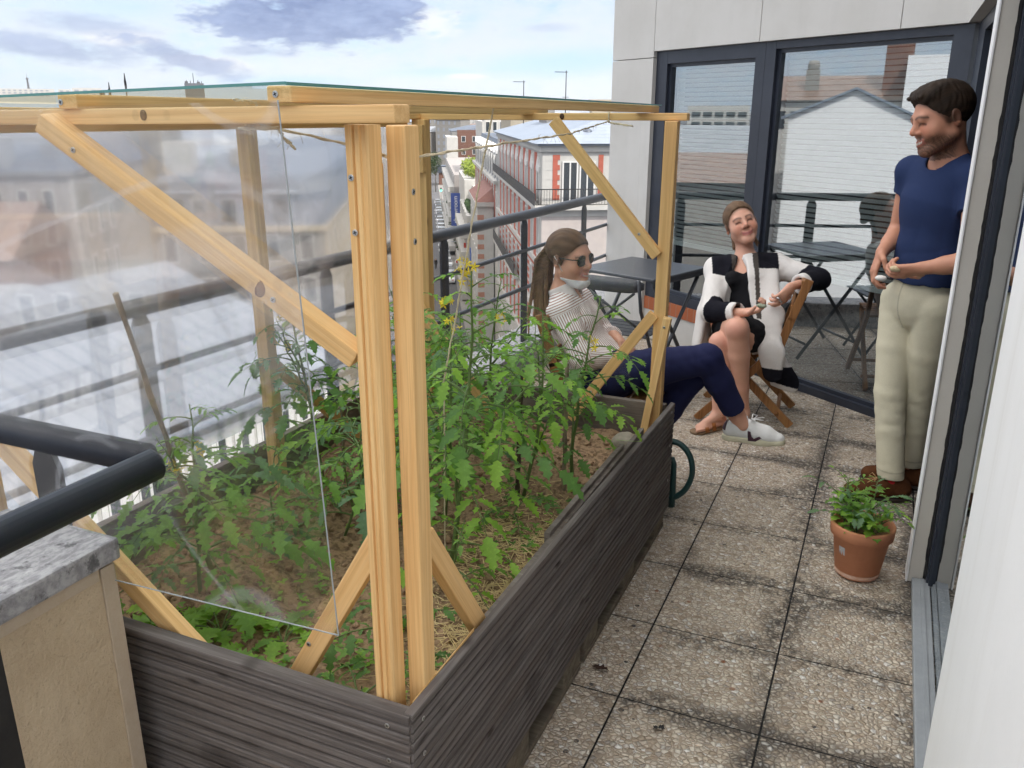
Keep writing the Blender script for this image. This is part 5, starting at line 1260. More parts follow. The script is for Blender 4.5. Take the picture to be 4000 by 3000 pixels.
for (azd, D, zb, h, lb) in ((-47.0, 75, .2, 3.9, 'spiky aerial with blades on the roof above the pane'), (-47.9, 78, .2, 3.3, 'thin aerial pole left of the spiky aerial'), (-48.3, 82, .2, 2.9, 'flat topped aerial beside the thin pole')):
    A = thing('roof_antenna', lb, 'antenna', AZ(azd, D, zb), R_(azd), 'television antennas on the roofs')
    b = MB(); b.tube([(0, 0, 0), (-.25 if 'spiky' in lb else 0, 0, h)], .05, 5); b.build('mast', M_iron, A)
    b = MB()
    if 'spiky' in lb:
        for a_ in (20, 95, 200, 265): b.tube([(-.2, 0, h - .6), (-.2 + math.cos(R_(a_)) * .8, 0, h - .6 + math.sin(R_(a_)) * .8)], [.09, .03], 4)
    elif 'flat' in lb: b.box((-.9, -.1, h - .3), (.9, .1, h - .12)); b.box((-.75, -.05, h - .9), (-.6, .05, h - .3))
    else: b.tube([(-.3, 0, h - .2), (.3, 0, h - .2)], .03, 4); b.tube([(-.2, 0, h - .7), (.2, 0, h - .7)], .03, 4)
    b.build('crossbar', M_iron, A)
T = bld('plant_room_block', 'flat roofed grey block carrying the aerials beyond the pane', 52, -27.5)
wallbox(T, -40, 6, 5.8, 30, GZ, .15, M_greyp); wallbox(T, -38, 8, 3, 10, .15, .9, M_beige, 'plant_room')
# far mass of roofs
rng = random.Random(77)
b = MB()
for _ in range(1150):
    azd = rng.uniform(-64, 8); D = 150 + 2600 * rng.random() ** 1.7; 
    al_ = math.cos(R_(azd + 29.4)) * D; pe_ = math.sin(R_(azd + 29.4)) * D
    if -34 < pe_ < 42 and al_ < 420: continue
    if azd > -20 and D < 260: continue
    w = rng.uniform(9, 28); dd = rng.uniform(9, 22); h = 14 + rng.uniform(0, 9) + (rng.uniform(0, 8) if rng.random() < .12 else 0); h = min(h, 25.5 - max(0, 8 - D * .01))
    p = AZ(azd, D, GZ - .3); M_ = Matrix.Translation(p) @ Matrix.Rotation(rng.choice((0, .4, -.3, ST_RZ)) + rng.uniform(-.1, .1), 4, 'Z')
    b.cur = rng.choice((0, 0, 0, 1, 1, 2)); b.box((-w / 2, -dd / 2, 0), (w / 2, dd / 2, h), M_)
    b.cur = rng.choice((3, 3, 4, 4, 5)); k = rng.uniform(1.5, 3)
    b.add([(-w / 2 - .3, -dd / 2 - .3, h + .01), (w / 2 + .3, -dd / 2 - .3, h + .01), (w / 2 + .3, dd / 2 + .3, h + .01), (-w / 2 - .3, dd / 2 + .3, h + .01), (-w / 2 + 2, -dd / 4, h + k), (w / 2 - 2, -dd / 4, h + k), (w / 2 - 2, dd / 4, h + k), (-w / 2 + 2, dd / 4, h + k)], [(3, 2, 1, 0), (4, 5, 6, 7), (0, 1, 5, 4), (1, 2, 6, 5), (2, 3, 7, 6), (3, 0, 4, 7)], M_)
    b.cur = 6
    for s_ in range(int(w / 3)):
        for kz in range(int(h / 3.2)):
            b.add([(-w / 2 + 1 + s_ * 3, -dd / 2 - .05, h - 2.3 - kz * 3.2), (-w / 2 + 2.1 + s_ * 3, -dd / 2 - .05, h - 2.3 - kz * 3.2), (-w / 2 + 2.1 + s_ * 3, -dd / 2 - .05, h - .6 - kz * 3.2), (-w / 2 + 1 + s_ * 3, -dd / 2 - .05, h - .6 - kz * 3.2)], [(0, 1, 2, 3)], M_)
far = b.build('distant_rooftops', [M_white, M_beige, M_cream, M_zinc_b, M_zinc, M_tile, M_windst]); far['kind'] = 'stuff'; far['label'] = 'far mass of pale Paris style blocks and roofs to the horizon'; far['label'] = 'far mass of pale city blocks and roofs stretching to the horizon'; far['category'] = 'distant buildings'
# the lit air over the city
hz = MB(); hz.box((-4500, -600, GZ - 2), (6000, 9800, 330)); 
mh = bpy.data.materials.new('city haze'); mh.use_nodes = True; th_ = mh.node_tree; th_.nodes.clear(); gh = NG(th_)
pv = gh.n('ShaderNodeVolumePrincipled'); pv.inputs['Color'].default_value = (.95, .975, 1.0, 1); pv.inputs['Density'].default_value = .00005; pv.inputs['Anisotropy'].default_value = .2
oh = gh.n('ShaderNodeOutputMaterial'); gh.link(pv.outputs[0], oh.inputs['Volume'])
hz.build('haze', mh)['kind'] = 'stuff'; bpy.data.objects['haze']['label'] = 'thin summer haze over the city'
# ------------------------------------------------------------------ plants
def leaf_mat(name, c1, c2, back):
    m = bpy.data.materials.new(name); m.use_nodes = True; t = m.node_tree; p = t.nodes['Principled BSDF']; g = NG(t)
    v = coords(g); n = g.noise(v, 9, 3, .6); n2 = g.noise(v, 130, 3, .6)
    c = g.mix(g.ss(n, .3, .7), c1, c2); c = g.mix(g.math('MULTIPLY', g.ss(n2, .5, .75), .35), c, tuple(q * 1.6 for q in c1)); geo = g.n('ShaderNodeNewGeometry').outputs['Backfacing']; c = g.mix(g.math('MULTIPLY', geo, .7), c, back)
    g.link(c, p.inputs['Base Color']); p.inputs['Roughness'].default_value = .5; p.inputs['Specular IOR Level'].default_value = .35; bump(g, p, n2, .35, .002)
    tl = g.n('ShaderNodeBsdfTranslucent'); g.link(g.mix(1.0, c, (1.6, 1.9, .7), 'MULTIPLY'), tl.inputs['Color'])
    ms = g.n('ShaderNodeMixShader'); ms.inputs[0].default_value = .44; g.link(p.outputs[0], ms.inputs[1]); g.link(tl.outputs[0], ms.inputs[2]); g.link(ms.outputs[0], t.nodes['Material Output'].inputs[0]); return m
LEAFS = [leaf_mat('tomato leaf', (.185, .33, .070), (.14, .265, .055), (.18, .27, .12)), leaf_mat('dark tomato leaf', (.105, .21, .052), (.08, .17, .042), (.10, .17, .085)), leaf_mat('fresh tomato leaf', (.25, .41, .06), (.20, .35, .05), (.18, .29, .10)), leaf_mat('grey green leaf', (.125, .215, .115), (.095, .175, .088), (.19, .27, .17))]
M_stem = speckled('green stem', (.13, .19, .055), (.095, .145, .045), 30, .6, .1, .001)
M_flower = mat('yellow petals', (.72, .56, .03), .5)
def leaflet(b, p, d, n, L, W, rng, droop=.4, teeth=4, N=None):
    """toothed blade from p along d with upward normal n"""
    d = d.normalized(); s = d.cross(n).normalized(); n = s.cross(d).normalized(); N = teeth * 2 + 1
    mid = []; lf = []; rg = []; q = p.copy(); dd = d.copy(); fold = rng.uniform(.12, .4); tw = rng.uniform(-.25, .25)
    for i in range(N + 1):
        t = i / N; w = W * (math.sin(math.pi * min(1, t ** .72)) ** .85) * (1.08 if i % 2 else .54) * (.85 + .3 * rng.random()) * (1 if 0 < i < N else 0)
        nn = dd.cross(-s).normalized() if False else s.cross(dd).normalized(); ss_ = (s + nn * tw * t).normalized()
        mid.append(q.copy()); back = dd * (L / N) * (.35 if i % 2 else -.1)
        lf.append(q - ss_ * w + nn * w * fold + back * .6); rg.append(q + ss_ * w + nn * w * fold + back * .6)
        q = q + dd * (L / N); dd = (dd + Vector((0, 0, -1)) * droop / N).normalized()
    vs = []; 
    for i in range(N + 1): vs += [lf[i], mid[i], rg[i]]
    fs = []
    for i in range(N): a = i * 3; fs += [(a, a + 1, a + 4, a + 3), (a + 1, a + 2, a + 5, a + 4)]
    b.add(vs, fs)
def compound_leaf(b, st, p, d, L, rng, mats=(0, 0, 1, 2), wide=1.0):
    """pinnate tomato leaf"""
    pts = [p.copy()]; q = p.copy(); dd = d.normalized(); dr = rng.uniform(.8, 1.5); K = 9
    for i in range(K): q = q + dd * (L / K); dd = (dd + Vector((rng.uniform(-.05, .05), rng.uniform(-.05, .05), -dr / K))).normalized(); pts.append(q.copy())
    st.tube(pts, [.0032 * (1 - .75 * i / K) * (L / .25) ** .5 for i in range(K + 1)], 5, cap=False)
    b.cur = rng.choice(mats); side = dd.cross(Vector((0, 0, 1)));  side = side.normalized() if side.length > .05 else Vector((1, 0, 0))
    roll = rng.uniform(-.4, .4)
    for (i, sc) in ((3, .55), (5, .85), (7, 1.0)):
        for sg in (-1, 1):
            if rng.random() < .08: continue
            ax = (pts[min(i + 1, K)] - pts[i - 1]).normalized(); sd = ax.cross(Vector((0, 0, 1))); sd = sd.normalized() if sd.length > .05 else side
            dv = (sd * sg * rng.uniform(.75, 1.0) + ax * rng.uniform(.45, .8) + Vector((0, 0, rng.uniform(-.25, .2) + roll * sg))).normalized(); ll = L * .30 * sc * rng.uniform(.8, 1.15)
            st.tube([pts[i], pts[i] + dv * ll * .14], .0011, 4, cap=False)
            leaflet(b, pts[i] + dv * ll * .12, dv, Vector((0, 0, 1)) + sd * roll, ll, ll * .25 * wide, rng, rng.uniform(.3, 1.1), 4)
            if sc > .8 and rng.random() < .7: leaflet(b, pts[i - 1], (dv + ax * .2).normalized(), Vector((0, 0, 1)), ll * .32, ll * .12 * wide, rng, .5, 2)
    leaflet(b, pts[K], (pts[K] - pts[K - 1]).normalized(), Vector((0, 0, 1)) + side * roll, L * .36, L * .10 * wide, rng, rng.uniform(.4, 1.0), 5)
def flower_cluster(T, p, rng, n=5, off=Vector()):
    b = MB(); 
    for _ in range(n):
        c = p + Vector((rng.uniform(-.025, .025), rng.uniform(-.025, .025), rng.uniform(-.03, .015))); ax = Vector((rng.gauss(0, 1), rng.gauss(-.6, 1), rng.gauss(-.2, .6))).normalized(); u = ax.orthogonal().normalized(); w = ax.cross(u)
        for k in range(5):
            a = 2 * math.pi * k / 5 + rng.random() * .3; r = u * math.cos(a) + w * math.sin(a); t_ = u * -math.sin(a) + w * math.cos(a)
            b.add([c, c + r * .006 + t_ * .0030, c + r * .0150 - ax * .003, c + r * .006 - t_ * .0030], [(0, 1, 2, 3)])
        b.tube([c, c + ax * .007], [.0024, .0012], 5); b.tube([c - ax * .001, p + Vector((0, 0, .012))], .0008, 3)
    b.build('flower', M_flower, T)
def tomato(label, base, tip, nleaf, Lmax, rng, bare=.12, group='tomato plants in the raised planter', shoots=1, mats=(0, 0, 1, 2), flowers=1, name='tomato_plant', wide=1.0, cat='plant', up=.25):
    base = Vector(base); tip = Vector(tip); T = thing(name, label, cat, tuple(base), 0, group); h = (tip - base).length
    st = MB(); lf = MB(); lf.smooth = True
    def axis(a, c, n, r0, first, lmax, ph):
        P_ = []; K = 10; side = Vector((rng.uniform(-1, 1), rng.uniform(-1, 1), 0)) * .05 * (c - a).length
        for i in range(K + 1):
            t = i / K; P_.append(a.lerp(c, t) + side * math.sin(t * math.pi) + Vector((rng.uniform(-1, 1), rng.uniform(-1, 1), 0)) * .004)
        st.tube(P_, [r0 * (1 - .72 * i / K) for i in range(K + 1)], 7)
        for i in range(n):
            t = first + (1 - first) * (i + .3) / n; k = min(int(t * K), K - 1); p = P_[k].lerp(P_[k + 1], t * K - k); ph += 2.4 + rng.uniform(-.35, .35); e = rng.uniform(up - .15, up + .35) + .5 * max(0, t - .7)
            L = lmax * (.62 + .55 * math.sin(math.pi * min(1, .18 + t * .80))) * (1 - .55 * max(0, t - .72) / .28) * rng.uniform(.8, 1.15)
            compound_leaf(lf, st, p, Vector((math.cos(ph), math.sin(ph), e)), L, rng, mats, wide)
        return P_
    z0 = Vector((0, 0, 0)); P_ = axis(z0, tip - base, nleaf, .0065 * max(.6, min(1.25, h / .6)), bare, Lmax, rng.uniform(0, 6))
    for s in range(shoots):
        k = rng.randint(2, 6); dv = Vector((rng.uniform(-1, 1), rng.uniform(-1, 1), 1.3)).normalized(); axis(P_[k], P_[k] + dv * h * rng.uniform(.35, .5), max(3, nleaf // 3), .0042, .15, Lmax * .75, rng.uniform(0, 6))
    if 'pot' not in group: keep_inside(st, base); keep_inside(lf, base)
    st.build('stem', M_stem, T); lf.build('foliage', LEAFS, T)
    for f in range(flowers): flower_cluster(T, P_[rng.randint(7, 10)] + Vector((rng.uniform(-.07, .07), rng.uniform(-.07, .03), rng.uniform(-.04, .03))), rng, rng.randint(3, 6))
    return T
def keep_inside(mb, base):
    """leaves bend back where they would pass through the boards or panes"""
    for i, v in enumerate(mb.v):
        X, Y, Z = v[0] + base[0], v[1] + base[1], v[2] + base[2]
        Y = max(Y, 1.148 + .02 * math.sin(i)) if X < -.83 else Y
        if Z < .60: Y = max(Y, 1.15); X = min(X, -.728)
        if Z < .55: Y = min(Y, 3.14); X = max(X, -1.87)
        X = max(X, -1.862)
        mb.v[i] = (X - base[0], Y - base[1], Z - base[2])
G = random.Random(21)
def sz(x, y): return soil_h(x, y) - .01
tomato('tallest tomato plant tied up the vertical twine behind the corner posts', (-1.02, 1.88, sz(-1.02, 1.88)), (-.945, 1.90, 1.24), 24, .235, G, .32, shoots=3, mats=(0, 0, 2, 1), flowers=3)
tomato('tomato plant on the dark stake in the middle of the bed', (-1.02, 2.42, sz(-1.02, 2.42)), (-.965, 2.43, 1.02), 16, .205, G, .40, shoots=2, mats=(0, 2, 1), flowers=1)
tomato('tomato plant on the pale stake in front of the striped shirt', (-.905, 2.57, sz(-.9, 2.57)), (-.815, 2.56, 1.06), 16, .20, G, .42, shoots=2, mats=(1, 1, 0, 2), flowers=1)
tomato('big tomato plant behind the hazy front pane beside the leaning cane', (-1.58, 1.50, sz(-1.58, 1.5)), (-1.53, 1.50, .93), 20, .24, G, .2, shoots=3, mats=(0, 3, 0), flowers=2)
tomato('tomato plant with dark purplish tips beside the middle left post', (-1.72, 2.26, sz(-1.7, 2.26)), (-1.80, 2.23, 1.04), 20, .21, G, .3, shoots=2, mats=(1, 1, 3), flowers=2)
tomato('grey green tomato plant just right of the hanging pane edge', (-1.42, 1.95, sz(-1.42, 1.95)), (-1.36, 1.98, .80), 17, .22, G, .16, shoots=2, mats=(3, 3, 0), flowers=0)
tomato('tomato plant between the two middle left posts and the corner posts', (-1.52, 2.55, sz(-1.52, 2.55)), (-1.50, 2.55, 1.05), 19, .215, G, .3, shoots=2, mats=(0, 2, 0), flowers=1)
tomato('tomato plant at the far left corner of the bed', (-1.70, 2.93, sz(-1.7, 2.93)), (-1.68, 2.92, .86), 15, .2, G, .1, shoots=1, mats=(1, 0), flowers=0)
tomato('tomato plant against the far board left of the pale brace', (-1.33, 2.85, sz(-1.33, 2.85)), (-1.30, 2.85, 1.02), 16, .21, G, .35, shoots=2, mats=(1, 1, 0), flowers=1)
tomato('low leafy tomato plant by the straw near the right board', (-.93, 1.74, sz(-.93, 1.74)), (-.885, 1.72, .64), 8, .19, G, .2, shoots=0, mats=(2, 0, 2), flowers=0)
tomato('small dark tomato plant low behind the front corner posts', (-.92, 1.42, sz(-.92, 1.42)), (-.90, 1.42, .60), 8, .19, G, .1, shoots=0, mats=(1, 0), flowers=0)
tomato('small tomato plant lying low in the front corner beside the posts', (-.90, 1.25, sz(-.9, 1.25)), (-.87, 1.22, .50), 7, .17, G, .1, shoots=0, mats=(1, 0), flowers=0)
tomato('low tomato plant with grey leaves in the left middle of the bed', (-1.62, 1.86, sz(-1.62, 1.86)), (-1.58, 1.86, .68), 13, .2, G, .1, shoots=1, mats=(3, 0), flowers=0)
tomato('squat tomato plant at the foot of the dark stake', (-.98, 2.25, sz(-.98, 2.25)), (-.955, 2.24, .50), 7, .16, G, .1, shoots=0, mats=(1, 0), flowers=0)
tomato('tomato plant behind the tallest one with bluish leaves', (-1.22, 2.22, sz(-1.22, 2.22)), (-1.18, 2.22, 1.0), 16, .21, G, .35, shoots=2, mats=(3, 1, 0), flowers=0)
tomato('leafy tomato plant in the middle of the bed behind the corner posts', (-1.30, 2.48, sz(-1.3, 2.48)), (-1.28, 2.48, .98), 18, .22, G, .25, shoots=2, mats=(0, 2, 2), flowers=1)
tomato('bright tomato plant left of centre near the middle left post', (-1.55, 2.25, sz(-1.55, 2.25)), (-1.52, 2.24, .88), 16, .215, G, .2, shoots=2, mats=(2, 0, 2), flowers=0)
# broad leaved plants in the front corner
def broad_plant(label, base, n, L, rng, name='broad_leaf_plant', group='leafy seedlings in the front of the planter', m_=2):
    T = thing(name, label, 'plant', base, 0, group); st = MB(); lf = MB(); lf.smooth = True; ph = rng.uniform(0, 6)
    for i in range(n):
        ph += 2.4; d = Vector((math.cos(ph), math.sin(ph), rng.uniform(.5, 1.3))).normalized(); l = L * rng.uniform(.6, 1.1); p = d * l * .7; st.tube([Vector((0, 0, 0)), p * .5 + Vector((0, 0, .01)), p], .0025, 5, cap=False); lf.cur = m_ if rng.random() < .8 else 0
        leaflet(lf, p, Vector((d.x, d.y, .1)), Vector((0, 0, 1)), l, l * .34, rng, .8, 5)
        leaflet(lf, p * .9, Vector((d.x - d.y * .8, d.y + d.x * .8, .1)), Vector((0, 0, 1)), l * .6, l * .22, rng, .8, 4); leaflet(lf, p * .9, Vector((d.x + d.y * .8, d.y - d.x * .8, .1)), Vector((0, 0, 1)), l * .6, l * .22, rng, .8, 4)
    keep_inside(st, base); keep_inside(lf, base)
    st.build('stem', M_stem, T); lf.build('foliage', LEAFS, T)
for lb, x_, y_, n_, L_ in (('bright broad leaved plant against the front board under the pane', -1.42, 1.40, 9, .10), ('bright broad leaved plant left of the other one behind the parapet', -1.56, 1.38, 8, .095), ('pale blotched broad leaved plant at the pane bottom edge', -1.24, 1.42, 6, .085), ('small broad leaved plant by the foot of the left brace', -1.33, 1.285, 7, .06), ('small bright seedling clump right of the left brace foot', -1.17, 1.27, 6, .05)):
    broad_plant(lb, (x_, y_, sz(x_, y_)), n_, L_, G)
# tiny seedlings and weeds: ground cover nobody could count
b = MB(); b.smooth = True; G2 = random.Random(8)
for _ in range(520):
    cl = G2.choice(((-1.15, 1.45, .22), (-1.3, 1.6, .25), (-.85, 1.35, .15), (-1.0, 2.2, .3), (-.82, 2.5, .2), (-1.25, 1.3, .2), (-1.45, 1.35, .2), (-1.5, 2.1, .3), (-.8, 2.2, .12)))
    X = min(-.75, max(-1.86, G2.gauss(cl[0], cl[2]))); Y = min(3.1, max(1.16, G2.gauss(cl[1], cl[2]))); p = Vector((X, Y, sz(X, Y))); hh = G2.uniform(.01, .035); b.cur = G2.choice((0, 2, 2, 0, 1)); ph = G2.uniform(0, 6)
    for k in range(G2.choice((2, 4, 4, 5))):
        ph += 1.6 if k % 2 else 3.1; dv = Vector((math.cos(ph), math.sin(ph), .25)); leaflet(b, p + Vector((0, 0, hh)), dv, Vector((0, 0, 1)), G2.uniform(.010, .026), G2.uniform(.004, .009), G2, .4, 2)
sd_ = b.build('seedlings', LEAFS); tag(sd_, 'tiny bright seedlings and weeds scattered over the planter soil', 'seedlings', None, 'stuff')
b = MB()
for _ in range(1900):
    cl = G2.choice(((-.84, 1.75, .09, .20), (-.88, 2.05, .11, .17), (-.80, 1.55, .05, .1), (-.95, 2.2, .1, .14), (-.84, 1.9, .08, .2)))
    X = min(-.735, G2.gauss(cl[0], cl[2])); Y = G2.gauss(cl[1], cl[3]); a = G2.uniform(0, math.pi); L_ = G2.uniform(.012, .05); z = soil_h(X, Y) + G2.uniform(.002, .012); dv = Vector((math.cos(a), math.sin(a), G2.uniform(-.15, .15))) * L_
    b.tube([Vector((X, Y, z)) - dv * .5, Vector((X, Y, z)) + dv * .5], G2.uniform(.0007, .0016), 4, smooth=False)
sw = b.build('straw', speckled('dry straw', (.72, .57, .31), (.56, .42, .20), 60, .7, 0)); tag(sw, 'loose dry straw mulch on the soil along the right board', 'straw', None, 'stuff')
# stakes
def stake(label, a, c, r, m_):
    a = Vector(a); c = Vector(c); T = thing('plant_stake', label, 'stake', tuple(a), 0, 'stakes holding up the tomatoes'); pts = []; rs = []
    K = 14
    for i in range(K + 1):
        t = i / K; pts.append((c - a) * t + Vector((math.sin(i * 1.7), math.cos(i * 2.3), 0)) * .0016); rs.append(r * (1 - .25 * t) * (1.22 if i % 4 == 2 else 1))
    b = MB(); b.tube(pts, rs, 8); b.build('cane', m_, T)
M_cane = speckled('grey bamboo cane', (.30, .235, .155), (.16, .125, .09), 22, .6, .2, .002); M_stick = speckled('dark stick', (.085, .058, .040), (.05, .035, .026), 40, .8, .3, .002)
stake('long grey bamboo cane leaning out behind the front pane', (-1.665, 1.64, .34), (-1.443, 1.25, 1.263), .0075, M_cane)
stake('dark upright stick in the middle of the bed', (-1.035, 2.40, .34), (-1.015, 2.39, .83), .008, M_stick)
stake('pale grey stick by the tomato in front of the striped shirt', (-.915, 2.53, .34), (-.912, 2.53, .83), .0085, M_cane)
stake('short thin stick among the leaves beside the middle left post', (-1.66, 2.30, .34), (-1.655, 2.30, .66), .006, M_cane)
# stone in the far corner
S_ = Sdf((-.93, 2.90, .33), (-.73, 3.12, .50), .006); S_.ell((-.835, 3.01, .385), (.055, .042, .045), None, .01); S_.ell((-.80, 2.99, .375), (.03, .03, .03), None, .02); S_.wrinkle(.006, 70, [(1, .3, .2), (.2, 1, .5), (.1, .4, 1)], 3)
T = thing('stone', 'pale rough stone lying in the far right corner of the bed', 'stone', (-.835, 3.01, .36)); sdf_obj('stone_body', S_, speckled('rough pale stone', (.34, .30, .24), (.22, .19, .15), 28, .9, .6, .006), T, (-.835, 3.01, .36))

# ------------------------------------------------------------------ terracotta pot with young plants
PX, PY = .052, 3.045
M_terra = speckled('terracotta', (.60, .26, .14), (.52, .21, .11), 7, .8, .15, .002)
T = thing('flower_pot', 'terracotta flower pot with a small grey label standing by the door', 'flower pot', (PX, PY, 0))
b = MB(); b.lathe([(0, .004), (.070, .004), (.076, .010), (.097, .158), (.100, .160), (.1085, .166), (.111, .205), (.108, .210), (.099, .209), (.096, .175), (.092, .150)], 48)
b.build('body', M_terra, T)
b = MB(); 
for k in range(9):
    pass
b.lathe([(.0765, .012), (.0790, .028), (.0772, .012)], 48); b.build('base_stain', speckled('lime stain', (.55, .36, .28), (.45, .24, .15), 30, .9, 0), T)
b = MB(); b.lathe([(0, .168), (.06, .172), (.0955, .166)], 24); b.build('soil', M_soil, T)
b = MB()
for k in range(4):
    a0 = R_(222 + k * 4); a1 = R_(226 + k * 4); r0, r1 = .0868, .0935
    b.add([(r0 * math.cos(a0), r0 * math.sin(a0), .088), (r0 * math.cos(a1), r0 * math.sin(a1), .088), (r1 * math.cos(a1), r1 * math.sin(a1), .132), (r1 * math.cos(a0), r1 * math.sin(a0), .132)], [(0, 1, 2, 3)])
b.build('label', speckled('grey paper label', (.55, .55, .56), (.36, .36, .38), 160, .6, 0), T)
G3 = random.Random(4)
for lb, dx_, dy_, tx, ty, tz, n_, L_, mt in (('tallest feathery tomato seedling in the terracotta pot', -.035, .01, -.07, .02, .365, 12, .12, (3, 0)), ('feathery tomato seedling in the middle of the terracotta pot', .02, -.01, .025, -.02, .345, 12, .115, (3, 3, 2)), ('feathery tomato seedling leaning over the right rim of the pot', .05, .015, .075, -.01, .315, 10, .080, (3, 0))):
    tomato(lb, (PX + dx_, PY + dy_, .165), (PX + tx, PY + ty, tz), n_, L_, G3, .1, 'seedlings in the terracotta pot', 0, mt, 0, 'tomato_seedling', .8, up=.95)
def heart_plant(label, base, n, h, rng, group='seedlings in the terracotta pot'):
    T = thing('basil_plant', label, 'plant', base, 0, group); st = MB(); lf = MB(); lf.smooth = True; ph = rng.uniform(0, 6)
    st.tube([(0, 0, 0), (.003, 0, h * .5), (0, .004, h)], [.003, .0025, .0015], 5)
    for i in range(n):
        ph += 1.9; z = h * (.2 + .8 * i / n); d = Vector((math.cos(ph), math.sin(ph), .35)); p = Vector((0, 0, z)); L_ = rng.uniform(.032, .052); lf.cur = rng.choice((2, 0, 0)); st.tube([p, p + d * .02], .0012, 4, cap=False); leaflet(lf, p + d * .02, d, Vector((0, 0, 1)), L_, L_ * .46, rng, .9, 3); 
    st.build('stem', M_stem, T); lf.build('foliage', LEAFS, T)
for lb, dx_, dy_, n_, h_ in (('bushy young basil at the left rim of the pot', -.065, -.01, 24, .15), ('young basil plant behind the front rim of the pot', -.02, -.045, 20, .11), ('young basil plant at the right front of the pot', .035, -.05, 18, .10), ('young basil plant at the back of the pot', -.03, .045, 20, .15)):
    heart_plant(lb, (PX + dx_, PY + dy_, .168), n_, h_, G3)
b = MB(); b.smooth = True
T = thing('dead_leaf', 'curled brown dead leaf on the pavers beside the planter', 'leaf', (-.642, 2.11, .004)); G4 = random.Random(2); leaflet(b, Vector((0, 0, .004)), Vector((1, .3, .5)), Vector((0, 0, 1)), .04, .014, G4, 1.4, 3); leaflet(b, Vector((.005, 0, .004)), Vector((-.8, .5, .4)), Vector((0, 0, 1)), .03, .012, G4, 1.2, 3); b.build('blade', speckled('dead leaf', (.06, .03, .02), (.03, .016, .012), 60, .8, 0), T)
T = thing('dead_leaf', 'crumpled black leaf scrap alone on a pale paver', 'leaf', (-.408, 1.936, .004)); b = MB(); b.smooth = True; leaflet(b, Vector((0, 0, .003)), Vector((1, .1, .5)), Vector((0, 0, 1)), .020, .010, G4, 1.4, 2); leaflet(b, Vector((0, 0, .003)), Vector((-.6, -.7, .5)), Vector((0, 0, 1)), .018, .009, G4, 1.4, 2); b.build('blade', M_rubber, T)

# ------------------------------------------------------------------ watering can
T = thing('watering_can', 'dark green plastic watering can with looped handle behind the planter corner', 'watering can', (-.80, 3.315, 0)); M_can = speckled('dark green plastic', (.018, .062, .060), (.014, .050, .050), 12, .4, .05, .001, spec=.5)
b = MB(); b.lathe([(0, .003), (.078, .003), (.082, .012), (.080, .20), (.072, .235), (.055, .245), (.052, .243), (.068, .232), (.076, .198)], 32); b.build('body', M_can, T)
b = MB(); pts = [(.078, .0, .055), (.105, .005, .045), (.150, .01, .090), (.172, .012, .165), (.158, .012, .240), (.115, .008, .290), (.060, .0, .300), (.0, .0, .285)]
sp = []
for i in range(len(pts) - 1):
    p0, p1, p2, p3 = [Vector(pts[max(0, min(len(pts) - 1, i + k))]) for k in (-1, 0, 1, 2)]
    for k in range(5): t = k / 5; sp.append(.5 * ((2 * p1) + (p2 - p0) * t + (2 * p0 - 5 * p1 + 4 * p2 - p3) * t * t + (3 * p1 - p0 - 3 * p2 + p3) * t ** 3))
sp.append(Vector(pts[-1])); b.tube(sp, .0125, 10); b.build('handle', M_can, T)
b = MB(); b.tube([(.092, .004, .0), (.095, .004, .06), (.094, .004, .2), (.085, .0, .225)], [.017, .015, .012, .012], 8); b.build('brace', M_can, T)
b = MB(); b.tube([(-.07, 0, .06), (-.13, .02, .16), (-.17, .03, .27)], [.022, .016, .014], 10); b.lathe([(.014, 0), (.034, .03), (.034, .036), (0, .04)], 16, Matrix.Translation((-.172, .03, .268)) @ Matrix.Rotation(R_(-35), 4, 'Y')); b.build('spout', M_can, T)

# ------------------------------------------------------------------ metal bistro table and chair
M_metal = speckled('anthracite painted metal', (.050, .055, .066), (.060, .065, .076), 9, .36, .04, .001, spec=.5)
T = thing('bistro_table', 'square dark grey metal bistro table in front of the narrow window', 'table', (-1.335, 5.0, 0), R_(-20))
b = MB(); b.box((-.285, -.285, .702), (.285, .285, .722), bev=.008); b.box((-.275, -.275, .676), (-.255, .275, .702)); b.box((.255, -.275, .676), (.275, .275, .702)); b.build('tabletop', M_metal, T)
for sx in (-1, 1):
    for sy in (-1, 1):
        b = MB(); b.tube([(sx * .25, sy * -.25, .695), (sx * .24, sy * .25, .008)], .012, 8); b.build('leg', M_metal, T)
b = MB(); b.tube([(-.24, -.18, .10), (.24, -.18, .10)], .009, 8); b.tube([(-.24, .18, .10), (.24, .18, .10)], .009, 8); b.build('stretcher', M_metal, T)
T = thing('bistro_chair', 'dark grey metal folding bistro chair with its back to us by the table', 'chair', (-1.30, 4.53, 0), R_(-8))
for sx in (-1, 1):
    b = MB(); b.tube([(sx * .172, .20, .006), (sx * .172, -.06, .44), (sx * .172, -.17, .60), (sx * .172, -.215, .775)], .010, 8); b.build('leg', M_metal, T)
    b = MB(); b.tube([(sx * .155, -.21, .006), (sx * .155, .18, .44)], .010, 8); b.build('leg', M_metal, T)
b = MB(); K = 12; vs = []
for i in range(K + 1):
    a = -1 + 2 * i / K; x_ = a * .195; y_ = -.222 + .03 * a * a; hh = .040 * (1 - abs(a) ** 6 * .6)
    vs += [(x_, y_, .742 - hh), (x_, y_ - .004, .742 - hh), (x_, y_, .742 + hh), (x_, y_ - .004, .742 + hh)]
fs = []
for i in range(K): a = i * 4; fs += [(a, a + 4, a + 6, a + 2), (a + 1, a + 3, a + 7, a + 5), (a + 2, a + 6, a + 7, a + 3), (a, a + 1, a + 5, a + 4)]
fs += [(0, 2, 3, 1), (K * 4, K * 4 + 1, K * 4 + 3, K * 4 + 2)]; b.smooth = True; b.add(vs, fs); b.build('backrest', M_metal, T)
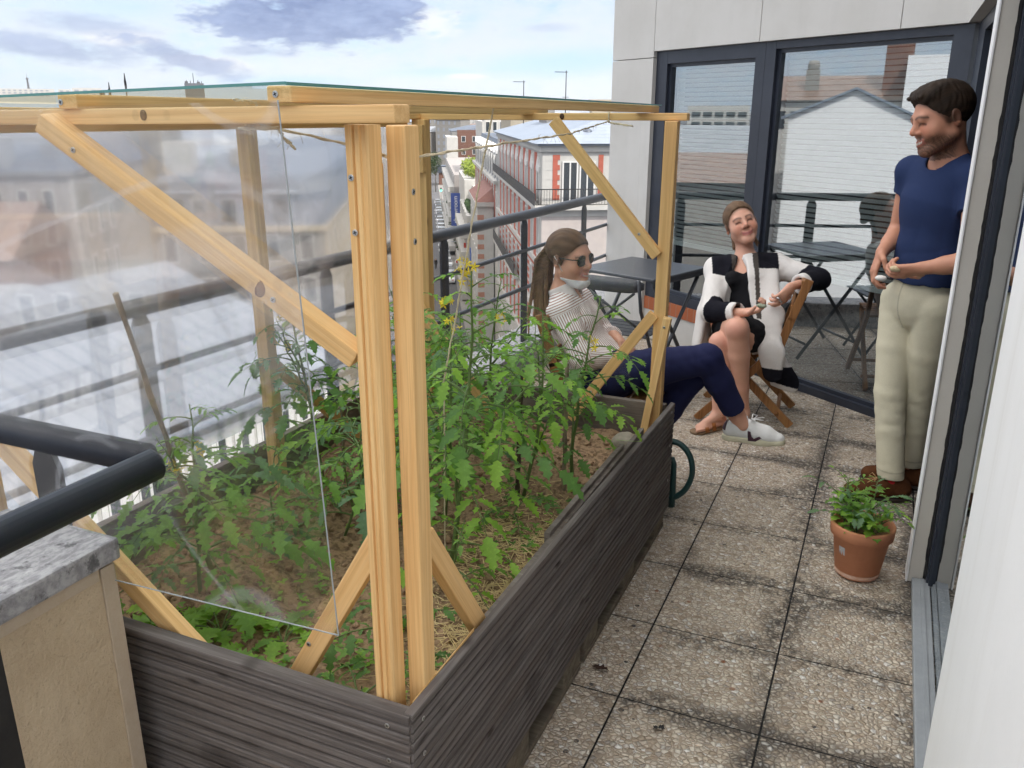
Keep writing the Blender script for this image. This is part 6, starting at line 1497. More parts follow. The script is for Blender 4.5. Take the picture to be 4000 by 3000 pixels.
b = MB(); b.tube([(-.14, -.195, .70), (.15, -.09, .47)], .008, 6); b.tube([(.14, -.195, .70), (-.15, -.09, .47)], .008, 6); b.build('cross_brace', M_metal, T)
for k in range(5): b = MB(); b.box((-.18, -.10 + k * .068, .436), (.18, -.10 + k * .068 + .056, .446), bev=.003); b.build('seat_slat', M_metal, T)

# ------------------------------------------------------------------ people far below in the street
def walker(label, al, pe, top, legs, hair=(.03, .02, .015)):
    p = SP(al, pe, GZ + (.12 if pe > 4.4 else 0)); T = thing('person', label, 'person', tuple(p)); S_ = Sdf((-.45, -.45, -.04), (.45, .45, 1.85), .03)
    f = np.array(tA); s = np.array(nA)
    for sg in (-1, 1): S_.chain([s * .09 * sg + (0, 0, .9), s * .09 * sg + f * .12 * sg + (0, 0, .48), s * .1 * sg + f * .22 * sg + (0, 0, .05)], [.10, .075, .055], .04); S_.chain([s * .19 * sg + (0, 0, 1.42), s * .25 * sg - f * .08 * sg + (0, 0, 1.12), s * .24 * sg - f * .02 * sg + (0, 0, .86)], [.065, .05, .045], .03)
    S_.chain([(0, 0, .92), (0, 0, 1.2), (0, 0, 1.42)], [.15, .15, .16], .05, sq=(f, 1.4)); S_.rc((0, 0, 1.48), (0, 0, 1.55), .06, .06, .03); S_.ell((0, 0, 1.66), (.09, .10, .12), None, .02)
    def c(v):
        col = np.tile(np.array(top, float), (len(v), 1)); col[v[:, 2] < .93] = legs; col[v[:, 2] > 1.52] = (.5, .3, .22); col[v[:, 2] > 1.68] = hair; return col
    sdf_obj('body', S_, M_cloth, T, (0, 0, 0), c)
walker('person in dark clothes walking down the middle of the road', 146, 1.4, (.02, .02, .025), (.02, .02, .03))
walker('person in pale clothes walking on the pavement under the lamp', 129, 7.0, (.35, .36, .36), (.25, .26, .28))
walker('person in a bright yellow vest far up the road', 192, 1.0, (.65, .55, .03), (.03, .03, .05))
walker('person in grey walking by the shop fronts', 160, 5.9, (.12, .12, .13), (.05, .05, .07))
# add the haze last: it needs everything else in place
# ------------------------------------------------------------------ people
def head_sdf(S_, c, B, sc, fem=True):
    c = np.asarray(c, float); L = lambda *p: c + B @ (np.array(p) * sc)
    e = lambda p, r, k=.02, op='add', clip=(): S_.ell(L(*p), np.array(r) * sc, B, k, op, clip)
    r = lambda a, b, ra, rb, k=.015, op='add': S_.rc(L(*a), L(*b), ra * sc, rb * sc, k, op)
    e((0, -.012, .036), (.076, .098, .083), .02); e((0, .026, -.012), (.067, .068, .086), .03)
    jw = .046 if fem else .053
    for s in (-1, 1):
        r((s * jw, .0, -.062), (s * .016, .068, -.100), .024, .019, .035); e((s * .041, .057, -.036), (.027, .028, .027), .03)
        e((s * .032, .098, .004), (.017, .018, .010), .014, 'sub'); e((s * .032, .0795, .002), (.0125, .0115, .0125), .003)
    e((0, .074, -.101), (.022, .020, .017) if fem else (.026, .022, .019), .025); r((-.036, .083, .019), (.036, .083, .019), .010 if fem else .013, .010 if fem else .013, .02)
    r((0, .089, .010), (0, .111, -.027), .0085, .0125, .014); 
    for s in (-1, 1): e((s * .0125, .098, -.033), (.0085, .011, .008), .008)
    r((-.026, .084, -.060), (0, .0965, -.066), .005, .0065, .010); r((.026, .084, -.060), (0, .0965, -.066), .005, .0065, .010)
    r((-.020, .084, -.071), (0, .0945, -.078), .005, .0075, .010); r((.020, .084, -.071), (0, .0945, -.078), .005, .0075, .010)
    for s in (-1, 1):
        Rr = B @ np.array(Matrix.Rotation(R_(s * -22), 3, 'Z')) @ np.array(Matrix.Rotation(R_(-10), 3, 'X'))
        S_.ell(L(s * .079, -.014, -.006), np.array((.0085, .021, .033)) * sc, Rr, .008); S_.ell(L(s * .088, -.010, -.002), np.array((.006, .011, .018)) * sc, Rr, .006, 'sub')
def head_local(v, c, B, sc): return ((v - np.asarray(c)) @ B) / sc
def hand_sdf(S_, w, d, nrm, L=.18, curl=(.5, .55, .6, .65), spread=.06, thumb=.5, side=1, k=.006, fat=1.0):
    """w wrist, d towards the fingers, nrm out of the palm, side=+1 thumb on the d x nrm side"""
    w = np.asarray(w, float); d = unit(d); nrm = np.asarray(nrm, float); nrm = unit(nrm - d * (nrm @ d)); s = np.cross(d, nrm) * side
    pl = L * .50
    for i, off in enumerate((.36, .12, -.12, -.34)):
        kn = w + d * (pl * (1.0 - .05 * abs(i - 1.2))) + s * off * L * .42
        S_.rc(w + d * .012 + s * off * L * .22, kn, .0125 * fat, .0105 * fat, .012)
        fl = L * (.46, .51, .48, .38)[i]; dd = unit(d + s * off * spread * 2); a = curl[i] if not np.isscalar(curl) else curl; p = kn; r = .0092 * fat
        th = a * .55
        for j, (sg, ex) in enumerate(((.42, a), (.32, a * 1.05), (.26, a * .8))):
            dv = dd * math.cos(th) + nrm * math.sin(th); q = p + dv * fl * sg; S_.rc(p, q, r, r * .92, .004); r *= .92; p = q; th += ex
    S_.rc(w + d * .015, w + d * pl * .8, .016 * fat, .014 * fat, .014)
    b0 = w + d * pl * .22 + s * L * .13; t1 = unit(d * .55 + s * .75 + nrm * .25); p1 = b0 + t1 * L * .20; t2 = unit(d * (.9) + s * (.45 - thumb * .5) + nrm * (.15 + thumb * .5)); p2 = p1 + t2 * L * .17; p3 = p2 + unit(t2 + nrm * .25) * L * .13
    S_.rc(w + d * .01, b0, .013 * fat, .014 * fat, .012); S_.rc(b0, p1, .0135 * fat, .0105 * fat, .008); S_.rc(p1, p2, .0102 * fat, .0094 * fat, .004); S_.rc(p2, p3, .0094 * fat, .008 * fat, .004)
def lerp(a, b, t): return np.asarray(a, float) * (1 - t) + np.asarray(b, float) * t
def mix3(a, b, t): return a * (1 - t[:, None]) + np.asarray(b) * t[:, None]
def sst(x, a, b): t = np.clip((x - a) / (b - a), 0, 1); return t * t * (3 - 2 * t)
def face_colors(v, c, B, sc, base, brow=(.05, .03, .02), lip=(.50, .17, .14), beard=None, eyes='open', smile=True, blush=.35, hair=None):
    q = head_local(v, c, B, sc); x, y, z = q.T; col = np.tile(np.array(base, float), (len(v), 1)); front = sst(y, .045, .075) * (np.abs(z) < .14)
    bl = np.exp(-((np.abs(x) - .040) ** 2 + (z + .030) ** 2) / .0007) * front; bl = np.maximum(bl, np.exp(-(x ** 2 + (z + .025) ** 2) / .0002) * front)
    bl = np.maximum(bl, np.exp(-((np.abs(x) - .085) ** 2 / .0001 + (z + .005) ** 2 / .0012)) * .8 * (np.abs(x) > .07))
    col = mix3(col, np.array(base) * (1.02, .66, .60), bl * blush)
    if beard is not None:
        dens = sst(-z, .035, .062) * sst(y, -.035, .0) * (z > -.145) * (y < .5) * (1 - .8 * np.exp(-(np.abs(x) / .03) ** 2 * 1.0) * (z > -.058) * (y > .03))
        mus = np.exp(-((z + .0515) / .0075) ** 2) * (np.abs(x) < .034) * front
        cheek = (1 - sst(z + .02 + .35 * (.05 - y), -.045, -.005)) 
        nz = .75 + .25 * np.sin(x * 900) * np.sin(z * 800 + y * 700)
        col = mix3(col, beard, np.clip(np.maximum(dens * cheek * .95, mus * .95) * nz * (np.abs(z) < .15), 0, 1))
        side = np.exp(-(((y - .010) / .012) ** 2 + ((z + .012) / .028) ** 2)) * (np.abs(x) > .055); col = mix3(col, beard, np.clip(side, 0, 1) * .8)
    if hair is not None:
        hd = (y - .072) * .80 - (z - .066) * .60; col = mix3(col, hair, np.clip(sst(-hd, -.016, .002) * (z > -.02) * .8, 0, 1))
    for s in (-1, 1):
        ex = x - s * .032
        bw = np.exp(-((z - .0235 + ex ** 2 / .07) / .0050) ** 2) * (np.abs(ex) < .022) * front; col = mix3(col, brow, np.clip(bw, 0, 1) * .9)
        if eyes == 'open':
            ey = ((ex / .0135) ** 2 + ((z - .002) / .0055) ** 2) < 1; col[ey & (y > .05)] = (.55, .52, .49); ir = ((ex / .0058) ** 2 + ((z - .002) / .0058) ** 2 < 1) & ey; col[ir & (y > .05)] = (.03, .02, .015)
            lid = np.exp(-((z - .0075 + ex ** 2 / .03) / .0022) ** 2) * (np.abs(ex) < .016) * front; col = mix3(col, (.06, .03, .02), np.clip(lid, 0, 1) * .9)
        else:
            ln = np.exp(-((z - .000 + ex ** 2 / .035) / .0042) ** 2) * (np.abs(ex) < .0165) * front; col = mix3(col, (.05, .025, .018), np.clip(ln, 0, 1) * .95)
    zl = z - (.0075 * (np.abs(x) / .025) ** 2 if smile else 0); lipm = (np.abs(x) < .029) & (zl > -.0825) & (zl < -.0605) & (y > .065)
    col = mix3(col, lip, lipm * (.85 if beard is None else .6))
    if smile == 'teeth': col[(np.abs(x) < .0205) & (zl > -.0735) & (zl < -.0665) & (y > .07)] = (.58, .50, .43)
    else: ln = np.exp(-((zl + .0705) / .0032) ** 2) * (np.abs(x) < .034) * (y > .065); col = mix3(col, (.16, .045, .04), np.clip(ln, 0, 1) * .9)
    if smile: 
        fold = np.exp(-((np.abs(x) - (.026 + .35 * (-.035 - z))) / .003) ** 2) * (z < -.030) * (z > -.066) * front; col = mix3(col, np.array(base) * .55, np.clip(fold, 0, 1) * .55)
    nos = np.exp(-(((np.abs(x) - .0075) / .0038) ** 2 + ((z + .0405) / .003) ** 2)) * (y > .085); col = mix3(col, (.12, .05, .04), np.clip(nos, 0, 1) * .8)
    return col
def hair_sdf(c, B, sc, style, res=.0035):
    c = np.asarray(c, float); S_ = Sdf(c - .24, c + .24, res); L = lambda *p: c + B @ (np.array(p) * sc)
    n1 = B @ unit((0, .80, -.60)); p1 = L(0, .076, .066)                 # face cut
    S_.ell(L(0, -.014, .040), np.array((.083, .107, .090)) * sc if style != 'man' else np.array((.083, .106, .091)) * sc, B, 0)
    if style == 'man': S_.ell(L(0, .044, .086), np.array((.062, .046, .030)) * sc, B, .03); S_.ell(L(-.01, .02, .100), np.array((.052, .06, .026)) * sc, B, .03)
    d0 = S_.a
    S_.half(p1, n1)
    S_.half(L(0, -.02, -.075 if style == 'man' else -.062), B @ unit((0, .45, -1.0)))
    for s in (-1, 1): S_.ell(L(s * .090, -.010, -.014), np.array((.02, .026, .034)) * sc, B, .006, 'sub')
    if style == 'man':
        rng = np.random.default_rng(4)
        for i in range(46):
            x_ = rng.uniform(-.050, .056); a = L(x_, .040, .112 + rng.uniform(-.008, .004)); m_ = L(x_ + .003, .068, .103 + rng.uniform(-.008, .003)); b_ = L(x_ + rng.uniform(-.004, .010), .084 + rng.uniform(-.006, .008), .090 + rng.uniform(-.006, .008)); S_.rc(a, m_, .008 * sc, .006, .010); S_.rc(m_, b_, .006 * sc, .002, .006)
        S_.wrinkle(.0022, 150, [(.8, .3, .1), (.3, .8, -.3)], 5)
    if style == 'tied':
        rng = np.random.default_rng(6)
        for s in (-1, 1): S_.rc(L(s * .070, .012, .012), L(s * .072, .006, -.03), .006, .003, .006)
    return S_
def hair_color(v, c, B, sc, dark, light, fx=55):
    q = head_local(v, c, B, sc); ang = np.arctan2(q[:, 0], q[:, 2] + .02); n = .5 + .17 * np.sin(ang * fx * 1.7 + 3 * np.sin(q[:, 1] * 40 + ang * 3)) + .18 * np.sin(ang * fx * .37 + q[:, 1] * 30 + 1) + .1 * np.sin(q[:, 2] * 90 + q[:, 1] * 70)
    return np.array(dark) * (1 - n[:, None]) + np.array(light) * n[:, None]
M_hair = vcol_mat('hair', .6, .15, .25, 320, 0, .5, 500)

# ---------------- man in the blue t-shirt, standing in the doorway
def build_man():
    T = thing('person', 'standing man in navy t-shirt and cream trousers leaning by the white door jamb', 'person', (.15, 3.85, 0)); O = (.15, 3.85, 0)
    hc = V3(.140, 3.815, 1.600); hB = basis((-.90, -.40, -.25), (-.16, .02, 1)); hs = 1.06
    J = {k: np.array(v, float) for k, v in dict(nb=(.192, 3.865, 1.43), ch=(.175, 3.865, 1.27), wa=(.172, 3.868, 1.06), pe=(.160, 3.858, .90), sR=(.062, 3.985, 1.385), eR=(.044, 4.02, 1.13), wR=(-.008, 3.845, 1.068), sL=(.285, 3.745, 1.385), eL=(.300, 3.60, 1.085), wL=(.150, 3.625, 1.048),
         hR=(.092, 3.925, .86), kR=(.098, 3.835, .47), aR=(.148, 3.775, .10), hL=(.225, 3.79, .86), kL=(.212, 3.885, .47), aL=(.222, 3.955, .10)).items()}
    fwd = unit((-.77, -.64, 0))
    S_ = Sdf((-.16, 3.40, -.02), (.48, 4.20, 1.80), .0045)
    head_sdf(S_, hc, hB, hs, False)
    S_.chain([hc + hB @ np.array((0, -.022, -.055)), J['nb'], J['nb'] - (0, 0, .06)], [.056, .062, .07], .03)
    S_.chain([J['nb'] - (0, 0, .05), J['ch'], J['wa'], J['pe']], [.09, .135, .125, .13], .05, sq=(fwd, 1.4))
    for s in 'RL':
        S_.chain([J['s' + s], J['e' + s], J['w' + s]], [.046, .038, .026], .02); S_.rc(lerp(J['e' + s], J['w' + s], .1), lerp(J['e' + s], J['w' + s], .55), .036, .032, .02)
        S_.chain([J['h' + s], J['k' + s], J['a' + s]], [.066, .048, .036], .03)
    hand_sdf(S_, J['wR'], (-.25, -.35, -.85), (.80, .1, -.35), .185, (.55, .7, .8, .9), .06, .9, 1, fat=1.05)
    hand_sdf(S_, J['wL'], (-.90, .30, -.28), (.15, .65, .60), .185, (.35, .55, .75, .9), .05, .5, 1, fat=1.05)
    base = (.52, .25, .16)
    def colf(v):
        col = np.tile(np.array(base), (len(v), 1)); nh = v[:, 2] > 1.44; fc = face_colors(v[nh], hc, hB, hs, base, brow=(.045, .028, .02), lip=(.40, .13, .10), beard=(.050, .030, .020), eyes='shut', smile='teeth', blush=.4, hair=(.045, .028, .02)); col[nh] = fc; return col
    sdf_obj('body', S_, M_skin, T, O, colf)
    H = hair_sdf(hc, hB, hs, 'man'); sdf_obj('hair', H, M_hair, T, O, lambda v: hair_color(v, hc, hB, hs, (.010, .0065, .005), (.040, .025, .016)))
    # t-shirt
    S_ = Sdf((-.10, 3.50, .88), (.48, 4.16, 1.55), .005)
    S_.chain([J['nb'] - (0, 0, .035), J['ch'], J['wa'], J['pe'] - (0, 0, .0)], [.10, .156, .143, .150], .05, sq=(fwd, 1.38))
    S_.rc(J['sR'] - fwd * .0, J['sL'], .062, .062, .05)
    for s, t_ in (('R', .34), ('L', .42)):
        a, b_ = J['s' + s], J['e' + s]; cpt = lerp(a, b_, t_); S_.rc(a, lerp(a, b_, .6), .054, .056, .03, clip=[(cpt, unit(b_ - a) + (0, 0, 0))])
    S_.rc(J['nb'] - (0, 0, .02) + fwd * .012, hc + hB @ np.array((0, -.02, -.05)), .073, .062, .012, 'sub')
    S_.half((0, 0, .958), (0, 0, -1))
    S_.wrinkle(.0050, 24, [(.6, .2, .8), (-.5, .3, .9), (.9, -.4, .35)], 3, lambda X, Y, Z: .45 + .9 * np.clip((1.28 - Z) / .3, 0, 1))
    sdf_obj('t_shirt', S_, M_cloth, T, O, lambda v: np.tile(np.array((.020, .034, .092)), (len(v), 1)))
    b = MB(); ring = []
    for i in range(29):
        a_ = 2 * math.pi * i / 28; side = np.cross(fwd, (0, 0, 1)); pt = J['nb'] + fwd * (.010 + math.cos(a_) * .062) + side * math.sin(a_) * .078 + np.array((0, 0, .018 - .040 * max(0, math.cos(a_))))
        ring.append(tuple(pt - np.array(O)))
    b.tube(ring, .0065, 6); b.build('collar', mat('navy rib', (.014, .024, .066), .9), T)
    # trousers
    S_ = Sdf((-.06, 3.55, .02), (.42, 4.10, 1.02), .005)
    S_.rc(J['wa'] - (0, 0, .07), J['pe'] - (0, 0, .02), .126, .140, .04, sq=(fwd, 1.3))
    for s in 'RL':
        h_, k_, a_ = J['h' + s], J['k' + s], J['a' + s]; S_.chain([h_, lerp(h_, k_, .5), k_, lerp(k_, a_, .45), a_], [.084, .077, .064, .059, .055], .010, clip=[(a_ + (0, 0, .008), (0, 0, -1))])
    S_.rc(J['aR'], J['aR'] - (0, 0, .1), .043, .042, .004, 'sub'); S_.rc(J['aL'], J['aL'] - (0, 0, .1), .043, .042, .004, 'sub')
    S_.half((0, 0, 1.0), (0, 0, 1))
    S_.wrinkle(.0022, 56, [(.5, .1, 1), (-.6, .2, 1), (.2, -.5, .8)], 8, lambda X, Y, Z: .12 + np.exp(-((Z - .40) / .12) ** 2) + .7 * np.exp(-((Z - .14) / .05) ** 2) + .55 * np.exp(-((Z - .80) / .08) ** 2) + X * 0 + Y * 0)
    crm = np.array((.62, .575, .43))
    def tc(v):
        col = np.tile(crm, (len(v), 1)); m = v[:, 2] < .145; col[m] *= .94; sm = (np.abs(v[:, 2] - .143) < .004); col[sm] *= .75
        side = np.cross(fwd, (0, 0, 1)); u_ = (v - J['pe']) @ side; fly = (np.abs(u_ - .0) < .004) & (v[:, 2] > .76) & ((v - J['pe']) @ fwd > .05); col[fly] *= .72; return col
    sdf_obj('trousers', S_, M_cloth, T, O, tc)
    # suede desert boots
    suede = speckled('brown suede', (.105, .042, .018), (.070, .027, .012), 26, .95, .25, .003, spec=.1); crepe = mat('dark crepe sole', (.03, .022, .017), .8)
    for s, dr in (('R', (-.80, -.30, 0)), ('L', (-.95, -.05, 0))):
        d = unit(dr); a_ = J['a' + s]; heel = np.array((a_[0], a_[1], 0)) - d * .045; toe = heel + d * .235; up = np.array((0, 0, 1.)); sd_ = np.cross(d, up)
        S_ = Sdf(np.minimum(heel, toe) - .09, np.maximum(heel, toe) + (.09, .09, .22), .004)
        S_.rc(heel + up * .052, toe - d * .035 + up * .040, .040, .041, .02, sq=(up, 1.15)); S_.rc(heel + up * .05, a_ + up * .045 - d * .004, .043, .040, .03); S_.rc(heel + d * .075 + up * .075, heel + d * .15 + up * .05, .034, .034, .03)
        S_.rc(a_ + up * .05, a_ + up * .2, .034, .034, .004, 'sub'); S_.half((0, 0, .018), (0, 0, -1))
        bt = sdf_obj('boot', S_, suede, T, O)
        S_ = Sdf(np.minimum(heel, toe) - .07, np.maximum(heel, toe) + (.07, .07, .06), .004); S_.rc(heel + up * .012, toe - d * .035 + up * .012, .044, .045, .0, clip=[((0, 0, .02), (0, 0, 1)), ((0, 0, .001), (0, 0, -1))]); sdf_obj('sole', S_, crepe, bt, O)
        b = MB(); p0 = heel + d * .105 + up * .098
        for k in range(2): b.tube([tuple(p0 + d * k * .022 + sd_ * .026 - up * (.012 + k * .008) - np.array(O)), tuple(p0 + d * k * .022 + up * (.004 - k * .010) - np.array(O)), tuple(p0 + d * k * .022 - sd_ * .026 - up * (.012 + k * .008) - np.array(O))], .0022, 5)
        for sg in (-1, 1): b.tube([tuple(p0 + up * .004 - np.array(O)), tuple(p0 + sd_ * sg * .03 + d * .01 + up * .014 - np.array(O)), tuple(p0 + sd_ * sg * .035 + d * .02 - up * .0 - np.array(O)), tuple(p0 + d * .006 + up * .003 - np.array(O))], .002, 5); b.tube([tuple(p0 + up * .003 - np.array(O)), tuple(p0 + sd_ * sg * .02 + d * .045 - up * .012 - np.array(O))], .002, 5)
        b.build('lace', mat('tan lace', (.46, .28, .13), .8), bt)
        if s == 'R': 
            S_ = Sdf(a_ - .07, a_ + .09, .004); S_.rc(a_ - up * .005, a_ + up * .05, .0385, .038, 0); sdf_obj('sock', S_, mat('red sock', (.42, .015, .02), .9), T, O)
    return J
JM = build_man()
def held_pod(loc, label, col1, col2, size=.022, seed=0):
    b = MB(); rr = random.Random(seed); T = thing('pod', label, 'pod', loc)
    S_ = Sdf((-.04, -.04, -.04), (.04, .04, .04), .002); S_.ell((0, 0, 0), (size, size * .62, size * .5), None, 0); S_.wrinkle(.0015, 400, [(1, .3, .2), (.2, 1, .5)], seed)
    sdf_obj('shell', S_, speckled('pod shell ' + label[:8], col1, col2, 90, .6, .2, .001), T); return T
held_pod((.050, 3.640, 1.035), 'pale speckled bean pod held in the standing man fingers', (.66, .55, .36), (.50, .36, .20), .024, 1)
held_pod((.0, 3.69, .985), 'white paper scrap pinched under the standing man fingers', (.78, .76, .72), (.70, .68, .64), .022, 2)
# ---------------- wooden folding chairs
M_chair = pine_mat('oiled brown wood', (.30, .135, .045), (.20, .082, .026))
def folding_chair(label, loc, rz):
    T = thing('folding_chair', label, 'chair', loc, rz, 'brown wooden folding chairs')
    for sx in (-1, 1):
        x_ = sx * .195
        b = MB(); pts = [(x_, .235, .008), (x_, -.085, .36), (x_, -.165, .46), (x_, -.205, .60), (x_, -.27, .80)]
        for i in range(4):
            M_, L_ = frame_from(pts[i], pts[i + 1], Vector((1, 0, 0))); b.box((-.011, -.021, -.01), (.011, .021, L_ + .01), M_, bev=.003)
        b.build('leg', M_chair, T)
        b = MB(); M_, L_ = frame_from((x_ * .86, -.255, .008), (x_ * .86, .185, .43), Vector((1, 0, 0))); b.box((-.011, -.021, 0), (.011, .021, L_), M_, bev=.003); b.build('leg', M_chair, T)
    for k in range(6):
        b = MB(); y_ = -.15 + k * .062; b.box((-.178, y_, .438), (.178, y_ + .052, .454), bev=.004); b.build('seat_slat', M_chair, T)
    for (z0, y0_) in ((.73, -.245), (.60, -.203)):
        b = MB(); b.box((-.20, y0_ - .008, z0), (.20, y0_ + .010, z0 + .075), bev=.006); b.build('back_slat', M_chair, T)
    b = MB(); b.tube([(-.19, -.18, .075), (.19, -.18, .075)], .011, 8); b.tube([(-.19, .16, .085), (.19, .16, .085)], .011, 8); b.build('stretcher', M_chair, T)
    return T
folding_chair('brown wooden folding chair under the woman in the striped shirt', (-1.02, 3.43, 0), R_(-90))
folding_chair('brown wooden folding chair under the woman in the black and white coat', (-.615, 4.675, 0), R_(94))

# ---------------- woman in the striped shirt with sunglasses
def build_w1():
    O = (-1.05, 3.42, 0); T = thing('person', 'seated woman in striped shirt and navy trousers with sunglasses and lowered face mask', 'person', O)
    Oa = np.array(O); hc = V3(-1.226, 3.40, 1.030); hB = basis((.95, -.30, -.03), (-.10, -.03, 1)); hs = .94
    J = {k: np.array(v, float) for k, v in dict(nb=(-1.262, 3.42, .872), ch=(-1.205, 3.42, .745), wa=(-1.13, 3.42, .60), pe=(-1.06, 3.42, .51), sR=(-1.222, 3.305, .812), eR=(-1.10, 3.245, .640), wR=(-.985, 3.325, .632), sL=(-1.222, 3.535, .812), eL=(-1.12, 3.60, .64), wL=(-1.045, 3.50, .685),
        hT=(-1.02, 3.355, .545), kT=(-.620, 3.44, .640), aT=(-.498, 3.555, .372), hB=(-1.02, 3.50, .53), kB=(-.70, 3.545, .525), aB=(-.93, 3.53, .12)).items()}
    ax = unit(J['nb'] - J['wa']); side = np.array((0, 1., 0)); fwd = unit(np.cross(ax, -side)); fwd = fwd if fwd[0] > 0 else -fwd
    S_ = Sdf((-1.42, 3.10, .02), (-.26, 3.72, 1.18), .0045)
    head_sdf(S_, hc, hB, hs); S_.chain([hc + hB @ np.array((0, -.018, -.05)), J['nb'], J['nb'] - ax * .05], [.044, .047, .055], .025)
    S_.chain([J['nb'] - ax * .05, J['ch'], J['wa'], J['pe']], [.075, .105, .095, .115], .05, sq=(fwd, 1.3))
    for s in 'RL': S_.chain([J['s' + s], J['e' + s], J['w' + s]], [.036, .031, .021], .02)
    S_.chain([J['hT'], J['kT'], J['aT'], J['aT'] + (.03, 0, -.045)], [.07, .046, .033, .030], .02); S_.chain([J['hB'], J['kB'], J['aB'], J['aB'] + (.03, 0, -.05)], [.07, .046, .033, .030], .02)
    hand_sdf(S_, J['wR'], (.80, .55, .10), (-.4, .65, -.2), .155, (1.1, 1.15, 1.2, 1.25), .04, .8, -1); hand_sdf(S_, J['wL'], (.75, -.55, -.35), (-.3, -.3, -.8), .155, (1.0, 1.1, 1.15, 1.2), .04, .8, 1)
    base = (.60, .315, .215)
    def colf(v):
        col = np.tile(np.array(base), (len(v), 1)); nh = v[:, 2] > .88; col[nh] = face_colors(v[nh], hc, hB, hs, base, brow=(.10, .06, .04), lip=(.50, .16, .14), smile='teeth', blush=.35, hair=(.10, .06, .035)); return col
    sdf_obj('body', S_, M_skin, T, O, colf)
    H = hair_sdf(hc, hB, hs, 'tied'); L = lambda *q: np.asarray(hc) + hB @ (np.array(q) * hs)
    H2 = Sdf((-1.46, 3.24, .66), (-1.02, 3.52, 1.20), .004); n_ = H2.n
    H2.ell(L(0, -.014, .040), np.array((.082, .106, .089)) * hs, hB, 0); H2.half(L(0, .070, .060), hB @ unit((0, .80, -.60))); H2.half(L(0, -.02, -.045), hB @ unit((0, .6, -1.0)))
    for s in (-1, 1): H2.ell(L(s * .088, -.008, -.014), np.array((.02, .024, .034)) * hs, hB, .006, 'sub'); H2.rc(L(s * .072, .018, .01), L(s * .075, .010, -.022), .006, .003, .006)
    t0 = L(0, -.110, .030); rng = np.random.default_rng(2)
    H2.rc(L(0, -.09, .035), t0, .030, .020, .02)
    P_ = [t0, t0 + (-.028, .0, -.05), t0 + (-.040, -.01, -.14), t0 + (-.034, -.01, -.24), t0 + (-.012, -.03, -.315)]
    H2.wrinkle(.0018, 130, [(.1, .8, .5), (.2, .9, -.3)], 7); H2.chain(P_, [.021, .030, .034, .030, .012], .015)
    for i in range(22):
        o = rng.normal(size=3) * (.017, .022, .006); w = rng.uniform(.7, 1.25, size=5)
        H2.chain([p + o * w[j] * (.4, .9, 1.0, 1.1, 1.3)[j] + (0, 0, -.02 * j * rng.random()) for j, p in enumerate(P_)], [.010, .011, .010, .008, .003], .006)
    def hcol(v):
        c = hair_color(v, hc, hB, hs, (.060, .034, .020), (.155, .092, .052)); f = sst(-(v[:, 2] - .96), 0, .2); st = .5 + .5 * np.sin(v[:, 0] * 420 + v[:, 1] * 350 + np.sin(v[:, 2] * 40) * 2); return mix3(c, (.30, .18, .095), f * (.35 + .6 * st))
    sdf_obj('hair', H2, M_hair, T, O, hcol)
    b = MB(); b.lathe([(.020, -.008), (.024, 0), (.020, .008)], 12, Matrix.Translation(tuple(t0 - Oa + (.004, 0, .002)))); b.build('hair_tie', M_black, T)
    # sunglasses
    F = MB(); lens = []
    def lp(*q): return tuple(L(*q) - Oa)
    for s in (-1, 1):
        ring = [lp(s * .033 + .024 * math.cos(a), .099 - .25 * abs(.0) - .14 * abs(s * .033 + .024 * math.cos(a)) * 1.0 + .0, .000 + .0225 * math.sin(a) - .002 * math.cos(2 * a)) for a in np.linspace(0, 2 * math.pi, 21)]
        F.tube(ring, .0028, 6); lens.append(ring)
        F.tube([lp(s * .056, .091, .010), lp(s * .076, .075, .011), lp(s * .081, .0, .012), lp(s * .080, -.022, .0)], .0026, 6)
    F.tube([lp(-.010, .0985, .006), lp(0, .101, .009), lp(.010, .0985, .006)], .0024, 6)
    fr = F.build('sunglasses', mat('black glossy frame', (.012, .011, .011), .25, 0, .6), T)
    for ring in lens:
        b = MB(); n = 20; c = sum((Vector(p) for p in ring[:n]), Vector()) / n; f3 = Vector(hB[:, 1]) * .0012
        vs = [c + f3 * 2] + [Vector(p) + f3 for p in ring[:n]] + [c - f3] + [Vector(p) - f3 for p in ring[:n]]
        b.add(vs, [(0, i + 1, (i + 1) % n + 1) for i in range(n)] + [(n + 1, n + 2 + (i + 1) % n, n + 2 + i) for i in range(n)]); b.build('lens', mat('dark lens', (.016, .013, .011), .08, 0, .7), fr)
    # face mask pulled under the chin
    S_ = Sdf(np.asarray(hc) - .17, np.asarray(hc) + .17, .0032)
    for s in (-1, 1): S_.rc(L(s * .044, .004, -.066), L(s * .016, .070, -.103), .031 * hs, .026 * hs, .02)
    S_.ell(L(0, .076, -.104), np.array((.032, .029, .026)) * hs, hB, .02); S_.ell(L(0, .035, -.108), np.array((.040, .045, .024)) * hs, hB, .02)
    S_.half(L(0, .09, -.090), hB @ unit((0, .12, 1))); S_.half(L(0, .004, -.06), hB @ unit((0, -1, .25)))
    mk = sdf_obj('face_mask', S_, speckled('white paper mask', (.74, .74, .75), (.66, .66, .68), 60, .9, .2, .001), T, O)
    b = MB()
    for s in (-1, 1): b.tube([lp(s * .060, .032, -.072), lp(s * .074, .010, -.040), lp(s * .080, -.004, -.008), lp(s * .084, -.022, .018)], .0018, 5)
    b.build('ear_loop', M_winwhite, mk)
    # striped shirt
    S_ = Sdf((-1.42, 3.13, .42), (-.86, 3.70, .98), .0042)
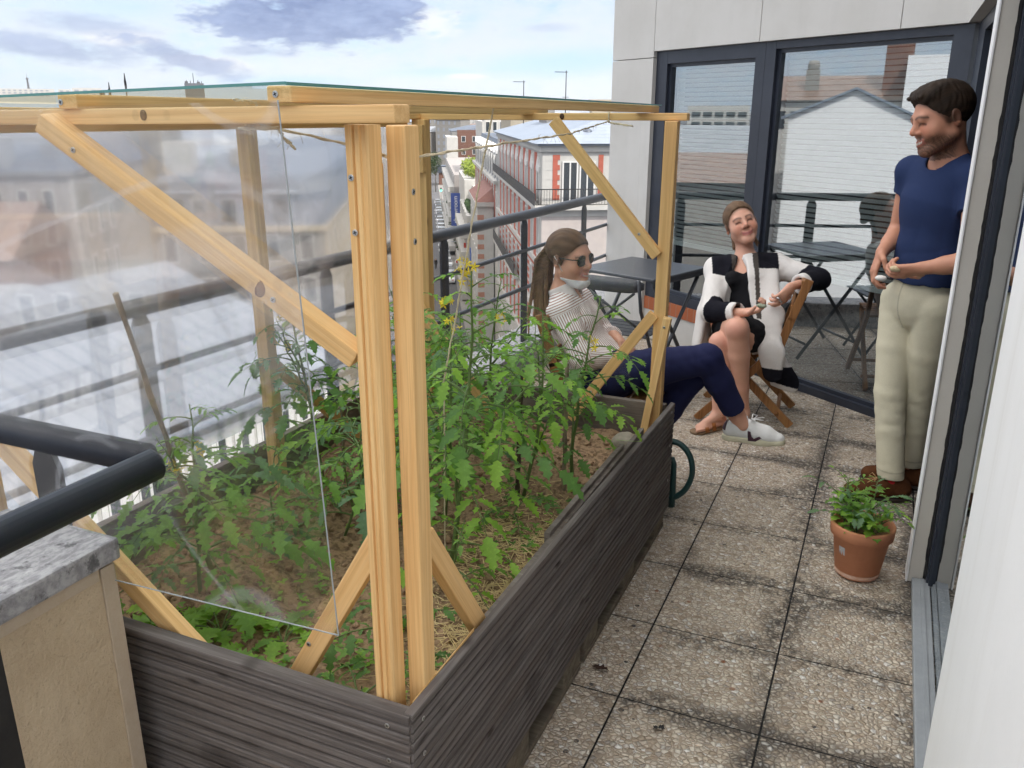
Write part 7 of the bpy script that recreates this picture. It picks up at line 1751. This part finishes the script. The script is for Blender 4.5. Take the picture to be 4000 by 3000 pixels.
    S_.chain([J['nb'] - ax * .045, J['ch'], J['wa'], J['pe'] + (.02, 0, .005)], [.085, .122, .122, .145], .05, sq=(fwd, 1.28)); S_.ell(J['ch'] + fwd * .065 + (0, -.05, -.01), (.045, .05, .05), None, .04); S_.ell(J['ch'] + fwd * .065 + (0, .05, -.01), (.045, .05, .05), None, .04)
    S_.rc(J['sR'], J['sL'], .052, .052, .04)
    S_.rc(J['wa'] + (.03, 0, 0), (-.985, 3.42, .535), .115, .105, .04, sq=((0, 0, 1), 1.25))
    for s in 'RL':
        a, e_, w_ = J['s' + s], J['e' + s], J['w' + s]; cut = lerp(e_, w_, .82)
        S_.rc(a, e_, .058, .054, .03); S_.rc(e_, lerp(e_, w_, 1.0), .052, .040, .02, clip=[(cut, unit(w_ - e_))])
    S_.rc(J['nb'] - ax * .005 + fwd * .02, hc + hB @ np.array((0, -.02, -.06)), .060, .055, .01, 'sub'); S_.rc(J['nb'] + fwd * .05 + ax * .02, J['ch'] + fwd * .125 + ax * .05, .045, .012, .012, 'sub')
    S_.half((-1.0, 3.42, .478), (.30, 0, -.95))
    S_.wrinkle(.0045, 52, [(.5, .2, .6), (-.6, .5, .6), (.2, .9, .1)], 5)
    def st(v):
        # stripe phase: runs round the torso; round the arms on the sleeves
        def around(p, d, q):
            d = unit(d); r0 = unit(np.cross(d, (.3, .1, 1))); r1 = np.cross(d, r0); w = q - p; return np.arctan2(w @ r1, w @ r0)
        tors = around(J['wa'], J['nb'] - J['wa'], v) * .125; out = tors.copy()
        for s in 'RL':
            for (p, e_, rad) in ((J['s' + s], J['e' + s], .056), (J['e' + s], J['w' + s], .048)):
                d = e_ - p; t = ((v - p) @ d) / (d @ d); dist = np.linalg.norm(v - p - np.clip(t, 0, 1)[:, None] * d, axis=1); m = (t > .12) & (dist < rad + .020) & (np.abs(v[:, 1] - 3.42) > .075); out[m] = around(p, d, v[m]) * .056
        yk = ((v - J['nb']) @ ax > -.075); out[yk] = (v[yk] - J['nb']) @ ax; return out
    def fst(g, p, t):
        at = g.n('ShaderNodeAttribute', attribute_name='st'); q = g.math('FRACT', g.math('DIVIDE', at.outputs['Fac'], .0105)); m = g.ss(g.math('ABSOLUTE', g.math('SUBTRACT', q, .5)), .16, .24); n = g.noise(coords(g), 40, 3, .5)
        c = g.mix(m, (.40, .22, .18), (.86, .83, .81)); g.link(g.mix(g.math('MULTIPLY', n, .15), c, (.5, .45, .43)), p.inputs['Base Color']); bump(g, p, n, .15, .003)
    sdf_obj('striped_shirt', S_, mat('red brown pinstripe cotton', (.7, .6, .6), .8, 0, .2, fst), T, O, attr=st)
    S_ = Sdf(J['nb'] - .14, J['nb'] + .14, .0035); S_.rc(J['nb'] - ax * .012 + fwd * .012, J['nb'] + ax * .008 + fwd * .012, .074, .070, 0); S_.rc(J['nb'] - ax * .05 + fwd * .012, J['nb'] + ax * .08 + fwd * .02, .064, .055, 0, 'sub'); S_.rc(J['nb'] + fwd * .05 - ax * .03, J['nb'] + fwd * .12 + ax * .03, .030, .05, .004, 'sub'); S_.half(J['nb'] + ax * .030, ax)
    sdf_obj('collar', S_, mat('pinstripe collar', (.70, .64, .62), .85), T, O)
    # navy trousers
    S_ = Sdf((-1.26, 3.18, .12), (-.42, 3.68, .76), .005)
    S_.rc(J['pe'] + (-.03, 0, .02), J['pe'] + (.03, 0, .02), .125, .125, .03, sq=((0, 1, 0), .82))
    dT = unit(J['aT'] - J['kT']); S_.chain([J['hT'], lerp(J['hT'], J['kT'], .5), J['kT'], lerp(J['kT'], J['aT'], .4), J['aT']], [.092, .080, .060, .056, .048], .02, clip=[(J['aT'] - dT * .03, dT)])
    dB = unit(J['aB'] - J['kB']); S_.chain([J['hB'], lerp(J['hB'], J['kB'], .5), J['kB'], lerp(J['kB'], J['aB'], .4), J['aB']], [.092, .082, .062, .058, .048], .016, clip=[(J['aB'] - dB * .02, dB)])
    S_.wrinkle(.0035, 60, [(.5, .2, .8), (-.5, .4, .7), (.9, .1, .3)], 9, lambda X, Y, Z: .3 + np.exp(-((X + .64) / .10) ** 2) + .6 * np.exp(-((X + .95) / .10) ** 2) + Y * 0 + Z * 0)
    sdf_obj('trousers', S_, M_cloth, T, O, lambda v: np.tile(np.array((.019, .022, .070)), (len(v), 1)))
    # white sneakers with dark emblem
    leather = speckled('white leather', (.76, .755, .74), (.70, .69, .67), 30, .5, .08, .001); gum = mat('cream sole', (.62, .58, .42), .7); plum = mat('dark plum emblem', (.055, .022, .035), .6)
    def sneaker(a_, d, up):
        d = unit(d); up = unit(np.asarray(up, float) - d * (d @ np.asarray(up, float))); sd = np.cross(d, up); heel = a_ - up * .088 - d * .035; toe = heel + d * .235
        S2 = Sdf(np.minimum(heel, toe) - .10, np.maximum(heel, toe) + .13, .004)
        S2.rc(heel + up * .045, heel + d * .15 + up * .036, .036, .037, .02); S2.rc(heel + d * .14 + up * .032, toe - d * .04 + up * .024, .037, .032, .025, sq=(up, 1.25)); S2.rc(heel + d * .03 + up * .07, a_ - up * .022, .037, .038, .02); S2.rc(heel + d * .07 + up * .072, heel + d * .14 + up * .048, .027, .028, .02)
        S2.rc(a_ - up * .03, a_ + up * .1, .031, .031, .004, 'sub'); S2.half(heel + up * .016, -up); sh = sdf_obj('sneaker', S2, leather, T, O)
        S2 = Sdf(np.minimum(heel, toe) - .08, np.maximum(heel, toe) + .08, .004); S2.rc(heel + up * .01, heel + d * .14 + up * .01, .038, .040, 0, clip=[(heel + up * .024, up), (heel, -up)]); S2.rc(heel + d * .12 + up * .01, toe - d * .04 + up * .01, .040, .036, .02, clip=[(heel + up * .024, up), (heel, -up)]); sdf_obj('sole', S2, gum, sh, O)
        S2 = Sdf(a_ - .08, a_ + .09, .004); S2.rc(a_ - up * .04, a_ + up * .018, .034, .034, .0, clip=[(a_ + up * .022, up)]); sdf_obj('sock', S2, leather, T, O)
        for sg in (-1, 1):        # emblem on both sides
            b = MB(); base_ = heel + d * .080 + sd * sg * .0430
            poly = [(-.006, .058), (.006, .056), (.012, .034), (.022, .026), (.044, .040), (.054, .034), (.030, .016), (-.002, .016)]
            n_ = len(poly); vs = []
            for off in (-.018, .0008): vs += [tuple(base_ + d * x + up * z + sd * sg * (off - max(0, x) * .0 - .0 * z) - Oa) for x, z in poly]
            b.add(vs, [tuple(range(n_)), tuple(range(2 * n_ - 1, n_ - 1, -1))] + [(i, n_ + i, n_ + (i + 1) % n_, (i + 1) % n_) for i in range(n_)]); b.build('emblem', plum, sh)
        S2 = Sdf(heel - .06, heel + .10, .004); S2.rc(heel + up * .045, heel + up * .075 + d * .01, .0375, .034, 0, clip=[(heel - d * .018, d), (heel + up * .045, -up)]); sdf_obj('heel_tab', S2, plum, sh, O)
        b = MB()
        for k in range(5):
            c = heel + d * (.088 + k * .017) + up * (.098 - k * .011); b.tube([tuple(c - sd * .018 - up * .006 - Oa), tuple(c + up * .003 - Oa), tuple(c + sd * .018 - up * .006 - Oa)], .0024, 5)
        c = heel + d * .085 + up * .102
        for sg in (-1, 1): b.tube([tuple(c - Oa), tuple(c + sd * sg * .03 + up * .012 - Oa), tuple(c + sd * sg * .04 + d * .02 + up * .004 - Oa), tuple(c + d * .006 - Oa)], .0022, 5); b.tube([tuple(c - Oa), tuple(c + sd * sg * .02 + d * .05 + up * .006 - Oa)], .0022, 5)
        b.build('lace', leather, sh)
    sneaker(J['aT'] + dT * .035, (.99, .05, .02), (0, -.0, 1)); sneaker(J['aB'] + np.array((-.01, 0, -.03)), (.9, -.25, 0), (0, 0, 1))
build_w1()

# ---------------- woman in the black and white coat
def build_w2():
    O = (-.63, 4.62, 0); T = thing('person', 'seated smiling woman with tilted head in long black and white coat and tan sandals', 'person', O); Oa = np.array(O)
    hc = V3(-.740, 4.805, 1.034); hB = basis((.30, -.90, .30), (-.40, .18, .88)); hs = .985
    J = {k: np.array(v, float) for k, v in dict(nb=(-.697, 4.79, .850), ch=(-.675, 4.735, .728), wa=(-.650, 4.675, .595), pe=(-.625, 4.64, .505), sR=(-.838, 4.75, .785), eR=(-.808, 4.50, .600), wR=(-.615, 4.365, .642), sL=(-.540, 4.82, .812), eL=(-.298, 4.745, .772), wL=(-.420, 4.54, .762),
        hR=(-.715, 4.60, .50), kR=(-.640, 4.325, .560), aR=(-.585, 4.41, .095), hL=(-.530, 4.61, .49), kL=(-.728, 4.375, .468), aL=(-.705, 4.345, .085)).items()}
    ax = unit(J['nb'] - J['wa']); fwd = unit((-.12, -1, 0)); fwd = unit(fwd - ax * (fwd @ ax)); sd = unit(J['sL'] - J['sR'])
    S_ = Sdf((-.95, 4.14, -.01), (-.16, 4.95, 1.21), .0045)
    head_sdf(S_, hc, hB, hs); S_.chain([hc + hB @ np.array((0, -.02, -.05)), J['nb'], J['nb'] - ax * .05], [.047, .050, .057], .025)
    S_.chain([J['nb'] - ax * .05, J['ch'], J['wa'], J['pe']], [.075, .105, .095, .12], .05, sq=(fwd, 1.3)); S_.rc(J['sR'], J['sL'], .042, .042, .03)
    for s in 'RL': S_.chain([J['s' + s], J['e' + s], J['w' + s]], [.036, .031, .0215], .02)
    for s in 'RL':
        h_, k_, a_ = J['h' + s], J['k' + s], J['a' + s]
        S_.chain([h_, lerp(h_, k_, .5), k_], [.090, .080, .058], .012); S_.chain([k_, lerp(k_, a_, .3), lerp(k_, a_, .7), a_], [.055, .054, .038, .030], .012); S_.ell(k_ + (0, -.012, .0), (.045, .04, .048), None, .02)
    feet = []
    for s, dr in (('R', (.22, -.95, 0)), ('L', (-.62, -.78, 0))):
        d = unit(dr); a_ = J['a' + s]; heel = np.array((a_[0], a_[1], .032)) - d * .035; sdv = np.cross(d, (0, 0, 1))
        S_.rc(a_, heel + (0, 0, .0), .028, .026, .02); S_.rc(a_ + (0, 0, -.01), heel + d * .12 + (0, 0, .012), .028, .024, .025); S_.rc(heel, heel + d * .14 + (0, 0, -.006), .025, .036, .02, sq=((0, 0, 1), 1.7))
        for i in range(5):
            o = sdv * (-.028 + i * .0135) * (1 if s == 'L' else -1); b0 = heel + d * (.155 - i * .005) + o + (0, 0, -.008); S_.rc(b0, b0 + d * (.040 - .006 * i), .0105 - .0008 * i, .0088 - .0007 * i, .004)
        feet.append((heel, d, sdv, a_))
    hand_sdf(S_, J['wR'], (.80, -.10, .28), (.1, -.15, 1.0), .160, (.75, .85, .95, 1.05), .04, .6, 1); hand_sdf(S_, J['wL'], (-.42, -.50, -.62), (-.55, .30, -.1), .160, (.55, .6, .8, .9), .05, .5, 1)
    base = (.63, .345, .245)
    def colf(v):
        col = np.tile(np.array(base), (len(v), 1)); nh = v[:, 2] > .93; col[nh] = face_colors(v[nh], hc, hB, hs, base, brow=(.12, .07, .05), lip=(.50, .17, .15), eyes='shut', smile=True, blush=.5, hair=(.12, .072, .045))
        for k_ in (J['kR'], J['kL']): g_ = np.exp(-((np.linalg.norm(v - (k_ + (0, -.04, .01)), axis=1)) / .045) ** 2); col = mix3(col, (.64, .26, .20), g_ * .5)
        return col
    sdf_obj('body', S_, M_skin, T, O, colf)
    L = lambda *q: np.asarray(hc) + hB @ (np.array(q) * hs)
    H2 = Sdf(np.asarray(hc) - (.17, .17, .22), np.asarray(hc) + .17, .0035)
    H2.ell(L(0, -.014, .040), np.array((.084, .107, .093)) * hs, hB, 0); H2.half(L(0, .072, .072), hB @ unit((0, .84, -.54))); H2.wrinkle(.0016, 120, [(.8, .3, .1), (.5, .8, -.3)], 7); H2.half(L(0, -.02, -.055), hB @ unit((0, .45, -1.0)))
    for s in (-1, 1): H2.ell(L(s * .088, -.008, -.012), np.array((.02, .024, .034)) * hs, hB, .006, 'sub')
    H2.rc(L(0, -.085, .0), L(0, -.104, -.022), .027, .024, .02)
    rng = np.random.default_rng(8)
    for i in range(10): 
        s = rng.choice((-1, 1)); H2.rc(L(s * .05, -.06, -.045), L(s * rng.uniform(.055, .075), rng.uniform(-.05, -.02), rng.uniform(-.15, -.11)), .009, .004, .006)
    sdf_obj('hair', H2, M_hair, T, O, lambda v: hair_color(v, hc, hB, hs, (.075, .045, .028), (.19, .118, .070)))
    # black top and short skirt
    S_ = Sdf((-.88, 4.38, .40), (-.40, 4.95, .92), .005)
    S_.chain([J['nb'] - ax * .06, J['ch'], J['wa'], J['pe']], [.085, .113, .104, .130], .05, sq=(fwd, 1.28)); S_.ell(J['ch'] + fwd * .07 + sd * .05, (.048, .045, .05), None, .03); S_.ell(J['ch'] + fwd * .07 - sd * .05, (.048, .045, .05), None, .03)
    S_.rc(J['hR'], lerp(J['hR'], J['kR'], .45), .102, .092, .03); S_.rc(J['hL'], lerp(J['hL'], J['kL'], .35), .102, .094, .03)
    S_.rc(J['nb'] - ax * .05 + fwd * .055, hc, .068, .06, .012, 'sub'); S_.wrinkle(.003, 60, [(.5, .2, .6), (-.6, .2, .6)], 4)
    sdf_obj('black_dress', S_, M_cloth, T, O, lambda v: np.tile(np.array((.010, .010, .012)), (len(v), 1)))
    # the coat
    S_ = Sdf((-1.02, 4.27, .13), (-.17, 5.02, .98), .005)
    S_.chain([J['nb'] - ax * .045, J['ch'], J['wa'], J['pe'] - (0, 0, .0)], [.10, .150, .152, .168], .05, sq=(fwd, 1.22)); S_.rc(J['sR'], J['sL'], .066, .064, .05)
    # opened front: remove a wedge and hollow
    S_.chain([J['nb'] + ax * .05, J['ch'], J['wa'], J['pe'] - (0, 0, .25)], [.080, .122, .118, .138], .01, op='sub', sq=(fwd, 1.26))
    f0 = J['ch'] + fwd * .16
    f0 = J['ch'] + fwd * .125
    S_.rc(f0 + ax * .16 - sd * .004, f0 - ax * .12 - sd * .012, .046, .066, .006, 'sub'); S_.rc(f0 - ax * .10 - sd * .02, f0 - ax * .40 - sd * .03, .075, .13, .006, 'sub')
    S_.rc(J['nb'] + fwd * .02, hc + hB @ np.array((0, -.02, -.07)), .058, .056, .01, 'sub')
    # sleeves
    for s in 'RL':
        a, e_, w_ = J['s' + s], J['e' + s], J['w' + s]; cut = lerp(e_, w_, .80 if s == 'R' else .72); S_.rc(a, e_, .062, .055, .05); S_.rc(e_, w_, .055, .050, .02, clip=[(cut, unit(w_ - e_))]); S_.rc(lerp(e_, w_, .35), w_ + (w_ - e_) * .2, .032, .040, .004, 'sub')
    # hanging front panels and skirts of the coat
    th = unit((.1, 1, 0))
    S_.chain([(-.545, 4.705, .80), (-.500, 4.545, .60), (-.475, 4.460, .42), (-.462, 4.47, .31)], [.030, .052, .054, .052], .06, sq=(th, 3.2))
    S_.chain([(-.470, 4.50, .40), (-.430, 4.545, .30), (-.405, 4.57, .235)], [.050, .060, .075], .015, sq=(th, 3.0), clip=[((-.42, 4.55, .20), unit((-.22, 0, -1)))])
    S_.chain([(-.850, 4.640, .72), (-.870, 4.560, .56), (-.880, 4.525, .40)], [.045, .055, .050], .02, sq=(unit((.9, .5, 0)), 2.2)); S_.chain([(-.86, 4.58, .50), (-.84, 4.66, .36)], [.07, .06], .02, sq=(unit((1, 0, 0)), 2.2))
    S_.wrinkle(.0035, 36, [(.6, .2, .5), (-.5, .3, .7), (.9, .3, .1)], 12)
    wht = np.array((.70, .67, .64)); blk = np.array((.011, .011, .016))
    def cc(v):
        col = np.tile(wht, (len(v), 1)); 
        for s in 'RL':
            a, e_, w_ = J['s' + s], J['e' + s], J['w' + s]
            q = (v - J['nb']) @ ax; sdq = (v - (J['sR'] + J['sL']) / 2) @ sd * (1 if s == 'L' else -1)
            m = (q > (-.092 if s == 'L' else -.125 + .30 * np.abs(sdq - .10))) & (sdq > .028) & (sdq < .165 if s == 'L' else sdq < .185) & (((v - J['ch']) @ fwd) > -.04); 
            if s == 'R': m &= (q > -.15 + .35 * np.maximum(0, sdq - .12) * 0)
            col[m] = blk
            d = e_ - a; t = ((v - a) @ d) / (d @ d); dist = np.linalg.norm(v - a - np.clip(t, 0, 1)[:, None] * d, axis=1); d2 = w_ - e_; t2 = ((v - e_) @ d2) / (d2 @ d2); dist2 = np.linalg.norm(v - e_ - np.clip(t2, 0, 1)[:, None] * d2, axis=1)
            low = (dist2 < .085) & (t2 > (.0 if s == 'R' else -.2)) & (t2 < .99); keep = (v[:, 2] > .42) if s == 'R' else (v[:, 0] > -.46); body = dist2 < .09
            col[low & keep & body | ((dist < .08) & (t > .70) & keep & (s == 'L'))] = blk
            tc = .80 if s == 'R' else .72; trim = (dist2 < .082) & (t2 > tc - .16); col[trim & keep] = wht
        pan = (v[:, 2] < .335) & (v[:, 0] > -.56); col[pan] = blk
        edge = pan & ((v - np.array((-.42, 4.55, .20))) @ unit((-.22, 0, -1)) > -.028); col[edge] = wht; col[pan & (v[:, 2] < .335) & (np.abs((v[:, 0] + .462)) < .0) ] = wht
        uu = np.abs(((v - J['ch']) @ sd) + .008); rim = (uu < .068) & (uu > .044) & (((v - J['ch']) @ fwd) > .03) & (v[:, 2] > .58) & (((v - J['nb']) @ ax) < .03) & (v[:, 2] < .90); col[rim] = (.075, .065, .058)
        return col
    sdf_obj('coat', S_, vcol_mat('felted wool', .95, .1, .10, 160, 0, .4, 420), T, O, cc)
    # sandals
    tan = speckled('tan leather', (.42, .165, .052), (.34, .12, .035), 40, .5, .12, .001); solem = mat('sandal sole', (.20, .13, .075), .8)
    for (heel, d, sdv, a_) in feet:
        g0 = np.array((heel[0], heel[1], 0)); S2 = Sdf(g0 - .09 + d * .08 - .06, g0 + .09 + d * .08 + .06, .004)
        S2.rc(g0 + d * .0 + (0, 0, .006), g0 + d * .165 + (0, 0, .006), .033, .043, 0, clip=[((0, 0, .014), (0, 0, 1)), ((0, 0, .001), (0, 0, -1))]); sl = sdf_obj('sandal', S2, solem, T, O)
        def strap(pts, w=.008, nm='strap'):
            b = MB()
            for k in range(3): b.tube([tuple(np.array(p) + d * (k - 1) * w - Oa) for p in pts], w * .62, 5)
            b.build(nm, tan, sl)
        for f, hgt, wd in ((.135, .040, .043), (.085, .058, .038)):
            strap([g0 + d * f + sdv * wd + (0, 0, .010), g0 + d * f + sdv * wd * .75 + (0, 0, hgt * .8), g0 + d * f + (0, 0, hgt), g0 + d * f - sdv * wd * .75 + (0, 0, hgt * .8), g0 + d * f - sdv * wd + (0, 0, .010)])
        c = a_ + np.array((0, 0, -.005)); b = MB()
        for dz in (-.006, 0, .006): b.tube([tuple(c + (d * math.cos(t) + sdv * math.sin(t)) * .033 + (0, 0, dz) - Oa) for t in np.linspace(0, 2 * math.pi, 17)], .005, 5)
        for sg in (-.4, .4): b.tube([tuple(c + d * .032 + sdv * sg * .01 - Oa), tuple(g0 + d * .085 + sdv * sg * .01 + (0, 0, .064) - Oa), tuple(g0 + d * .135 + sdv * sg * .01 + (0, 0, .046) - Oa)], .0055, 5)
        b.build('strap', tan, sl)
    # rings
    dL = unit((-.42, -.50, -.62))
    for k, o in enumerate((.010, -.012)):
        b = MB(); c = J['wL'] + dL * .098 + np.cross(dL, unit((-.55, .3, -.1))) * o; b.lathe([(.0095, -.004), (.0125, -.004), (.0125, .004), (.0095, .004), (.0095, -.004)], 14, Matrix.Translation(tuple(c - Oa)) @ Vector(dL).to_track_quat('Z', 'Y').to_matrix().to_4x4()); b.build('ring', M_steel, T)
build_w2()
held_pod((-.530, 4.322, .694), 'green pod resting in the fingers of the woman in the coat', (.16, .20, .10), (.42, .46, .38), .024, 3)
